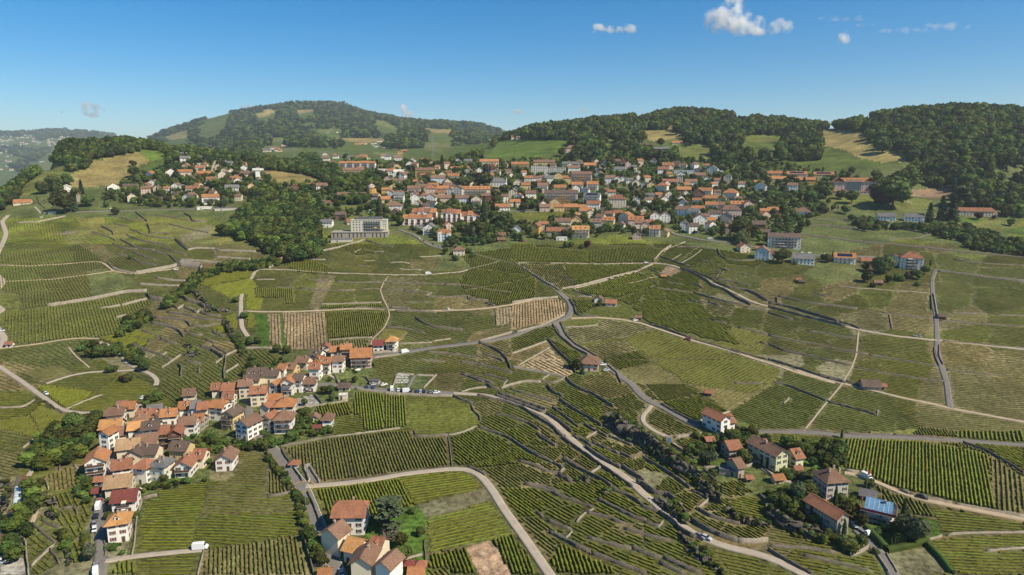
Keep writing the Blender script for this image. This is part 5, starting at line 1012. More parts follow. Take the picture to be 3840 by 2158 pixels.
# long orange-roofed block of flats
u, v = pts('B:1018,690')[0]; o, k, x, y = place('apartment_building', u, v, -3); s = 365 * .37296 * k
for i in range(5):
    bw = s / 5; cx = -s / 2 + bw * (i + .5); part('wall', (lambda q: q.box(cx - bw / 2, cx + bw / 2 - .02, 0, 11, -4, 10.5 + (i % 2) * .6))(bb := MB()) or bb.me('wall', wallm['w']), o)
    bb = MB(); hh = 10.5 + (i % 2) * .6; slab(bb, [(cx - bw / 2, -.8, hh - .2), (cx + bw / 2 - .05, -.8, hh - .2), (cx + bw / 2 - .05, 5.5, hh + 3), (cx - bw / 2, 5.5, hh + 3)], .2); slab(bb, [(cx - bw / 2, 5.51, hh + 3), (cx + bw / 2 - .05, 5.51, hh + 3), (cx + bw / 2 - .05, 11.6, hh), (cx - bw / 2, 11.6, hh)], .2); part('roof', bb.me('roof', roofm['o']), o)
    for f in range(4): bb = MB(); bb.box(cx - bw * .42, cx + bw * .42, -1.2, -.01, f * 2.7 + .2, f * 2.7 + .35, 0); bb.box(cx - bw * .42, cx + bw * .42, -1.2, -1.13, f * 2.7 + .4, f * 2.7 + 1.2, 1); part('balcony', bb.me('balcony', slabm, railm), o); [part('window', WM['d'], o, (cx + q * bw * .2, -.012, f * 2.7 + .45)) for q in (-1, 0, 1)]
rootreg(o, u, v, x, y, s / 2, 'long four-storey block of flats with orange roofs at the wood edge', 'apartment building')
# church
u, v = pts('B:2432,862')[0]; o, k, x, y = place('church', u, v, -8); s = 165 * .37296 * k
part('wall', (lambda q: (q.box(-s / 2, s / 2, 0, 13, -4, 7.5), q.add([(-s / 2, 0, 7.5), (-s / 2, 13, 7.5), (-s / 2, 6.5, 14), (s / 2, 0, 7.5), (s / 2, 13, 7.5), (s / 2, 6.5, 14)], [(2, 1, 0), (3, 4, 5)])))(bb := MB()) and bb.me('wall', wallm['w']), o)
part('roof', roofmesh('h', s, 13, 7.5, roofm['g'], .5, .95)[0], o, (0, 6.5, 0))
for i in range(5): part('window', winmesh(1.1, 3.4, True), o, ((i - 2) * s / 5.5, -.01, 2))
rootreg(o, u, v, x, y, s / 2, 'white church nave with steep grey roof above the old town', 'church')
def steeple(uv, w_, h, sh, m, lab):
    u, v = uv; o, k, x, y = place('steeple', u, v, 0); b = MB(); b.box(-w_ / 2, w_ / 2, 0, w_, -5, h); part('wall', b.me('tower_wall', wallm['s']), o); b = MB(); z = h
    b.add([(-w_ / 2 - .2, -.2, z), (w_ / 2 + .2, -.2, z), (w_ / 2 + .2, w_ + .2, z), (-w_ / 2 - .2, w_ + .2, z), (0, w_ / 2, z + sh)], [(0, 1, 4), (1, 2, 4), (2, 3, 4), (3, 0, 4), (3, 2, 1, 0)]); part('spire', b.me('spire', m), o); part('window', WM['t'], o, (0, -.01, h - 3)); rootreg(o, u, v, x, y, w_, lab, 'steeple')
steeple(pts('B:2346,756')[0], 4.2, 9, 17, roofm['g'], 'tall slim grey church spire left of the red-capped one')
steeple(pts('B:2374,762')[0], 4.5, 10, 14, roofm['d'], 'reddish church spire standing behind the grey-roofed nave')
steeple(pts('A:790,1012')[0], 4.0, 9, 3, roofm['b'], 'small square tower among the trees on the left hillside')
# white road-side tower on the far ridge
u, v = pts('A:2595,805')[0]; o, k, x, y = place('white_tower', u, v, 0); b = MB(); b.box(-3, 3, 0, 5, -3, 40 * k); b.box(-7, 8, -1, 6, 40 * k, 40 * k + 3); part('wall', b.me('wall', wallm['w']), o); rootreg(o, u, v, x, y, 6, 'narrow white tower block with flat cap above the dark wood', 'tower')
# villa with turret and blue front
u, v = pts('B:1885,1412')[0]; o, k, x, y = place('villa', u, v, -8); s = 130 * .37296 * k; h = 8.5
b = MB(); b.box(-s / 2, s / 2, 0, 10, -5, h); part('wall', b.me('wall', wallm['l']), o); part('roof', roofmesh('h', s, 10, h, roofm['o'], .4, .9)[0], o, (0, 5, 0))
for sx, hh in ((-s * .3, h + 2.5), (s * .38, h + 1)):
    b = MB(); b.box(-1.7, 1.7, -1, 2.4, -4, hh); part('turret_wall', b.me('turret_wall', wallm['w']), o, (sx, 0, 0)); b = MB(); b.add([(-2, -1.3, hh), (2, -1.3, hh), (2, 2.7, hh), (-2, 2.7, hh), (0, .7, hh + 4.5)], [(0, 1, 4), (1, 2, 4), (2, 3, 4), (3, 0, 4), (3, 2, 1, 0)]); part('turret_roof', b.me('turret_roof', roofm['o']), o, (sx, 0, 0)); [part('window', WM['s'], o, (sx, -1.01, z)) for z in (1, 3.8, 6.6)]
for i in range(2):
    for z in (1, 3.8): part('window', WM['b'], o, ((i * 2 - .6) * 1.3, -.01, z))
rootreg(o, u, v, x, y, s / 2, 'small pale blue villa with orange turrets below the stepped flats', 'villa')
# round ochre building
u, v = pts('B:1165,945')[0]; o, k, x, y = place('round_house', u, v, 0); b = MB(); r_ = 55 * .37296 * k; b.cyl(0, r_, -4, 9, r_, r_, 20, 0); part('wall', b.me('wall', wallm['o']), o); b = MB(); b.cyl(0, r_, 9.01, 9.5, r_ + .3, r_ + .3, 20); b.cyl(-1, r_ + 2, 9.51, 12, r_ * .7, r_ * .7, 20, 1); part('roof', b.me('roof', roofm['b'], wallm['p']), o)
for i in range(5):
    for z in (1, 4, 6.6): a = R(-90 + (i - 2) * 26); q = part('window', WM['s'], o, (math.cos(a) * (r_ + .02), r_ + math.sin(a) * (r_ + .02), z)); q.rotation_euler = (0, 0, a + R(90))
rootreg(o, u, v, x, y, r_, 'round ochre building with drum-shaped upper storey at the town edge', 'house')
# house under repair: blue sheets on the roof, red scaffold boards
u, v = pts('L:1095,925')[0]; o, w_, d, h, rise, roof = house(u, v, 250 * .37296, 2, 'puw', -14, '', 'scaffolded_house')
HREG[-1][3] = None; o['label'] = 'house under repair with blue sheeted roof and red scaffold boards'; o['category'] = 'house'
pole = mat('scaffold_pole', (.5, .5, .5), .5, metal=.3); rb = mat('red_scaffold_board', (.42, .06, .06)); bat = mat('pale_batten', (.6, .56, .48))
for z in (1.2, 2.7, h - .8):
    b = MB(); b.box(-w_ / 2 - 2, w_ / 2 + 2, -d / 2 - 1.8, -d / 2 - .7, z, z + .1); b.box(w_ / 2 + .8, w_ / 2 + 2, -d / 2 - .6, d / 2 + 1.5, z, z + .1); part('scaffold_deck', b.me('scaffold_deck', slabm), o)
b = MB(); b.box(-w_ / 2 - 2, w_ / 2 + 2, -d / 2 - 1.85, -d / 2 - 1.8, h - .6, h + .5); b.box(w_ / 2 + 2, w_ / 2 + 2.06, -d / 2 - 1.7, d / 2 + 1.5, h - .6, h + .5); b.box(-w_ / 2 - 2.1, -w_ / 2 - 2, -d / 2 - 1.7, d / 2 + 1.5, h - .6, h + .3); part('scaffold_boards', b.me('scaffold_boards', rb), o)
for i in range(9): b = MB(); b.box(-.04, .04, -.04, .04, -2, h + .9); part('scaffold_pole', b.me('scaffold_pole', pole), o, (-w_ / 2 - 2 + i * (w_ + 4) / 8, -d / 2 - 1.75, 0))
a = math.atan2(rise, d / 2)
for i in range(5): b = MB(); b.box(-.07, .07, -d * .62, 0, .2, .3); q = part('batten', b.me('batten', bat), roof, (-w_ * .42 + i * w_ * .21, 0, h + rise)); q.rotation_euler = (a, 0, 0)
# town windows deserve company: the far villages on the hills, a few pixels each
b = MB(); far_pts = []
for (u0, v0, u1, v1, n) in ((0, 505, 260, 550, 75), (0, 560, 60, 640, 12), (1350, 540, 1520, 560, 26), (980, 560, 1050, 575, 8), (760, 540, 960, 570, 18), (1150, 590, 1500, 606, 16), (1900, 505, 2120, 525, 14)):
    for _ in range(n):
        u, v = random.uniform(u0, u1), random.uniform(v0, v1); x, y = hit(u, v)
        if y > 9000 or y < 900: continue
        z = g1(x, y); s = random.uniform(4, 8) * (1 + (y > 5000) * .8); hh = random.uniform(4, 7) * (1 + (y > 5000) * .6); mi = random.choice((0, 0, 1)); ri = random.choice((2, 3, 3, 4))
        b.box(x - s, x + s, y - s * .7, y + s * .7, z - 4, z + hh, mi)
        b.add([(x - s - 1, y - s * .7 - 1, z + hh), (x + s + 1, y - s * .7 - 1, z + hh), (x + s + 1, y + s * .7 + 1, z + hh), (x - s - 1, y + s * .7 + 1, z + hh), (x - s, y, z + hh + s * .55), (x + s, y, z + hh + s * .55)], [(0, 1, 5, 4), (2, 3, 4, 5), (1, 2, 5), (3, 0, 4)], ri)
lk(bpy.data.objects.new('distant_houses', b.me('distant_houses', wallm['w'], wallm['c'], roofm['o'], roofm['b'], roofm['g'])), kind='stuff', label='scattered pale houses of the far villages on the hills', category='houses')
# ------------------------------------------------------------------ trees
bark = mat('bark', (.09, .065, .045), .95, [(1.5, .25)])
LM = {'B': leafmat('leaf_broad', (.076, .108, .024), .45, .06), 'C': leafmat('leaf_conifer', (.034, .062, .028), .3), 'E': leafmat('leaf_cedar', (.10, .125, .065), .15), 'Y': leafmat('leaf_cypress', (.035, .065, .022), .2), 'P': leafmat('leaf_poplar', (.050, .090, .028), .2),
      'W': leafmat('leaf_willow', (.13, .165, .050), .1), 'R': leafmat('leaf_purple', (.060, .022, .026), .2, .01), 'S': leafmat('leaf_shrub', (.080, .130, .030), .4, .05), 'O': leafmat('leaf_olive', (.085, .115, .055), .2), 'F': leafmat('leaf_forest', (.074, .118, .022), .5, .06)}
TN = {'B': ('broadleaf_tree', 'tree', 'round broadleaf tree'), 'C': ('conifer', 'tree', 'dark conifer'), 'E': ('cedar_tree', 'tree', 'large spreading cedar'), 'Y': ('cypress', 'tree', 'slim dark cypress'), 'P': ('poplar', 'tree', 'tall narrow poplar'),
      'W': ('willow', 'tree', 'pale green weeping tree'), 'R': ('purple_leaved_tree', 'tree', 'dark purple-leaved tree'), 'S': ('shrub', 'shrub', 'rounded green shrub'), 'O': ('olive_tree', 'tree', 'grey-green airy tree')}
def crownmesh(kind, n, seed, name='crown', leafm=None):
    """unit tree: height 1, crown as many leaf clumps over a lumpy core"""
    r = np.random.default_rng(seed)
    prof = {'B': (.56, .36, .42), 'S': (.5, .55, .5), 'O': (.6, .40, .38), 'R': (.56, .42, .44), 'W': (.52, .48, .48), 'F': (.58, .38, .42)}
    P = []; N = []
    if kind in prof:
        zc, rx, rz = prof[kind]; nl = 9 if kind != 'S' else 5
        dirs = r.normal(0, 1, (nl, 3)); dirs /= np.linalg.norm(dirs, axis=1)[:, None]; lob = dirs * [rx * .55, rx * .55, rz * .5] + [0, 0, zc]; lr = r.uniform(.26, .58, nl) * rx * 1.15
        lob = np.vstack([lob, [[0, 0, zc]]]); lr = np.append(lr, rx * .75)
        ch = r.choice(nl + 1, n, p=lr ** 2 / np.sum(lr ** 2)); dd = r.normal(0, 1, (n, 3)); dd /= np.linalg.norm(dd, axis=1)[:, None]
        P = lob[ch] + dd * (lr[ch] * r.uniform(.72, 1.08, n))[:, None]; N = dd + r.normal(0, .35, (n, 3)); sz = {'B': .060, 'F': .075, 'S': .085, 'O': .055, 'R': .065, 'W': .06}[kind]
        P[:, 2] = np.maximum(P[:, 2], .1 if kind != 'S' else .03); core = [(lob[i], lr[i] * (.80 if kind != 'F' else .62)) for i in range(nl + 1)]
        if kind == 'W': P[:, 2] -= (np.hypot(P[:, 0], P[:, 1]) ** 1.5) * .5 * r.random(n); N = N * [1, 1, .2]
    elif kind in 'YP':
        z = r.uniform(.04, 1, n); R_ = (.085 if kind == 'Y' else .15) * np.sin(np.pi * np.clip(z * .86 + .10, 0, 1)) ** .7; a = r.uniform(0, 6.283, n); q = r.uniform(.75, 1.1, n)
        P = np.stack([np.cos(a) * R_ * q, np.sin(a) * R_ * q, z], 1); N = np.stack([np.cos(a), np.sin(a), r.uniform(0, .8, n)], 1); sz = .035 if kind == 'Y' else .045
        core = [(np.array([0, 0, zz]), (.075 if kind == 'Y' else .13) * math.sin(math.pi * min(zz * .86 + .1, 1)) ** .7) for zz in np.linspace(.08, .93, 9)]
    elif kind == 'C':
        lay = r.integers(0, 11, n); z = .10 + lay * .08 + r.uniform(-.02, .03, n); R_ = .23 * (1.06 - z) * (1 + .25 * r.random(n)); a = r.uniform(0, 6.283, n); q = np.sqrt(r.uniform(.15, 1, n))
        P = np.stack([np.cos(a) * R_ * q, np.sin(a) * R_ * q, z - q * R_ * .35], 1); N = np.stack([np.cos(a) * .5, np.sin(a) * .5, np.ones(n)], 1) + r.normal(0, .25, (n, 3)); sz = .045
        core = [(np.array([0, 0, zz]), .15 * (1 - zz)) for zz in np.linspace(.12, .9, 8)]
    else:   # cedar: flat plates
        nb = 22; ba = r.uniform(0, 6.283, nb); bz = r.uniform(.16, .95, nb); br = .40 * (1.12 - bz) ** .7 * r.uniform(.6, 1, nb); c = r.integers(0, nb, n)
        P = np.stack([np.cos(ba[c]) * br[c] * .8, np.sin(ba[c]) * br[c] * .8, bz[c]], 1) + r.normal(0, 1, (n, 3)) * [.085, .085, .012]; N = r.normal(0, .25, (n, 3)) + [0, 0, 1]; sz = .05
        core = [(np.array([math.cos(ba[i]) * br[i] * .5, math.sin(ba[i]) * br[i] * .5, bz[i]]), .05) for i in range(nb)]
    N = N / (np.linalg.norm(N, axis=1)[:, None] + 1e-9); t = np.cross(N, r.normal(0, 1, (n, 3))); t /= np.linalg.norm(t, axis=1)[:, None] + 1e-9; bt = np.cross(N, t)
    s = sz * r.uniform(.6, 1.3, n)[:, None]
    V = np.concatenate([P - t * s - bt * s * .6, P + t * s - bt * s * .8 + N * s * .3, P + t * s * .7 + bt * s, P - t * s * .8 + bt * s * .7 + N * s * .25]); i = np.arange(n); F_ = np.stack([i, i + n, i + 2 * n, i + 3 * n], 1)
    # lumpy cores
    ico = bpy_ico; CV, CF = [], []
    for c, rr in core:
        if rr < .01: continue
        b0 = sum(len(q) for q in CV); CV.append(ico[0] * (rr * r.uniform(.85, 1.1, (len(ico[0]), 1))) * ([1, 1, .4] if kind == 'E' else [1, 1, 1]) + c); CF.append(ico[1] + b0)
    CV = np.concatenate(CV); CF = np.concatenate(CF)
    VV = [tuple(v) for v in np.vstack([V, CV])]; FF = [tuple(f) for f in F_] + [tuple(f) for f in (CF + len(V))]
    me = mesh(name, VV, FF, (leafm or LM[kind],)); return me
import bmesh
bm_ = bmesh.new(); bmesh.ops.create_icosphere(bm_, subdivisions=1, radius=1); bpy_ico = (np.array([v.co[:] for v in bm_.verts]), np.array([[v.index for v in f.verts] for f in bm_.faces])); bm_.free()
def trunkmesh(kind):
    b = MB(); h = {'B': .5, 'C': .95, 'E': .93, 'Y': .3, 'P': .5, 'W': .5, 'R': .5, 'S': .3, 'O': .45}[kind]; r0 = {'S': .03, 'Y': .02, 'C': .022}.get(kind, .032)
    b.cyl(0, 0, -.12, h, r0, r0 * .45, 6)
    if kind in 'BOWR':
        for a in (0, 1.3, 2.5, 3.7, 5.0):
            b.add([(.018 * math.cos(a + q), .018 * math.sin(a + q), .22 + .03 * (a % 1)) for q in (0, 2.1, 4.2)] + [(.22 * math.cos(a) + .006 * math.cos(q), .22 * math.sin(a) + .006 * math.sin(q), .5) for q in (0, 2.1, 4.2)], [(0, 1, 4, 3), (1, 2, 5, 4), (2, 0, 3, 5)])
    return b.me('trunk', bark)
CM = {k: [crownmesh(k, n, 10 + ord(k) + i) for i in range(nv)] for k, n, nv in (('B', 700, 4), ('S', 260, 3), ('O', 650, 1), ('R', 650, 2), ('W', 900, 1), ('Y', 420, 2), ('P', 520, 2), ('C', 620, 3), ('E', 1500, 2))}
TM = {k: trunkmesh(k) for k in CM}
TREG = []
def tree(kind, x, y, hgt, sx=None):
    o = bpy.data.objects.new(TN[kind][0], None); COL.objects.link(o); o.location = (x, y, g1(x, y) - .1)
    s = sx or random.uniform(.85, 1.15)
    sc = (hgt * s, hgt * s, hgt)
    part('crown', random.choice(CM[kind]), o, rz=random.uniform(0, 6.28), sc=sc); part('trunk', TM[kind], o, rz=random.uniform(0, 6.28), sc=sc)
    u, v, zc = proj(x, y, o.location.z); TREG.append([o, u, v, kind, hgt, zc]); return o
TR = '''J|1340 1000 340 E;1450 1180 150 B;1520 1270 130 B;1430 1270 110 B;1570 830 60 S;1650 1050 90 B;540 1030 100 B;590 1130 90 B;620 1220 110 B;650 1340 140 B;580 1300 100 S;1210 900 70 R;370 100 120 B;250 130 60 S;300 130 60 S;160 170 110 B;120 130 110 B;80 190 130 B;1100 1170 90 B;1160 1140 60 S;1300 1300 60 S;1350 1260 60 S;1250 1160 50 S;500 730 70 S;430 700 70 S
L|670 790 230 Y;495 900 220 Y;430 900 170 Y;250 840 170 Y;1352 950 260 Y;760 1080 190 Y;1235 1160 100 Y;1268 1150 100 Y;290 720 210 O;380 690 190 B;150 780 170 B;80 760 140 B;740 720 100 B;780 850 130 B;860 860 110 B;945 960 150 B;470 940 110 S;800 1180 140 W;950 1160 120 B;1130 930 90 S;1100 1050 80 S;1180 1000 70 S
1460 1130 270 O;1400 1000 170 B;1530 1090 150 B;1340 1115 60 S;1020 570 100 B;600 330 120 B;680 250 140 B;520 300 120 B;560 220 100 B;320 200 110 B;650 370 110 B;740 70 85 P;600 1080 110 B;520 1120 80 S;1080 1230 60 S;400 860 60 S;320 780 60 S;360 520 110 O;100 700 100 B;850 700 60 S;950 640 50 S;600 440 60 S;450 470 50 S;300 460 60 S;200 450 60 S
O|700 980 140 O;650 950 110 B;820 830 170 C;860 700 120 C;1030 960 150 B;1220 980 100 Y;1275 1015 110 Y;960 760 110 B;900 720 110 B;1120 700 100 B;1060 755 70 S;745 740 80 S;1210 850 80 B;812 1290 130 Y;1700 900 120 B;730 1085 80 S;1440 1075 80 S;1500 1120 70 S;560 700 60 S;1040 700 60 S;650 700 60 S;500 900 50 S;1000 1240 50 S;1180 760 60 S
M|500 200 120 B;590 180 100 B;860 300 110 B;990 320 110 B;530 420 110 B;520 530 130 B;640 600 110 B;700 560 90 B;430 620 110 B;800 560 100 P;1520 860 110 B;1600 860 120 B;1620 960 100 B;1245 1015 95 B;370 1090 100 B;1190 1330 180 Y;1190 1160 110 B;1270 1160 120 B;1170 1400 70 S;680 1410 70 S;1930 710 100 B;1770 730 80 B;1830 550 40 S;1930 550 50 S
980 470 70 S;180 720 80 B;2140 260 60 S;2170 480 60 S;1050 1440 110 B;1620 1290 90 P;530 1390 80 B;1510 1390 80 S;1300 1330 60 S;1340 1420 50 S;1580 690 70 B;1100 1380 50 S
I|2420 180 100 B;840 480 210 B;760 400 220 B;650 520 190 B;900 350 150 B;1020 330 150 B;780 560 120 B;700 600 80 R;500 660 70 R;1470 140 80 B;1500 100 110 B;1580 70 110 B;2180 530 110 B;2090 430 70 S;1870 520 100 B;1950 440 60 S;1890 900 70 S;1640 890 90 B;1560 920 60 S;2100 700 60 S;1700 900 60 S;880 930 110 B;830 870 70 S;800 960 60 S
1090 1260 90 B;1290 1240 70 S;410 920 80 B;940 610 60 Y;2000 490 70 Y;2300 560 60 S;2250 500 60 S;1540 570 90 B;1370 1230 60 S;1090 1080 50 S;2060 880 50 S;2380 420 60 S;2500 380 70 B
Q|905 1290 140 O;1130 1200 50 S;190 1240 160 C;1230 1240 50 S
E|860 1100 90 B;940 1080 80 B;900 1180 100 B;1000 1180 120 B;1150 1170 120 B;1050 1120 90 B;820 1120 70 S;1190 1140 100 B;1100 1340 80 B;1150 1330 70 S;1230 1420 60 R;1280 1430 80 B;1340 1210 90 B;1440 1260 90 B;1400 1180 80 B;2460 790 70 S;2370 630 60 S;1310 200 50 B;960 1190 90 B;1090 1180 100 B
G|660 1310 120 B;705 1350 110 C;880 665 60 S;540 85 70 B;600 75 60 B;760 75 70 R;700 90 40 S;620 1290 100 B;940 1250 50 S
F|2000 210 60 S;2140 140 60 S;1900 150 70 B;2180 180 50 S;210 1140 90 B;310 1150 90 B;30 1040 50 S;80 280 60 B;180 260 90 B
H|1140 340 190 W;1000 430 120 B;980 310 90 B;600 230 90 B;650 200 90 C;140 240 150 B;1400 400 80 B;1500 400 100 B;1210 430 80 B;1630 265 60 P;1570 350 90 B;1300 400 60 S;1330 420 60 S;1060 480 50 S;1500 465 50 S;1450 370 60 R;560 200 60 S;270 250 40 S
D|1150 520 160 B;1460 600 110 B;1130 1080 210 R;1250 1080 310 B;730 985 90 B;840 1035 130 B;580 975 170 B;420 1015 120 B;360 850 90 C;90 1045 90 B;1065 930 110 B;780 1135 90 B;1620 1215 190 C;1740 1195 240 C;1850 1205 260 C;1950 1060 190 E;2110 1190 75 R;2265 1190 40 R;2100 1055 100 B;2440 1255 75 B;1930 945 100 B;545 415 50 B;510 400 90 B;160 1120 80 B
C|2330 1445 130 W;2290 1400 200 B;1290 1005 110 B;1640 1005 80 B;1600 985 100 B;950 1092 90 B;1350 765 100 B;720 1225 90 B;540 1205 80 B;100 1295 110 B;130 1100 80 B;650 490 150 B;500 555 90 B;860 475 120 B;1110 425 120 B;1500 460 80 B;990 655 90 B;2380 1155 110 B;2230 875 90 B;2500 765 100 B;2050 1345 80 B;1660 340 110 B;1260 420 130 B;2190 1260 50 S
B|1245 1155 180 P;2300 1215 230 P;2480 1255 140 B;1060 1112 80 B;2080 875 120 B;2300 875 150 B;2250 805 90 R;2180 855 90 B;2430 1045 100 B;2190 700 80 B;1870 655 110 C;1440 925 100 B;1240 925 90 B;2130 1400 150 E;2250 1335 120 B;1450 1255 110 B;1655 680 70 B;760 1000 70 B;2350 1430 60 S
A|680 845 115 B;550 905 150 B;430 935 125 B;650 1135 230 B;740 1105 200 C;820 935 140 C;890 1060 120 B;1340 660 65 B;1340 770 110 B;1610 525 60 B;1070 1070 70 B;1160 1145 70 S;2260 1075 90 O;2500 1035 90 C;2120 1055 70 B;600 930 100 B;760 990 110 B'''
for l in TR.replace('\n', ';').split(';'):
    if '|' in l: tl, l = l.split('|'); tt = TL[tl]
    a, b_2, c, kd = l.split(); u, v, hp = tt[0] + float(a) * tt[2], tt[1] + float(b_2) * tt[2], float(c) * tt[2]
    x, y = hit(u, v); hgt = hp * mpp(x, y) * 1.08
    wdt = {'B': 1.35, 'S': 1.2, 'R': 1.2, 'O': 1.25, 'W': 1.15, 'E': 1.1}.get(kd)
    tree(kd, x, y, max(hgt, 1.2), wdt and wdt * random.uniform(.9, 1.1))
    if y < 560: block(x, y, hgt * .25)
# ---- woods: instanced mass, each wood one object
LF = [LM['F'], leafmat('leaf_forest_light', (.125, .172, .030), .35, .05), leafmat('leaf_forest_dark', (.045, .080, .020), .4, .05)]
fv = [crownmesh('F', 420, 90 + i, 'forest_crown', LF[i]) for i in range(3)] + [crownmesh('C', 260, 95, 'forest_fir', LM['C'])]
src = []
for i, me in enumerate(fv):
    o = bpy.data.objects.new('tree_form', me); src.append(o)
def wood_group():
    g = bpy.data.node_groups.new('wood', 'GeometryNodeTree'); g.interface.new_socket('Geometry', in_out='INPUT', socket_type='NodeSocketGeometry'); g.interface.new_socket('Geometry', in_out='OUTPUT', socket_type='NodeSocketGeometry')
    gi_, go = g.nodes.new('NodeGroupInput'), g.nodes.new('NodeGroupOutput'); jn = g.nodes.new('GeometryNodeJoinGeometry')
    def at(n, t):
        a = g.nodes.new('GeometryNodeInputNamedAttribute'); a.data_type = t; a.inputs['Name'].default_value = n; return a.outputs['Attribute']
    for i, o in enumerate(src):
        oi = g.nodes.new('GeometryNodeObjectInfo'); oi.inputs['Object'].default_value = o; oi.inputs['As Instance'].default_value = True
        ip = g.nodes.new('GeometryNodeInstanceOnPoints'); cm = g.nodes.new('FunctionNodeCompare'); cm.data_type = 'INT'; cm.operation = 'EQUAL'
        g.links.new(at('form', 'INT'), cm.inputs[2]); cm.inputs[3].default_value = i
        g.links.new(gi_.outputs[0], ip.inputs['Points']); g.links.new(cm.outputs[0], ip.inputs['Selection']); g.links.new(oi.outputs['Geometry'], ip.inputs['Instance'])
        cx_ = g.nodes.new('ShaderNodeCombineXYZ'); g.links.new(at('spin', 'FLOAT'), cx_.inputs[2]); g.links.new(cx_.outputs[0], ip.inputs['Rotation']); g.links.new(at('size', 'FLOAT_VECTOR'), ip.inputs['Scale']); g.links.new(ip.outputs[0], jn.inputs[0])
    g.links.new(jn.outputs[0], go.inputs[0]); return g
WG = wood_group()
occ = [(h[8], h[9], h[10]) for h in HREG]
OX = np.array([o[0] for o in occ]); OY = np.array([o[1] for o in occ]); OR_ = np.array([o[2] for o in occ])
def clearof(x, y, m=2.0): return np.all((OX - x) ** 2 + (OY - y) ** 2 > (OR_ + m) ** 2)
def wood(name, X, Y, H, lab, fir=.15, wide=1.25, cat='wood', Z=None):
    if len(X) == 0: return
    n = len(X); Z = (ground(X, Y) if Z is None else Z) - .06 * H
    me = mesh(name, [tuple(p) for p in np.column_stack([X, Y, Z])], [])
    a = me.attributes.new('form', 'INT', 'POINT'); f = rng.integers(0, 3, n); f[rng.random(n) < fir] = 3; a.data.foreach_set('value', f.astype(np.int32))
    a = me.attributes.new('spin', 'FLOAT', 'POINT'); a.data.foreach_set('value', rng.uniform(0, 6.28, n).astype(np.float32))
    a = me.attributes.new('size', 'FLOAT_VECTOR', 'POINT'); wv = H * wide * rng.uniform(.85, 1.2, n) * np.where(f == 3, .8, 1); a.data.foreach_set('vector', np.column_stack([wv, wv, H]).astype(np.float32).ravel())
    o = lk(bpy.data.objects.new(name, me), kind='stuff', label=lab, category=cat); m_ = o.modifiers.new('wood', 'NODES'); m_.node_group = WG; return o
def scatter(x0, x1, y0, y1, cell):
    nx, ny = int((x1 - x0) / cell), int((y1 - y0) / cell); gx, gy = np.meshgrid(np.arange(nx), np.arange(ny))
    return (x0 + (gx + rng.random(gx.shape)) * cell).ravel(), (y0 + (gy + rng.random(gx.shape)) * cell).ravel()
def inany(P, X, Y, Z=0):
    U, V, _ = proj(X, Y, ground(X, Y) + Z); m_ = np.zeros(len(X), bool)
    for p in P: m_ |= inpoly(pts(p), U, V)
    return m_
MEAD = [l.split('|')[2] for l in PLOTS.split('\n') if l[0] in 'mMnp' and l.split('|')[2][0] in 'ABCD']
def woods(name, lab, polys, box, cell, hr, fir=.15, wide=1.25, keep=1.0):
    X, Y = scatter(*box, cell); hm = sum(hr) / 2; ok = inany(polys, X, Y, hm * .5); X, Y = X[ok], Y[ok]; ok = ~np.any([inany(MEAD, X, Y, hm * q) for q in (0, .35, .7, 1.0, 1.4, 1.8)], 0);
    if name in ('ridge_forest', 'mountain_forest', 'foothill_trees', 'far_left_forest'):
        q = 75 if name == 'ridge_forest' else 260; ok &= (vnoise(X / q + 40, Y / q + 3, 31) + .5 * vnoise(X / q * 2.3 + 40, Y / q * 2.3, 32)) > (-.36 if name == 'ridge_forest' else -.47)
    X, Y = X[ok], Y[ok]
    if len(OX): ok = np.array([clearof(x, y, 5) for x, y in zip(X, Y)], bool) if len(X) < 9000 else np.ones(len(X), bool); X, Y = X[ok], Y[ok]
    if keep < 1: ok = rng.random(len(X)) < keep; X, Y = X[ok], Y[ok]
    wood(name, X, Y, rng.uniform(*hr, len(X)), lab, fir, wide)
woods('ridge_wood', 'dark wood along the crest of the left hill', ['A:0,830 230,650 400,560 560,440 700,395 1000,390 1400,375 1700,400 1800,430 2100,520 2130,600 1800,560 1680,600 1660,500 1410,490 1400,515 1000,570 900,650 880,690 700,680 640,600 520,590 400,700 280,790 220,930 0,1060 -300,1200 -300,900', 'A:1390,660 1520,600 1680,600 1800,650 1660,760 1500,800 1380,790', 'A:1560,820 1800,780 2250,800 2280,860 1900,850 1600,850', 'A:-200,1000 0,830 0,1000 -100,1100'], (-1300, -150, 850, 1800), 7.8, (9, 15), .06)
woods('ravine_wood', 'dense green wood filling the ravine left of the town', ['B:0,740 130,760 270,830 300,900 430,950 600,950 650,1050 640,1300 700,1440 F:720,20 600,150 310,190 130,130 0,0 A:2200,1300 2350,1200 2430,1080 2540,1000', 'B:50,580 300,600 650,620 800,650 870,700 1080,780 1220,800 1300,830 1100,930 950,860 720,830 600,760 350,720 60,680', 'B:760,900 960,900 1100,960 1180,1080 1200,1180 1150,1100 900,1000 760,960'], (-700, -40, 560, 1400), 6.6, (7.5, 13.5), .08)
woods('hedgerow_trees', 'line of green trees down the dividing ravine', ['E:1620,640 1780,500 1850,450 1950,340 2200,240 2400,200 2574,220 2574,290 2200,320 2000,420 1900,520 1650,680', 'E:1250,800 1500,700 1570,770 1250,930 1180,960', 'F:0,220 200,170 250,230 0,290', 'E:1130,1050 1300,1060 1400,1150 1500,1260 1440,1290 1300,1200 1150,1100'], (-600, -80, 380, 900), 4.2, (4, 7), .02)
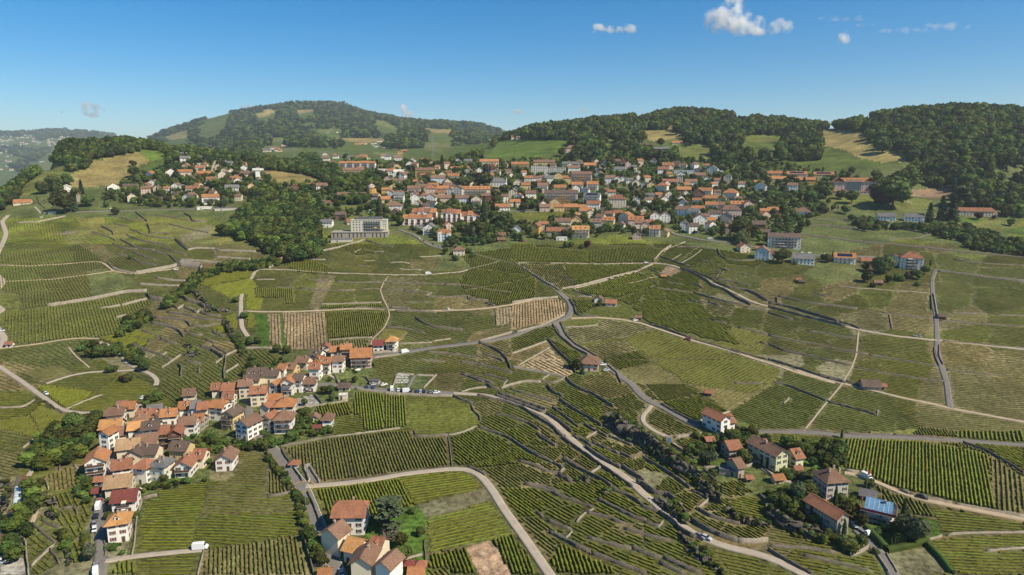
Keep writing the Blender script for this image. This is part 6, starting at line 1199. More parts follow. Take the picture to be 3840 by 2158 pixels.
woods('gorge_wood', 'bright green wood beside the lower village gorge', ['I:270,600 400,430 560,320 900,220 1100,200 1070,380 930,440 860,560 600,680 280,730', 'I:240,880 360,900 350,1080 320,1260 240,1380 100,1448 180,1200', 'I:0,1200 80,1200 120,1290 60,1380 0,1350', 'I:0,1448 250,1448 Q:200,1230 100,1260 0,1200'], (-330, -150, 200, 360), 4, (4.5, 7.5), .02)
woods('mountain_forest', 'dark forest covering the distant wooded mountain', ['B:-1300,330 -974,240 -700,170 -500,150 -560,300 -650,380 -300,300 -260,110 0,60 250,30 500,0 900,20 1450,170 2300,230 2574,270 2574,440 2300,560 1900,590 1500,590 1200,540 600,530 400,590 0,600'], (-3300, 700, 2300, 5600), 27, (15, 32), .35, 1.5)
woods('far_left_forest', 'hazy forest patches among far villages on the left horizon', ['A:0,300 500,270 850,300 1150,330 1150,360 840,380 700,340 400,380 300,330 0,360', 'A:0,450 500,460 560,440 400,560 200,700 100,640 250,560 0,500'], (-7500, -3300, 3500, 9500), 60, (28, 50), .1, 1.6)
woods('foothill_trees', 'scattered woodland between the town and the mountain', ['B:300,600 600,590 1500,600 2000,560 2300,500 2300,600 1700,640 1250,620 600,610', 'A:1800,480 2574,470 2574,640 2300,580 2130,560', 'B:0,440 300,520 900,560 900,600 300,600 0,560'], (-1500, 500, 1180, 2900), 13, (9, 15), .2, 1.2, .85)
woods('ridge_forest', 'dark forest on the ridge above the town', ['C:-200,420 -100,280 0,290 200,245 500,240 900,170 1200,150 1260,185 1450,130 1700,75 1950,85 2200,125 2260,200 2350,190 2500,150 2574,150 D:300,150 500,170 540,200 640,280 550,290 530,430 700,480 900,580 1100,640 1050,700 650,700 0,690 C:2300,700 2050,640 2000,610 1750,610 1650,600 1200,560 700,640 500,590 100,580 0,570 -100,560'], (-250, 1700, 1130, 2000), 9.6, (8, 22), .28, 1.1)
woods('east_forest', 'large dark forest on the hill at the right', ['D:660,300 700,200 1030,200 1100,130 1400,80 2000,20 2574,110 2800,120 2800,700 2210,690 1550,570 1380,570 1230,500 1040,440 980,320', 'D:900,570 1150,640 1420,610 1550,560 2210,700 2800,730 2800,1000 2100,950 1900,850 1860,860 1340,880 1050,850 1040,700 800,700', 'D:2050,960 2800,1000 2800,1250 2440,1230 2300,1040 2020,1030', 'D:1900,1100 1700,1000 1680,930 2020,930 2030,1010'], (300, 1900, 830, 1900), 9.6, (9, 23), .16, 1.1)
woods('slope_thicket', 'dark thicket on the bank below the long villa', ['D:1520,1240 1700,1230 2000,1250 2200,1300 2380,1380 2800,1380 H:2800,160 2500,130 2250,90 1960,60 D:1960,1400 1700,1330 1530,1280', 'D:830,1150 1100,1180 1000,1230 830,1220', 'D:920,1210 1500,1240 1500,1270 930,1270'], (280, 1000, 620, 950), 5.5, (5, 9), .1)
# ---- garden trees between the houses of the town: the largest singly, the small rest as one mass
TOWN = ['Z:240,500 330,450 420,420 520,395 650,385 900,400 1150,400 1500,395 1900,405 2150,445 2200,480 2040,560 2000,620 1850,600 1740,590 1500,600 1250,610 1150,640 1000,560 860,560 780,540 640,500 520,530 350,520']
SKIPS = ['B:730,1080 1130,1030 1150,1080 1050,1110 830,1110', 'C:0,1120 600,1120 600,1190 0,1240', 'C:900,1320 1350,1370 1350,1448 900,1448', 'B:1250,1300 1600,1340 1700,1448 1000,1448'] + MEAD
X, Y = scatter(-760, 760, 640, 1180, 8.8); ok = inany(TOWN, X, Y) & ~inany(SKIPS, X, Y); X, Y = X[ok], Y[ok]
rd = np.concatenate([a for a, w_ in roadpts]); rd = rd[rd[:, 1] > 600]
ok = np.array([clearof(x, y, .3) and np.min((rd[:, 0] - x) ** 2 + (rd[:, 1] - y) ** 2) > 16 for x, y in zip(X, Y)]); X, Y = X[ok], Y[ok]
H = 3.4 + 7.0 * rng.random(len(X)) ** 1.4; o_ = np.argsort(-H / Y); nbig = max(0, 298 - sum(1 for t in TREG if t[3] != 'S'))
big = o_[:nbig]; sm = o_[nbig:]
for i in big: tree(random.choice('BBBBC'), X[i], Y[i], float(H[i]), random.uniform(1.0, 1.4))
wood('garden_trees', X[sm], Y[sm], H[sm], 'small garden trees and hedges between the town houses', .12, 1.3, 'trees')
VG = ['M:380,640 560,430 700,560 1000,300 800,560 560,640', 'I:1820,560 2080,430 2330,480 2560,480 2574,560 2130,600 2100,700 1960,620 1850,600', 'I:1430,930 1580,920 1880,870 1880,900 1560,1000 1430,1000', 'M:1120,1150 1330,1180 1640,1400 1400,1448 1080,1448', 'J:560,1040 640,1150 720,1350 600,1340 520,1100', 'O:580,690 760,740 800,860 560,880 450,840', 'O:1440,1060 1760,1080 1740,1130 1500,1130', 'L:0,620 480,600 480,900 320,880 140,830 0,720', 'L:820,720 960,880 960,1000 840,900 760,820', 'L:560,1000 720,1120 900,1150 880,1200 740,1180 560,1090', 'L:1280,900 1400,860 1400,1000 1280,1020', 'O:850,620 1150,640 1160,700 860,760', 'I:760,880 940,880 940,1000 900,1080 800,960', 'J:1130,1220 1400,1230 1560,1230 1500,1290 1300,1310 1200,1280']
X, Y = scatter(-330, 420, 200, 480, 2.6); ok = inany(VG, X, Y); X, Y = X[ok], Y[ok]
ok = np.array([clearof(x, y, -.5) for x, y in zip(X, Y)]); X, Y = X[ok], Y[ok]; wood('garden_shrubbery', X, Y, rng.uniform(.9, 3.2, len(X)), 'mixed shrubs filling the gardens of village and hamlet', .03, 1.5, 'shrubs')
for x, y in zip(X, Y): block(x, y, .6)
HG = ['O:450,840 760,740 860,760 1000,720 1180,740 1250,700 1400,740 1500,760 2060,720 2060,1000 1800,1030 1680,900 1560,800 1300,760 1100,820 900,860 760,860 560,900', 'O:1440,1060 1780,1060 1760,1150 1500,1140', 'L:80,640 430,600 480,900 300,880 120,800', 'L:700,700 900,780 960,1000 860,960 720,780', 'L:520,1080 700,1120 900,1140 900,1250 700,1210 540,1130', 'L:1260,860 1400,830 1560,1000 1540,1110 1340,1120 1260,960', 'O:820,600 1160,640 1200,740 960,800 800,740', 'J:1130,1180 1600,1190 1600,1290 1300,1310', 'J:490,1000 600,1050 720,1340 640,1350 560,1200']
X, Y = scatter(60, 420, 200, 480, 5.0); X2, Y2 = scatter(-330, 0, 200, 480, 5.5); X, Y = np.concatenate([X, X2]), np.concatenate([Y, Y2]); ok = inany(HG, X, Y, 1.5); X, Y = X[ok], Y[ok]; ok = np.array([clearof(x, y, 0) for x, y in zip(X, Y)]); X, Y = X[ok], Y[ok]
wood('garden_thicket', X, Y, rng.uniform(2.6, 6.2, len(X)), 'leafy garden trees and bushes crowding round the hamlet houses', .06, 1.2, 'trees')
# hedges (clipped) as trees of their own kind
hedm = leafmat('leaf_hedge', (.055, .105, .020), .2)
def hedge(s, w_, h, lab):
    A = path(s, .8); t = np.gradient(A, axis=0); t /= np.linalg.norm(t, axis=1)[:, None] + 1e-9; nr = np.stack([-t[:, 1], t[:, 0]], 1); Z = ground(A[:, 0], A[:, 1]); n = len(A); V = []
    for k, (q, z) in enumerate(((-.5, -.3), (-.52, .6), (-.4, 1), (.4, 1), (.52, .6), (.5, -.3))): V.append(np.column_stack([A + nr * (q * w_ + rng.normal(0, .06, n)[:, None]), Z + z * h + rng.normal(0, .07, n)]))
    i = np.arange(n - 1); F_ = np.concatenate([np.stack([k * n + i, k * n + i + 1, (k + 1) * n + i + 1, (k + 1) * n + i], 1) for k in range(5)])[:, ::-1].copy()
    lk(bpy.data.objects.new('hedge', mesh('hedge', np.concatenate(V), F_, (hedm,))), label=lab, category='hedge')
hedge('L:980,990 1080,1090 1180,1200', 2.2, 2.2, 'clipped green hedge along the driveway of the scaffolded house')
hedge('L:1190,1210 1400,1170 1600,1110', 2.2, 1.8, 'clipped green hedge at the lower edge of the cedar lawn')
hedge('L:1600,1150 1720,1270 1850,1440', 1.6, 1.6, 'bushy hedge between the fallow plot and the vines')
hedge('H:1270,410 1350,415', 2.5, 1.6, 'short box hedge in the garden under the willow')
hedge('Q:1080,1180 1200,1180', 3, 1.6, 'low hedge in front of the orange-roofed house by the lane')
# ------------------------------------------------------------------ vine rows
leafk = {}
def rowmat(t):
    if t not in leafk:
        c = TY[t][1]; leafk[t] = leafmat('vine_leaf_' + {'g': 'green', 'y': 'bright', 'd': 'dark', 'b': 'sparse', 's': 'young'}[t], tuple(q * 1.0 for q in c), .12, .02, .2)
    return leafk[t]
rows = []
for k, pl in enumerate(plots):
    if len(pl) < 7 or pl[4] is None or k not in plotobj: continue
    for ya, yb, sm_, seg in ((0, ROWN, 1, .95), (ROWN, ROWY, 1.15, 2.8)):
        sel = (ID == k) & (FY < yb + 6) & (FY > ya - 6)
        if sel.sum() < 12: continue
        d = pl[4]; spc = pl[5] * sm_; nr = np.array([-d[1], d[0]]); x, y = FX[sel], FY[sel]; s = x * d[0] + y * d[1]; t = x * nr[0] + y * nr[1]
        for q in np.arange(math.floor(t.min() / spc) * spc, t.max(), spc):
            S_ = np.arange(s.min(), s.max(), seg)
            if len(S_) < 3: continue
            P = S_[:, None] * d + q * nr
            fx, fy = gi(P[:, 0], P[:, 1]); ii = fx.astype(int); jj = fy.astype(int); ok = (ii >= 0) & (ii < NA - 1) & (jj < NY - 1) & (P[:, 1] < yb) & (P[:, 1] >= ya)
            ii, jj = np.clip(ii, 0, NA - 2), np.clip(jj, 0, NY - 2); ok &= ID[jj, ii] == k
            bx, by = (P[:, 0] - BX0).astype(int), (P[:, 1] - BY0).astype(int); inb = (bx >= 0) & (bx < BK.shape[1]) & (by >= 0) & (by < BK.shape[0])
            ok &= ~np.where(inb, BK[np.clip(by, 0, BK.shape[0] - 1), np.clip(bx, 0, BK.shape[1] - 1)], False)
            e = np.flatnonzero(np.diff(np.concatenate([[0], ok.astype(int), [0]])))
            for a, b in zip(e[::2], e[1::2]):
                if b - a >= 3: rows.append((k, P[a:b], nr))
def rowgeo(P, nr, t):
    n = len(P); P = P + nr * rng.normal(0, .05, n)[:, None]; Z = ground(P[:, 0], P[:, 1]); hh = {'g': .95, 'y': .95, 'd': .95, 'b': .85, 's': .65}[t] * (1 - min(max((abs(nr[1]) - .4) / .38, 0), 1) * (.45 if P[:, 1].mean() < 300 else .6)); wd = {'g': .36, 'y': .38, 'd': .36, 'b': .27, 's': .17}[t]
    h = hh * rng.uniform(.68, 1.25, n); gap = rng.random(n) < {'b': .06, 's': .12}.get(t, .015); h = np.where(gap, .35 * h, h); w1 = wd * rng.uniform(.45, 1.4, n)
    j1 = (nr * (w1 * rng.uniform(.8, 1.1, n))[:, None]); j2 = nr * (w1 * rng.uniform(.8, 1.1, n))[:, None]; e1 = nr * w1[:, None] * .5
    V = np.concatenate([np.column_stack([P - e1, Z + .1 * h]), np.column_stack([P - j1, Z + h * rng.uniform(.8, 1, n)]), np.column_stack([P + j2, Z + h]), np.column_stack([P + e1, Z + .1 * h])])
    i = np.arange(n - 1); return V, np.concatenate([np.stack([k * n + i, k * n + i + 1, (k + 1) * n + i + 1, (k + 1) * n + i], 1) for k in range(3)])[:, ::-1]
def rowsize(r):
    P = r[1]; return len(P) / max(P[:, 1].mean(), 1) ** 1.3 * (1 if abs(P[:, 0].mean() / P[:, 1].mean()) < .76 and P[:, 1].mean() > 212 else .05)
rows.sort(key=lambda r: -rowsize(r))
for k, P, nr in rows[:296]:
    V, F_ = rowgeo(P, nr, plots[k][0]); o = bpy.data.objects.new('vine_row', mesh('vine_row', V, F_.copy(), (rowmat(plots[k][0]),))); COL.objects.link(o); o.parent = plotobj[k]
VV, FF, MI = [], [], []; off = 0; kinds = 'gydbs'
for k, P, nr in rows[296:]:
    V, F_ = rowgeo(P, nr, plots[k][0]); VV.append(V); FF.append(F_ + off); off += len(V); MI.append(np.full(len(F_), kinds.index(plots[k][0])))
me = mesh('vine_rows', np.concatenate(VV), np.concatenate(FF), [rowmat(t) for t in kinds], np.concatenate(MI))
lk(bpy.data.objects.new('vine_rows', me), kind='stuff', label='close rows of leafy vines across the near slopes', category='vines')
import sys; sys.stderr.write('ROWS %d faces %d\n' % (len(rows), sum(len(f) for f in FF)))
# ------------------------------------------------------------------ rock outcrops
rock = mat('rock', (.11, .094, .074), .95, [(.12, .5), (.6, .6), (2.5, .4)], bump=1, bscale=.8)
SCR = []
def crag(top, bot, amp, lab, n=7, lift=0):
    A = path(top, 1.1); B = path(bot, 1.1); m = max(len(A), len(B)); A = np.array([np.interp(np.linspace(0, 1, m), np.linspace(0, 1, len(A)), A[:, i]) for i in (0, 1)]).T; B = np.array([np.interp(np.linspace(0, 1, m), np.linspace(0, 1, len(B)), B[:, i]) for i in (0, 1)]).T
    V = []; za = ground(A[:, 0], A[:, 1]); ray = (CAMZ - za) / A[:, 1]; ds = np.hypot(*(A - B).T)
    cn = [np.interp(np.arange(m), np.arange(-1, m + 5, 5), rng.normal(0, 1, len(np.arange(-1, m + 5, 5)))) for _ in range(12)]
    prof = ((0, .0, 0), (.25, .55, .2), (.5, .9, .8), (.66, 1.0, 1), (.74, .92, 1.2), (.78, .75, 1.3), (.82, .58, 1.3), (.87, .42, 1.3), (.91, .28, 1.3), (.95, .14, 1.2), (1.0, 0, .6))
    for k, (f, hh, ns) in enumerate(prof):
        P = A * (1 - f) + B * f; gz = ground(P[:, 0], P[:, 1]); up = np.clip(CAMZ - ray * P[:, 1] - gz, .4, 9) * .80
        P = P + (np.stack([cn[k % 5], cn[5 + k % 5]], 1) * amp * .55 + rng.normal(0, amp * .30, P.shape)) * ns
        z = gz + up * hh * (1 + .22 * cn[10] * (hh > .3)) + rng.normal(0, amp * .28, m) * ns - .5 * (hh == 0); V.append(np.column_stack([P, z]))
    n = len(prof); q_ = np.concatenate(V[1:]); q_ = q_[rng.random(len(q_)) < .09]; SCR.append(q_)
    i = np.arange(m - 1); F_ = np.concatenate([np.stack([k * m + i, (k + 1) * m + i, (k + 1) * m + i + 1, k * m + i + 1], 1) for k in range(n - 1)])
    lk(bpy.data.objects.new('rock_outcrop', mesh('rock_outcrop', np.concatenate(V), F_, (rock,))), label=lab, category='rock')
    for x, y in np.concatenate([A, (A + B) / 2, B]):
        block(x, y, 1)
CRAGS = [('O:0,600 130,640 260,760 420,900 560,990 640,1060 760,1170 830,1260', 'O:0,800 100,880 200,960 360,1060 500,1130 560,1200 650,1290 780,1400', 1.6, 'long dark rock face under the upper edge of the hamlet', 2),
 ('N:2320,420 2400,470 2480,530 2574,560', 'N:2220,560 2320,640 2450,720 2574,800', 2.0, 'dark rocky bluff with ivy above the terrace road', 3),
 ('L:0,740 130,830 300,880 420,930 500,960', 'L:0,860 120,980 250,1050 420,1100 500,1100', 1.6, 'pale grey rocks below the tall cypresses', 2.5),
 ('K:1440,650 1550,650 1640,730 1740,840 1780,890', 'K:1440,720 1540,800 1620,860 1700,930 1750,950', 1.2, 'dark overhanging rock beside the bend of the terrace road', 2.5),
 ('K:1700,1010 1850,1090 1950,1130 2040,1250 2130,1400 2180,1500', 'K:1700,1100 1760,1200 1830,1280 1960,1340 2040,1448 2100,1500', 1.4, 'rocky gully falling away under the terrace road', 1.5),
 ('K:2150,740 2300,850 2420,860 2574,930', 'K:2180,830 2290,920 2400,960 2574,975', 1.2, 'pale rock shelf among the vines right of the gully', 2),
 ('K:680,440 740,450 800,450', 'K:680,510 740,530 800,520', 1.2, 'grey boulder mound beside the terrace steps', 3), ('K:890,590 940,580 980,600', 'K:880,640 940,660 980,640', .9, 'smaller brown boulder below the grey mound', 2),
 ('E:1930,480 2000,540 2080,590 2110,640 2110,700', 'E:1920,510 1980,580 2050,640 2080,690 2100,730', 1.6, 'dark rock band dropping from the tree line', 3),
 ('E:2120,650 2200,680 2310,690', 'E:2120,710 2200,740 2310,730', 1.2, 'grey rocks under the road bend with parking bays', 2.5),
 ('E:2250,780 2300,800 2340,880 2400,980 2450,1060 2460,1170', 'E:2240,850 2280,900 2320,980 2380,1040 2410,1110 2430,1180', 1.6, 'narrow black rock cleft beside the vertical road', 3),
 ('E:1850,1040 1900,1030 1920,1060', 'E:1845,1080 1890,1100 1920,1080', 1.2, 'round boulder knob among the steep terraces', 3), ('E:1890,1110 1950,1110 1990,1130', 'E:1890,1180 1940,1190 2000,1150', 1.4, 'broad grey boulder below the round knob', 3),
 ('J:130,200 210,320 260,400 310,480 370,560 400,600', 'J:90,230 150,340 220,430 270,530 330,590 350,640', 1.0, 'dark rock bank left of the main road by the roundabout', 1),
 ('J:400,600 450,700 480,820 520,930', 'J:370,640 410,760 450,870 480,990', .9, 'rock bank left of the main road below the roundabout', 1),
 ('Q:400,600 450,630 540,640 560,700', 'Q:390,700 440,760 520,750 560,760', 1.4, 'weathered rock block at the head of the small terraces', 3), ('Q:470,780 520,800 560,860', 'Q:460,850 510,880 550,900', 1.0, 'grey rock knob between the small terraces', 2.5),
 ('Q:620,1000 680,1080 700,1200 720,1300', 'Q:600,1040 640,1110 670,1220 700,1330', 1.0, 'thin rock rib between the lowest terraces', 2), ('Q:840,1010 870,1090 860,1200', 'Q:820,1060 830,1130 830,1210', 1.0, 'short rock rib beside the lower lane', 2.5),
 ('I:-60,880 100,900 130,960 60,1100 -60,1150', 'I:-60,950 60,960 90,1000 30,1180 -60,1250', 1.5, 'bare pale rock beside the waterfall', 1)]
for t, b, a, lab, lift in CRAGS: crag(t, b, a, lab, 7, lift)
# ivy and scrub on the rock faces
X, Y = scatter(-300, 330, 215, 480, 1.9); ok = inany(['O:0,620 260,780 640,1080 830,1280 780,1380 500,1130 0,800', 'N:2220,500 2350,450 2574,600 2574,700 2300,600', 'K:1640,720 1780,900 1740,930 1560,760', 'E:2240,800 2330,830 2460,1100 2420,1160 2280,900', 'J:110,210 260,400 400,620 520,930 480,980 350,640 90,240', 'Q:740,560 930,720 900,740 740,640', 'Q:620,1000 700,1100 720,1330 660,1300 610,1080', 'K:1760,1130 2000,1250 2100,1448 1980,1448 1820,1270'], X, Y); ok &= rng.random(len(X)) < .85
wood('cliff_scrub', X[ok], Y[ok], rng.uniform(.9, 3.4, ok.sum()), 'ivy and scrub clinging to the rock faces', 0, 1.5, 'shrubs')
q_ = np.concatenate(SCR); wood('rock_ivy', q_[:, 0], q_[:, 1], rng.uniform(.7, 1.9, len(q_)), 'ivy and bushes growing on the dark rock banks', 0, 1.5, 'shrubs', q_[:, 2])
# waterfall and stream in the gorge
wat = mat('falling_water', (.55, .60, .62), .3, [(.6, .4)], spec=.5); mud = mat('brown_stream', (.16, .095, .04), .25, [(.5, .3)], spec=.5)
st_ = path('I:240,810 215,870 205,930', 1.0); o = strip('stream', st_, 4, mud, .35)
fl_ = path('I:195,930 190,1000 180,1080 170,1150', 1.0); strip('waterfall', fl_, 3.2, wat, .6); strip('stream', path('I:165,1150 120,1230 95,1300 60,1400 50,1500', 1.0), 4.5, mud, .4)
# ------------------------------------------------------------------ cars and vans
tyre = mat('tyre', (.02, .02, .02), .8); cgl = mat('car_glass', (.02, .025, .03), .1, spec=.7); lampm = mat('lamp_glass', (.6, .58, .5), .2); redl = mat('tail_lamp', (.3, .02, .02), .3)
paint = {k: mat('paint_' + k, c, .3, spec=.5) for k, c in (('white', (.75, .75, .74)), ('black', (.02, .02, .025)), ('grey', (.2, .21, .22)), ('blue', (.04, .07, .16)), ('red', (.35, .03, .03)), ('silver', (.48, .49, .5)))}
def loft(secs, m, name, mats):
    b = MB()
    for (x0, w0, z0, h0), (x1, w1, z1, h1) in zip(secs, secs[1:]):
        b.add([(x0, -w0, z0), (x0, w0, z0), (x0, w0 * .9, h0), (x0, -w0 * .9, h0), (x1, -w1, z1), (x1, w1, z1), (x1, w1 * .9, h1), (x1, -w1 * .9, h1)], [(0, 1, 5, 4), (1, 2, 6, 5), (2, 3, 7, 6), (3, 0, 4, 7)], m)
    a, z = secs[0], secs[-1]; b.add([(a[0], -a[1], a[2]), (a[0], a[1], a[2]), (a[0], a[1] * .9, a[3]), (a[0], -a[1] * .9, a[3])], [(3, 2, 1, 0)], m); b.add([(z[0], -z[1], z[2]), (z[0], z[1], z[2]), (z[0], z[1] * .9, z[3]), (z[0], -z[1] * .9, z[3])], [(0, 1, 2, 3)], m); return b.me(name, *mats)
whl = MB(); whl.cyl(0, .32, -.11, .11, .32, .32, 12, 0, 'y'); whl.cyl(0, .32, -.12, .12, .18, .18, 8, 1, 'y')
whl = MB()
for r_, w_, m in ((.32, .11, 0), (.19, .118, 1)):
    V = [(r_ * math.cos(a * math.pi / 6), s, .32 + r_ * math.sin(a * math.pi / 6)) for s in (-w_, w_) for a in range(12)]; whl.add(V, [(i, (i + 1) % 12, 12 + (i + 1) % 12, 12 + i) for i in range(12)] + [tuple(range(11, -1, -1)), tuple(range(12, 24))], m)
whl = whl.me('wheel', tyre, paint['silver'])
CARM = {}
def carparts(kind, col):
    if (kind, col) in CARM: return CARM[(kind, col)]
    p = paint[col]
    if kind == 'car':
        body = loft([(-2.1, .75, .35, .75), (-2.0, .86, .25, .95), (-.9, .88, .22, .98), (.9, .88, .22, .95), (1.9, .84, .25, .8), (2.15, .7, .35, .6)], 0, 'body', [p]); cab = loft([(-1.75, .74, .95, 1.05), (-1.3, .74, .95, 1.42), (.2, .74, .95, 1.45), (.95, .76, .93, .98)], 0, 'glazing', [cgl]); roof = loft([(-1.25, .64, 1.40, 1.46), (-.5, .66, 1.43, 1.52), (.25, .63, 1.42, 1.49)], 0, 'roof_panel', [p]); L = 1.3
    elif kind == 'van':
        body = loft([(-2.6, .9, .3, 2.2), (-2.5, .95, .25, 2.35), (1.2, .95, .25, 2.35), (1.9, .93, .25, 1.35), (2.6, .85, .3, 1.05), (2.7, .75, .4, .8)], 0, 'body', [p]); cab = loft([(1.15, .87, 1.5, 2.2), (1.5, .88, 1.4, 1.95), (1.88, .86, 1.33, 1.42)], 0, 'glazing', [cgl]); roof = loft([(-2.3, .6, 2.33, 2.40), (1.1, .6, 2.33, 2.40)], 0, 'roof_panel', [p]); L = 1.7
    else:
        body = loft([(1.0, .9, .4, 1.6), (1.2, .95, .4, 1.95), (2.0, .93, .4, 1.9), (2.5, .9, .45, 1.1), (2.6, .85, .5, .9)], 0, 'cab', [p]); cab = loft([(1.5, .955, 1.25, 1.75), (2.1, .935, 1.2, 1.75)], 0, 'glazing', [cgl]); roof = loft([(-2.7, 1, .7, .8), (.9, 1, .7, .8)], 0, 'flatbed', [paint['grey']]); L = 1.75
    b = MB(); b.box(2.05 if kind == 'car' else 2.55, 2.17 if kind == 'car' else 2.72, -.16, .16, .6, .74)
    CARM[(kind, col)] = (body, cab, roof, b.me('headlight', lampm), L); return CARM[(kind, col)]
def vehicle(s, kind, col, ang, lab):
    u, v = pts(s)[0]; x, y = hit(u, v); z = g1(x, y) + .35; a = R(ang); u1, v1 = u + 6 * math.cos(a), v - 6 * math.sin(a); x1, y1 = hit(u1, v1); h_ = math.atan2(y1 - y, x1 - x)
    o = bpy.data.objects.new({'car': 'parked_car', 'van': 'van', 'truck': 'flatbed_truck'}[kind], None); COL.objects.link(o); o.location = (x, y, z); dz = g1(x + math.cos(h_) * 2, y + math.sin(h_) * 2) - g1(x - math.cos(h_) * 2, y - math.sin(h_) * 2); o.rotation_euler = (0, -math.atan2(dz, 4), h_)
    body, cab, roof, hl, L = carparts(kind, col); part(body.name.split('.')[0], body, o); part('glazing', cab, o); part('flatbed' if kind == 'truck' else 'roof_panel', roof, o); part('headlight', hl, o, (0, -.5, 0)); part('headlight', hl, o, (0, .5, 0))
    for sx in (-L, L):
        for sy in (-.82, .82): part('wheel', whl, o, (sx, sy, 0))
    o['label'] = lab; o['category'] = {'car': 'car', 'van': 'van', 'truck': 'truck'}[kind]; return o
CARS = '''Q:2015,1190|van|white|5|white delivery van on the pale track above the striped vines;Q:992,775|van|white|70|white van parked on the lower lane behind a dark car;Q:1005,725|car|red|75|dark red car parked just above the white van in the lane;Q:967,870|car|black|80|black car parked alone in the lower lane
Q:950,945|car|grey|82|dark grey car nose to tail with a white car in the lane;Q:952,1000|car|white|85|white car parked just below the dark grey one in the lane;Q:965,1375|car|grey|88|grey car at the bottom end of the lane;Q:965,1440|van|white|88|white van cut off by the bottom edge in the lane;Q:20,1330|car|white|10|white car in the bottom left car park;Q:90,1250|car|blue|40|dark blue car in the shadow of the bottom left car park
J:728,1075|car|blue|15|blue car beside the big white house at the main road;J:860,1440|car|silver|100|silver car in the shaded street at the bottom edge;J:40,100|car|black|110|black car coming up the village street by the gardens
G:1240,818|car|white|3|white car beside the brown hut on the dirt road;G:1768,1010|car|red|-15|dark red car driving along the pale dirt road;G:945,1322|car|silver|5|silver car beside the red-shuttered brown roofed house;G:915,1265|car|white|5|white car under the carport of the red-shuttered house;G:1345,238|car|white|5|white car at the upper path junction
F:1733,350|van|white|3|white van on the upper pale vineyard path;F:1915,712|truck|white|3|small white truck on the middle vineyard path;F:1500,1138|van|white|12|white minibus driving up past the yellow-roofed house;H:1500,980|truck|silver|-8|silver flatbed truck left of the pale crossroads
L:1550,680|car|black|-14|black car driving on the pale track under the stone wall;L:990,480|van|white|-28|white van parked at the start of the pale track;L:965,1030|truck|white|-35|white pickup truck in the hamlet driveway;L:855,960|car|blue|-40|teal car under the lean-to of the stone house;O:1105,785|car|silver|10|silver car in the small hamlet yard
K:1890,1075|car|grey|-28|grey car parked on the edge of the terrace road;K:1950,1090|car|silver|-22|silver car beside the grey one on the terrace road
N:80,228|van|white|85|white car facing out, nearest the cemetery gate;N:145,235|car|white|85|white car second from the cemetery gate;N:185,238|car|blue|85|blue car between two white ones by the cemetery wall;N:232,250|van|white|5|cream van parked crossways below the cemetery hedge;N:268,242|car|black|85|black car right of the crossways cream van;N:335,248|car|blue|85|dark blue car, first of the group of three by the verge;N:368,250|car|silver|85|silver car in the middle of the group of three;N:402,250|car|black|85|black car, last of the group of three by the verge;N:463,256|car|grey|85|grey car standing alone on the roadside parking;N:528,260|car|white|10|white car, the last one parked before the bare road
M:2085,785|car|blue|85|blue car below the stone store with the flat roof;M:2115,790|car|grey|85|grey car next to the blue car below the stone store;M:2170,790|car|blue|85|blue car alone between the store and the cemetery;M:2185,745|car|silver|10|silver car tucked against the flat-roofed stone store;M:2315,752|car|white|12|white car parked above the road near the stone store
E:1770,308|car|white|3|white car under the tall retaining wall on the left slope;E:15,925|car|white|5|white car at the left edge lay-by;E:100,1068|van|white|5|white van beside the red-roofed kiosk;I:1310,130|car|grey|0|grey car on the forecourt of the roadside shelter;I:1440,45|car|white|20|white car at the bend above the village trees
I:465,3|car|white|-30|white car on the lower left vineyard road;H:340,135|car|silver|3|silver car, left one of the row behind the grey modern house;H:412,140|car|white|3|white car in the middle of the row behind the modern house;H:570,157|car|white|3|white car, right one beside the dark conifer;A:1130,1095|van|white|3|white van on the railway side road of the left hill
C:1990,1395|van|white|-4|white van on the road below the white tall house;C:2490,1015|van|white|-3|white van on the dark road at the right of the town;C:120,1415|car|red|5|red car in the yard below the town school meadow;C:1280,1300|car|white|-15|white car by the terrace steps in the town;B:1690,1412|car|red|-35|red car in the row on the road beside the blue villa;B:1640,1385|car|white|-35|white car in the row on the road beside the blue villa;F:1845,72|car|white|-20|white car parked before the villa in the vines;F:1785,50|car|grey|-25|grey car on the curved road above the central vines'''
for l in CARS.replace('\n', ';').split(';'):
    s, kd, cl_, an, lab = l.split('|'); vehicle(s, kd, cl_, float(an), lab)
# ------------------------------------------------------------------ small things
def small(name, s, b, mats, lab, cat, rz=0, parts=()):
    u, v = pts(s)[0]; x, y = hit(u, v); o = bpy.data.objects.new(name, b.me(name, *mats)); COL.objects.link(o); o.location = (x, y, g1(x, y)); o.rotation_euler = (0, 0, rz); o['label'] = lab; o['category'] = cat; return o
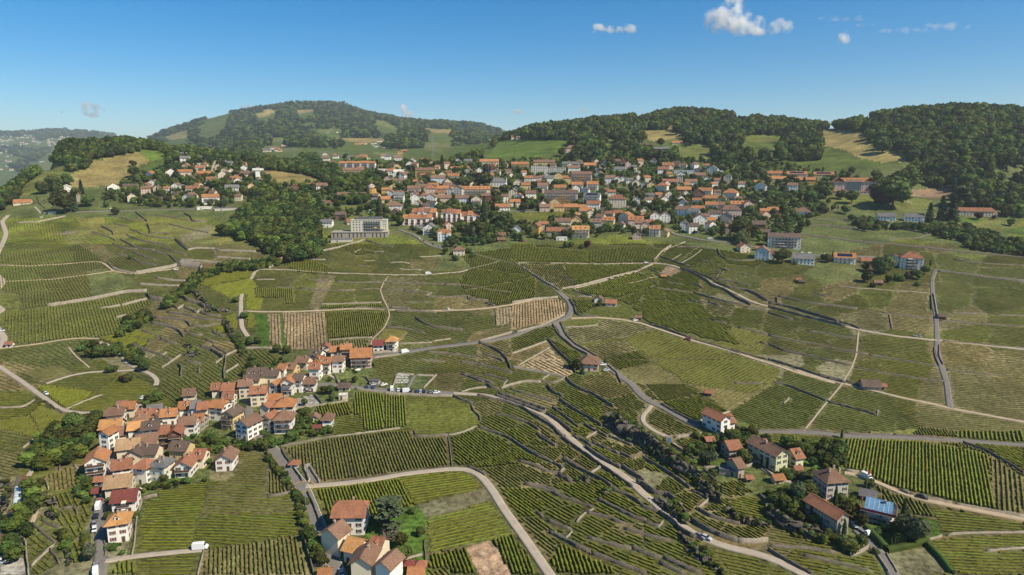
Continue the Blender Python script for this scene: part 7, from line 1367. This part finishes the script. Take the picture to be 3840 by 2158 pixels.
# masts of the railway and power pylons
galv = mat('galvanised_steel', (.33, .34, .34), .5, metal=.2)
def lattice(h, w_, arms):
    b = MB(); n = 7
    for sx in (-1, 1):
        for sy in (-1, 1): b.add([(sx * w_ - .08, sy * w_ - .08, -1), (sx * w_ + .08, sy * w_ - .08, -1), (sx * w_ + .08, sy * w_ + .08, -1), (sx * .2 - .08, sy * .2 - .08, h), (sx * .2 + .08, sy * .2 - .08, h), (sx * .2 + .08, sy * .2 + .08, h)], [(0, 1, 4, 3), (1, 2, 5, 4), (2, 0, 3, 5)])
    for i in range(n):
        z0, z1 = h * i / n, h * (i + 1) / n; a, c = w_ * (1 - i / n) + .2 * i / n, w_ * (1 - (i + 1) / n) + .2 * (i + 1) / n
        for s in (-1, 1): b.add([(-a, s * a, z0), (-a + .15, s * a, z0), (c, s * c, z1), (c - .15, s * c, z1)], [(0, 1, 2, 3)]); b.add([(s * a, -a, z0), (s * a, -a + .15, z0), (s * c, c, z1), (s * c, c - .15, z1)], [(0, 1, 2, 3)])
    for z, r_ in arms: b.box(-r_, r_, -.12, .12, z, z + .25)
    return b
for s, h, lab in (('B:388,600', 30, 'thin lattice pylon left of the valley meadow'), ('B:1782,590', 48, 'tall lattice pylon in front of the round pale meadow'), ('C:1240,400', 34, 'pylon rising from the wood above the dark red barn')):
    u, v = pts(s)[0]; x, y = hit(u, v); b = lattice(h, 2.2, ((h * .7, 5), (h * .82, 6.5), (h * .94, 4))); small('power_pylon', s, b, [galv], lab, 'pylon')
b = MB(); b.box(-.1, .1, -.1, .1, 0, 7); b.box(-.06, 2.5, -.05, .05, 6.2, 6.35); mastm = b.me('mast', galv)
for i, (x, y) in enumerate(path('D:180,1310 600,1370 1000,1420 H:1100,30 1700,90 2500,165', 100)[1::2]):
    q = lk(bpy.data.objects.new('railway_mast', mastm), label='thin grey mast beside the railway, %s from the left end' % ['first', 'second', 'third', 'fourth', 'fifth', 'sixth', 'seventh', 'eighth', 'ninth', 'tenth', 'eleventh', 'twelfth'][min(i // 1, 11)], category='mast', group='overhead line masts along the railway'); q.location = (x, y + 3.2, g1(x, y) + .2)
# cemetery: gravestones, wall garden, trees
grav = mat('gravestone', (.62, .58, .52), .7, [(2, .15)])
for i in range(46):
    k = i % 23; u = 118 + (k % 12) * 11 + random.uniform(-2, 2); v = (82 if i < 23 else 132) + (k // 12) * 22 + random.uniform(-3, 3)
    b = MB(); b.box(-.35, .35, -.09, .09, -.2, .95); b.box(-.45, .45, .1, 1.7, -.2, .14); q = small('gravestone', 'N:%f,%f' % (u, v), b, [grav], 'pale gravestone with flat slab in the walled cemetery', 'gravestone'); q['group'] = 'gravestones in the walled cemetery'
    q.rotation_euler = (0, 0, random.uniform(-.1, .1))
strip('path', path('N:310,80 280,120 240,200', 1.2), 2, asph, .3)
b = MB(); b.cyl(0, 0, 0, 2.4, .05, .05, 6, 1); b.add([(0, 0, 3.0)] + [(1.9 * math.cos(a * math.pi / 4), 1.9 * math.sin(a * math.pi / 4), 2.3) for a in range(8)], [(0, i + 1, (i + 1) % 8 + 1) for i in range(8)], 0); par = (b, )
for s, lab in (('M:1963,580', 'cream parasol open on the garden terrace below the pink house'), ('I:1385,1010', 'white parasol beside the tan-roofed house in the lane')): small('parasol', s, b, [mat('parasol_cloth', (.75, .72, .65)), galv], lab, 'parasol')
# flagpole, street lamps
b = MB(); b.cyl(0, 0, 0, 11, .08, .05, 6, 0); b.box(.05, .9, -.02, .02, 8.6, 10.8, 1); small('flagpole', 'L:983,640', b, [galv, paint['red']], 'white flagpole with hanging red flag beside the brown-roofed manor', 'flagpole')
b = MB(); b.cyl(0, 0, 0, 7, .09, .06, 6); b.box(-.9, .1, -.06, .06, 6.9, 7.05); lampme = b.me('street_lamp', galv)
for s, lab in (('J:385,600', 'street lamp standing beside the mini roundabout'), ('J:505,790', 'street lamp left of the main road below the roundabout'), ('D:380,1060', 'left street lamp on the road below the hotel garden'), ('D:568,1085', 'right street lamp on the road below the hotel garden'), ('D:210,1040', 'street lamp at the dark wall left of the hotel garden'), ('C:1098,600', 'tall mast lamp behind the town beside the dark hedge'), ('C:2392,1420', 'street lamp by the weeping tree at the town end'), ('H:932,25', 'white lamp post beside the railway bend')):
    u, v = pts(s)[0]; x, y = hit(u, v); q = lk(bpy.data.objects.new('street_lamp', lampme), label=lab, category='street lamp'); q.location = (x, y, g1(x, y))
# blue cellar gate in the cliff-top wall
blue = mat('blue_gate', (.05, .17, .28), .6); b = MB(); b.box(-1.5, 1.5, 0, 1.2, -2, 3.0, 0)
o = small('stone_gatehouse', 'K:1578,112', b, [stonel], 'small stone gatehouse with a blue arched gate on the cliff edge', 'gatehouse', R(8)); b = MB(); b.box(-.9, .9, -.08, -.01, -.3, 1.6)
V = [(.9 * math.cos(a * math.pi / 8), -.08, 1.6 + .7 * math.sin(a * math.pi / 8)) for a in range(9)]; b.add(V + [(x_, -.01, z_) for x_, y_, z_ in V], [tuple(range(9))] + [(i, i + 1, 10 + i, 9 + i) for i in range(8)]); part('gate', b.me('gate', blue), o)
# underpass ramp by the roundabout
b = MB(); A = path('J:510,365 600,470 640,525', 1); dk = mat('ramp_concrete', (.22, .20, .18))
strip('ramp', path('J:515,385 545,450 585,525', 1), 3.2, asph, .26)
lk(bpy.data.objects.new('ramp_wall', rubble_wall(path('J:545,365 590,440 638,525', 1), 1.2, conc, .3)), label='right concrete side wall of the underpass ramp near the roundabout', category='wall'); lk(bpy.data.objects.new('ramp_wall', rubble_wall(path('J:485,378 520,440 545,490 525,525', 1), 1.2, conc, .3)), label='left concrete side wall of the underpass ramp near the roundabout', category='wall'); lk(bpy.data.objects.new('ramp_wall', rubble_wall(path('J:485,375 545,364', 1), 2.2, dk, .3)), label='dark end wall closing the underpass ramp among the vines', category='wall')
# concrete bridge piers under the white house
b = MB(); [b.box(x_ - .5, x_ + .5, 0, 1.2, -12, 0) for x_ in (-9, -5.5, -1, 8, 12)]; b.box(-10, 13, 0, 6, 0, .8); q = small('viaduct', 'C:1865,1300', b, [conc], 'grey concrete viaduct piers below the white tower-like house', 'viaduct'); q.location.z += 1
# round paint ring of the mini roundabout
rc_ = hit(*pts('J:478,568')[0]); V = []; Fc = []
for i in range(32):
    for r_ in (4.3, 4.6):
        a = i * math.pi / 16; X_, Y_ = rc_[0] + r_ * math.cos(a), rc_[1] + r_ * math.sin(a); V.append((X_, Y_, g1(X_, Y_) + .5))
    Fc.append((2 * i, 2 * i + 1, (2 * i + 3) % 64, (2 * i + 2) % 64))
lk(bpy.data.objects.new('road_marking', mesh('road_marking', V, Fc, (yel_,))), kind='structure')
# ------------------------------------------------------------------ clouds (volumes of water droplets, far behind the haze)
clm = bpy.data.materials.new('cloud_vapour'); clm.use_nodes = True; t = clm.node_tree; t.nodes.clear(); om = t.nodes.new('ShaderNodeOutputMaterial'); pv = t.nodes.new('ShaderNodeVolumePrincipled'); pv.inputs['Color'].default_value = (1, 1, 1, 1); pv.inputs['Anisotropy'].default_value = .3
tc = t.nodes.new('ShaderNodeTexCoord'); vl = t.nodes.new('ShaderNodeVectorMath'); vl.operation = 'LENGTH'; t.links.new(tc.outputs['Object'], vl.inputs[0]); nz = t.nodes.new('ShaderNodeTexNoise'); nz.inputs['Scale'].default_value = 2.2; nz.inputs['Detail'].default_value = 5; ge = t.nodes.new('ShaderNodeNewGeometry'); nz.inputs['Scale'].default_value = .0052; t.links.new(ge.outputs['Position'], nz.inputs[0])
m1 = t.nodes.new('ShaderNodeMath'); m1.operation = 'MULTIPLY_ADD'; t.links.new(nz.outputs[0], m1.inputs[0]); m1.inputs[1].default_value = 4.2; m1.inputs[2].default_value = -1.35; m2 = t.nodes.new('ShaderNodeMath'); m2.operation = 'SUBTRACT'; t.links.new(m1.outputs[0], m2.inputs[0]); t.links.new(vl.outputs['Value'], m2.inputs[1])
oi = t.nodes.new('ShaderNodeObjectInfo'); m3 = t.nodes.new('ShaderNodeMath'); m3.operation = 'MULTIPLY'; m3.use_clamp = False; mxx = t.nodes.new('ShaderNodeMath'); mxx.operation = 'MAXIMUM'; mxx.inputs[1].default_value = 0; t.links.new(m2.outputs[0], mxx.inputs[0]); t.links.new(mxx.outputs[0], m3.inputs[0]); t.links.new(oi.outputs['Alpha'], m3.inputs[1]); t.links.new(m3.outputs[0], pv.inputs['Density']); t.links.new(pv.outputs[0], om.inputs['Volume'])
bm_ = bmesh.new(); bmesh.ops.create_icosphere(bm_, subdivisions=3, radius=1); cme = bpy.data.meshes.new('cloud'); bm_.to_mesh(cme); bm_.free(); cme.materials.append(clm)
def cloud(puffs, lab, dens=.008, Y=16500):
    root = None
    for (u, v, ru, rv) in puffs:
        a = apx(u, v); d = tanv(v) * Y; k = Y / F0 * 1.02
        o = bpy.data.objects.new('cloud' if root is None else 'cloud_puff', cme); COL.objects.link(o)
        P = Vector((a * Y, Y, CAMZ - d)); S_ = (ru * k, min(ru, rv * 1.6) * k, rv * k)
        if root is None:
            root = bpy.data.objects.new('cloud', None); COL.objects.link(root); root.location = P; root['label'] = lab; root['category'] = 'cloud'; o.name = 'cloud_puff'
        o.parent = root; o.location = P - root.location; o.scale = S_; o.color = (1, 1, 1, dens)
cloud([(2690, 75, 55, 50), (2760, 30, 50, 60), (2790, 95, 80, 40), (2850, 118, 90, 18), (2930, 100, 45, 30), (2730, 70, 60, 55)], 'largest ragged white cloud near the top of the sky')
cloud([(2245, 105, 40, 22), (2280, 112, 35, 16), (2345, 110, 45, 18)], 'pair of small white clouds left of the ragged one', .016)
cloud([(3180, 70, 110, 12), (3260, 95, 60, 8)], 'thin pinkish streak of cloud at the upper right', .0035); cloud([(3400, 115, 110, 14), (3550, 100, 90, 16)], 'faint wide pinkish streaks near the right edge of sky', .0035); cloud([(3165, 140, 24, 28)], 'tiny white wisp below the pink streaks', .012)
cloud([(345, 415, 42, 26), (330, 400, 22, 18)], 'small puffy cloud over the far left hills', .016); cloud([(945, 405, 45, 16)], 'flat white cloud touching the left shoulder of the mountain', .016); cloud([(1522, 425, 30, 34), (1510, 405, 16, 22)], 'upright puff rising behind the mountain ridge', .018); cloud([(1930, 418, 38, 13)], 'small faint cloud right of the mountain', .010); cloud([(2190, 412, 28, 10)], 'small pale cloud above the right hand ridge', .010)
cloud([(235, 418, 18, 10)], 'tiny faint cloud left of the small puffy one', .008)
# ------------------------------------------------------------------ the air
hz = bpy.data.materials.new('haze'); hz.use_nodes = True; t = hz.node_tree; t.nodes.clear(); om = t.nodes.new('ShaderNodeOutputMaterial'); pv = t.nodes.new('ShaderNodeVolumePrincipled'); pv.inputs['Color'].default_value = (.82, .90, 1, 1); pv.inputs['Density'].default_value = 5.8e-5; pv.inputs['Anisotropy'].default_value = .2; t.links.new(pv.outputs[0], om.inputs['Volume'])
zmin = float(Zc.min()) - 12; zmax = float(Zc.max()) + 60
b = MB(); b.box(-14600, 14600, -60, 14200, zmin, zmax); lk(bpy.data.objects.new('haze', b.me('haze', hz)), kind='stuff')
# ------------------------------------------------------------------ what each thing is called
def zone(u, v):
    if v > 1440 and u < 1010 or (1240 < v < 1640 and 780 < u < 1500):
        if v > 1860: return 'along the lower village lane'
        if v > 1740: return 'at the bend of the village lane' if u < 540 else 'above the big village vine field'
        if v > 1640: return 'on the village\'s wooded west side' if u < 480 else 'in the old village core'
        if u < 620 and v < 1640: return 'on the village\'s upper edge'
        if v > 1570: return 'below the village square'
        if u < 1100: return 'around the village square'
        return 'at the village\'s upper road end'
    if v > 1380 and u > 2600:
        if u < 2850 and v < 1700: return 'at the hamlet\'s upper end'
        if v < 1830 and u < 3250: return 'in the middle of the hamlet'
        if u < 3500: return 'at the hamlet\'s lower end'
        return 'in the far right lower vines'
    if v > 1850 and 1100 < u < 1700: return 'around the cedar garden'
    if v > 900:
        r = 'upper' if v < 1120 else ('middle' if v < 1380 else ('lower' if v < 1700 else 'lowest'))
        c = 'on the left slope' if u < 620 else 'in the steep left terraces' if u < 930 else 'in the central vineyards' if u < 1920 else 'right of the road junction' if u < 2880 else 'in the far right vineyards'
        return c + ', ' + r + ' part'
    if v > 560:
        if u < 560: return 'on the far left hillside'
        if u < 960: return 'in the left hillside quarter' if v < 670 else 'above the left terraced slope'
        if u < 1350: return 'beside the white clinic' if v > 730 else 'near the long orange-roofed flats'
        band = 'in the upper' if v < 690 else 'in the middle' if v < 785 else 'in the lower'
        if u < 1800: return band + ' town near church' if v < 785 else 'around the stepped flats'
        if u < 2160: return band + ' town left of school'
        if u < 2480: return band + ' town around school'
        if u < 2880: return band + ' town\'s right end'
        return 'around the pink hotel' if v < 790 else 'below the pink hotel'
    return 'on the far hills' if u < 1850 else 'on the hills above town'
ORD = ['', 'first', 'second', 'third', 'fourth', 'fifth', 'sixth', 'seventh', 'eighth', 'ninth', 'tenth']
def ordn(i): return ORD[i] if i <= 10 else '%dth' % i if i % 10 not in (1, 2, 3) or i in (11, 12, 13) else '%d%s' % (i, {1: 'st', 2: 'nd', 3: 'rd'}[i % 10])
def assign(items, cat, grp):   # items: (obj, look, u, v)
    G = {}
    for o, look, u, v, c, g in items: G.setdefault((look, zone(u, v)), []).append((u, o, c, g))
    for (look, z), L in G.items():
        L.sort(key=lambda q: q[0])
        for i, (u, o, c, g) in enumerate(L):
            tail_ = '' if len(L) == 1 else ', %s from left' % ordn(i + 1)
            o['label'] = look + ' ' + z + tail_; o['category'] = c
            if g: o['group'] = g
NM = {1: '', 2: '', 3: 'tall ', 4: 'tall ', 5: 'tall '}
it = []
for (o, u, v, rc, wc, st, T_, noun, x, y, r_) in HREG:
    if rc is None: continue
    n = noun.replace('_', ' '); rt = {'g': 'gabled', 'p': '', 'h': 'hipped', 'j': 'hipped', 'f': 'flat'}[T_]
    it.append((o, ('%s%s %s with %s %s roof' % ('low ' if st == 1 and noun == 'house' else NM[st] if noun == 'house' else '', WN[wc], n, RN[rc], rt)).replace('  ', ' '), u, v, n, None))
assign(it, 0, 0)
assign([(o, ('small ' if hgt < 5 and k != 'S' else '') + TN[k][2], u, v, TN[k][1], None) for o, u, v, k, hgt, zc in TREG], 0, 0)
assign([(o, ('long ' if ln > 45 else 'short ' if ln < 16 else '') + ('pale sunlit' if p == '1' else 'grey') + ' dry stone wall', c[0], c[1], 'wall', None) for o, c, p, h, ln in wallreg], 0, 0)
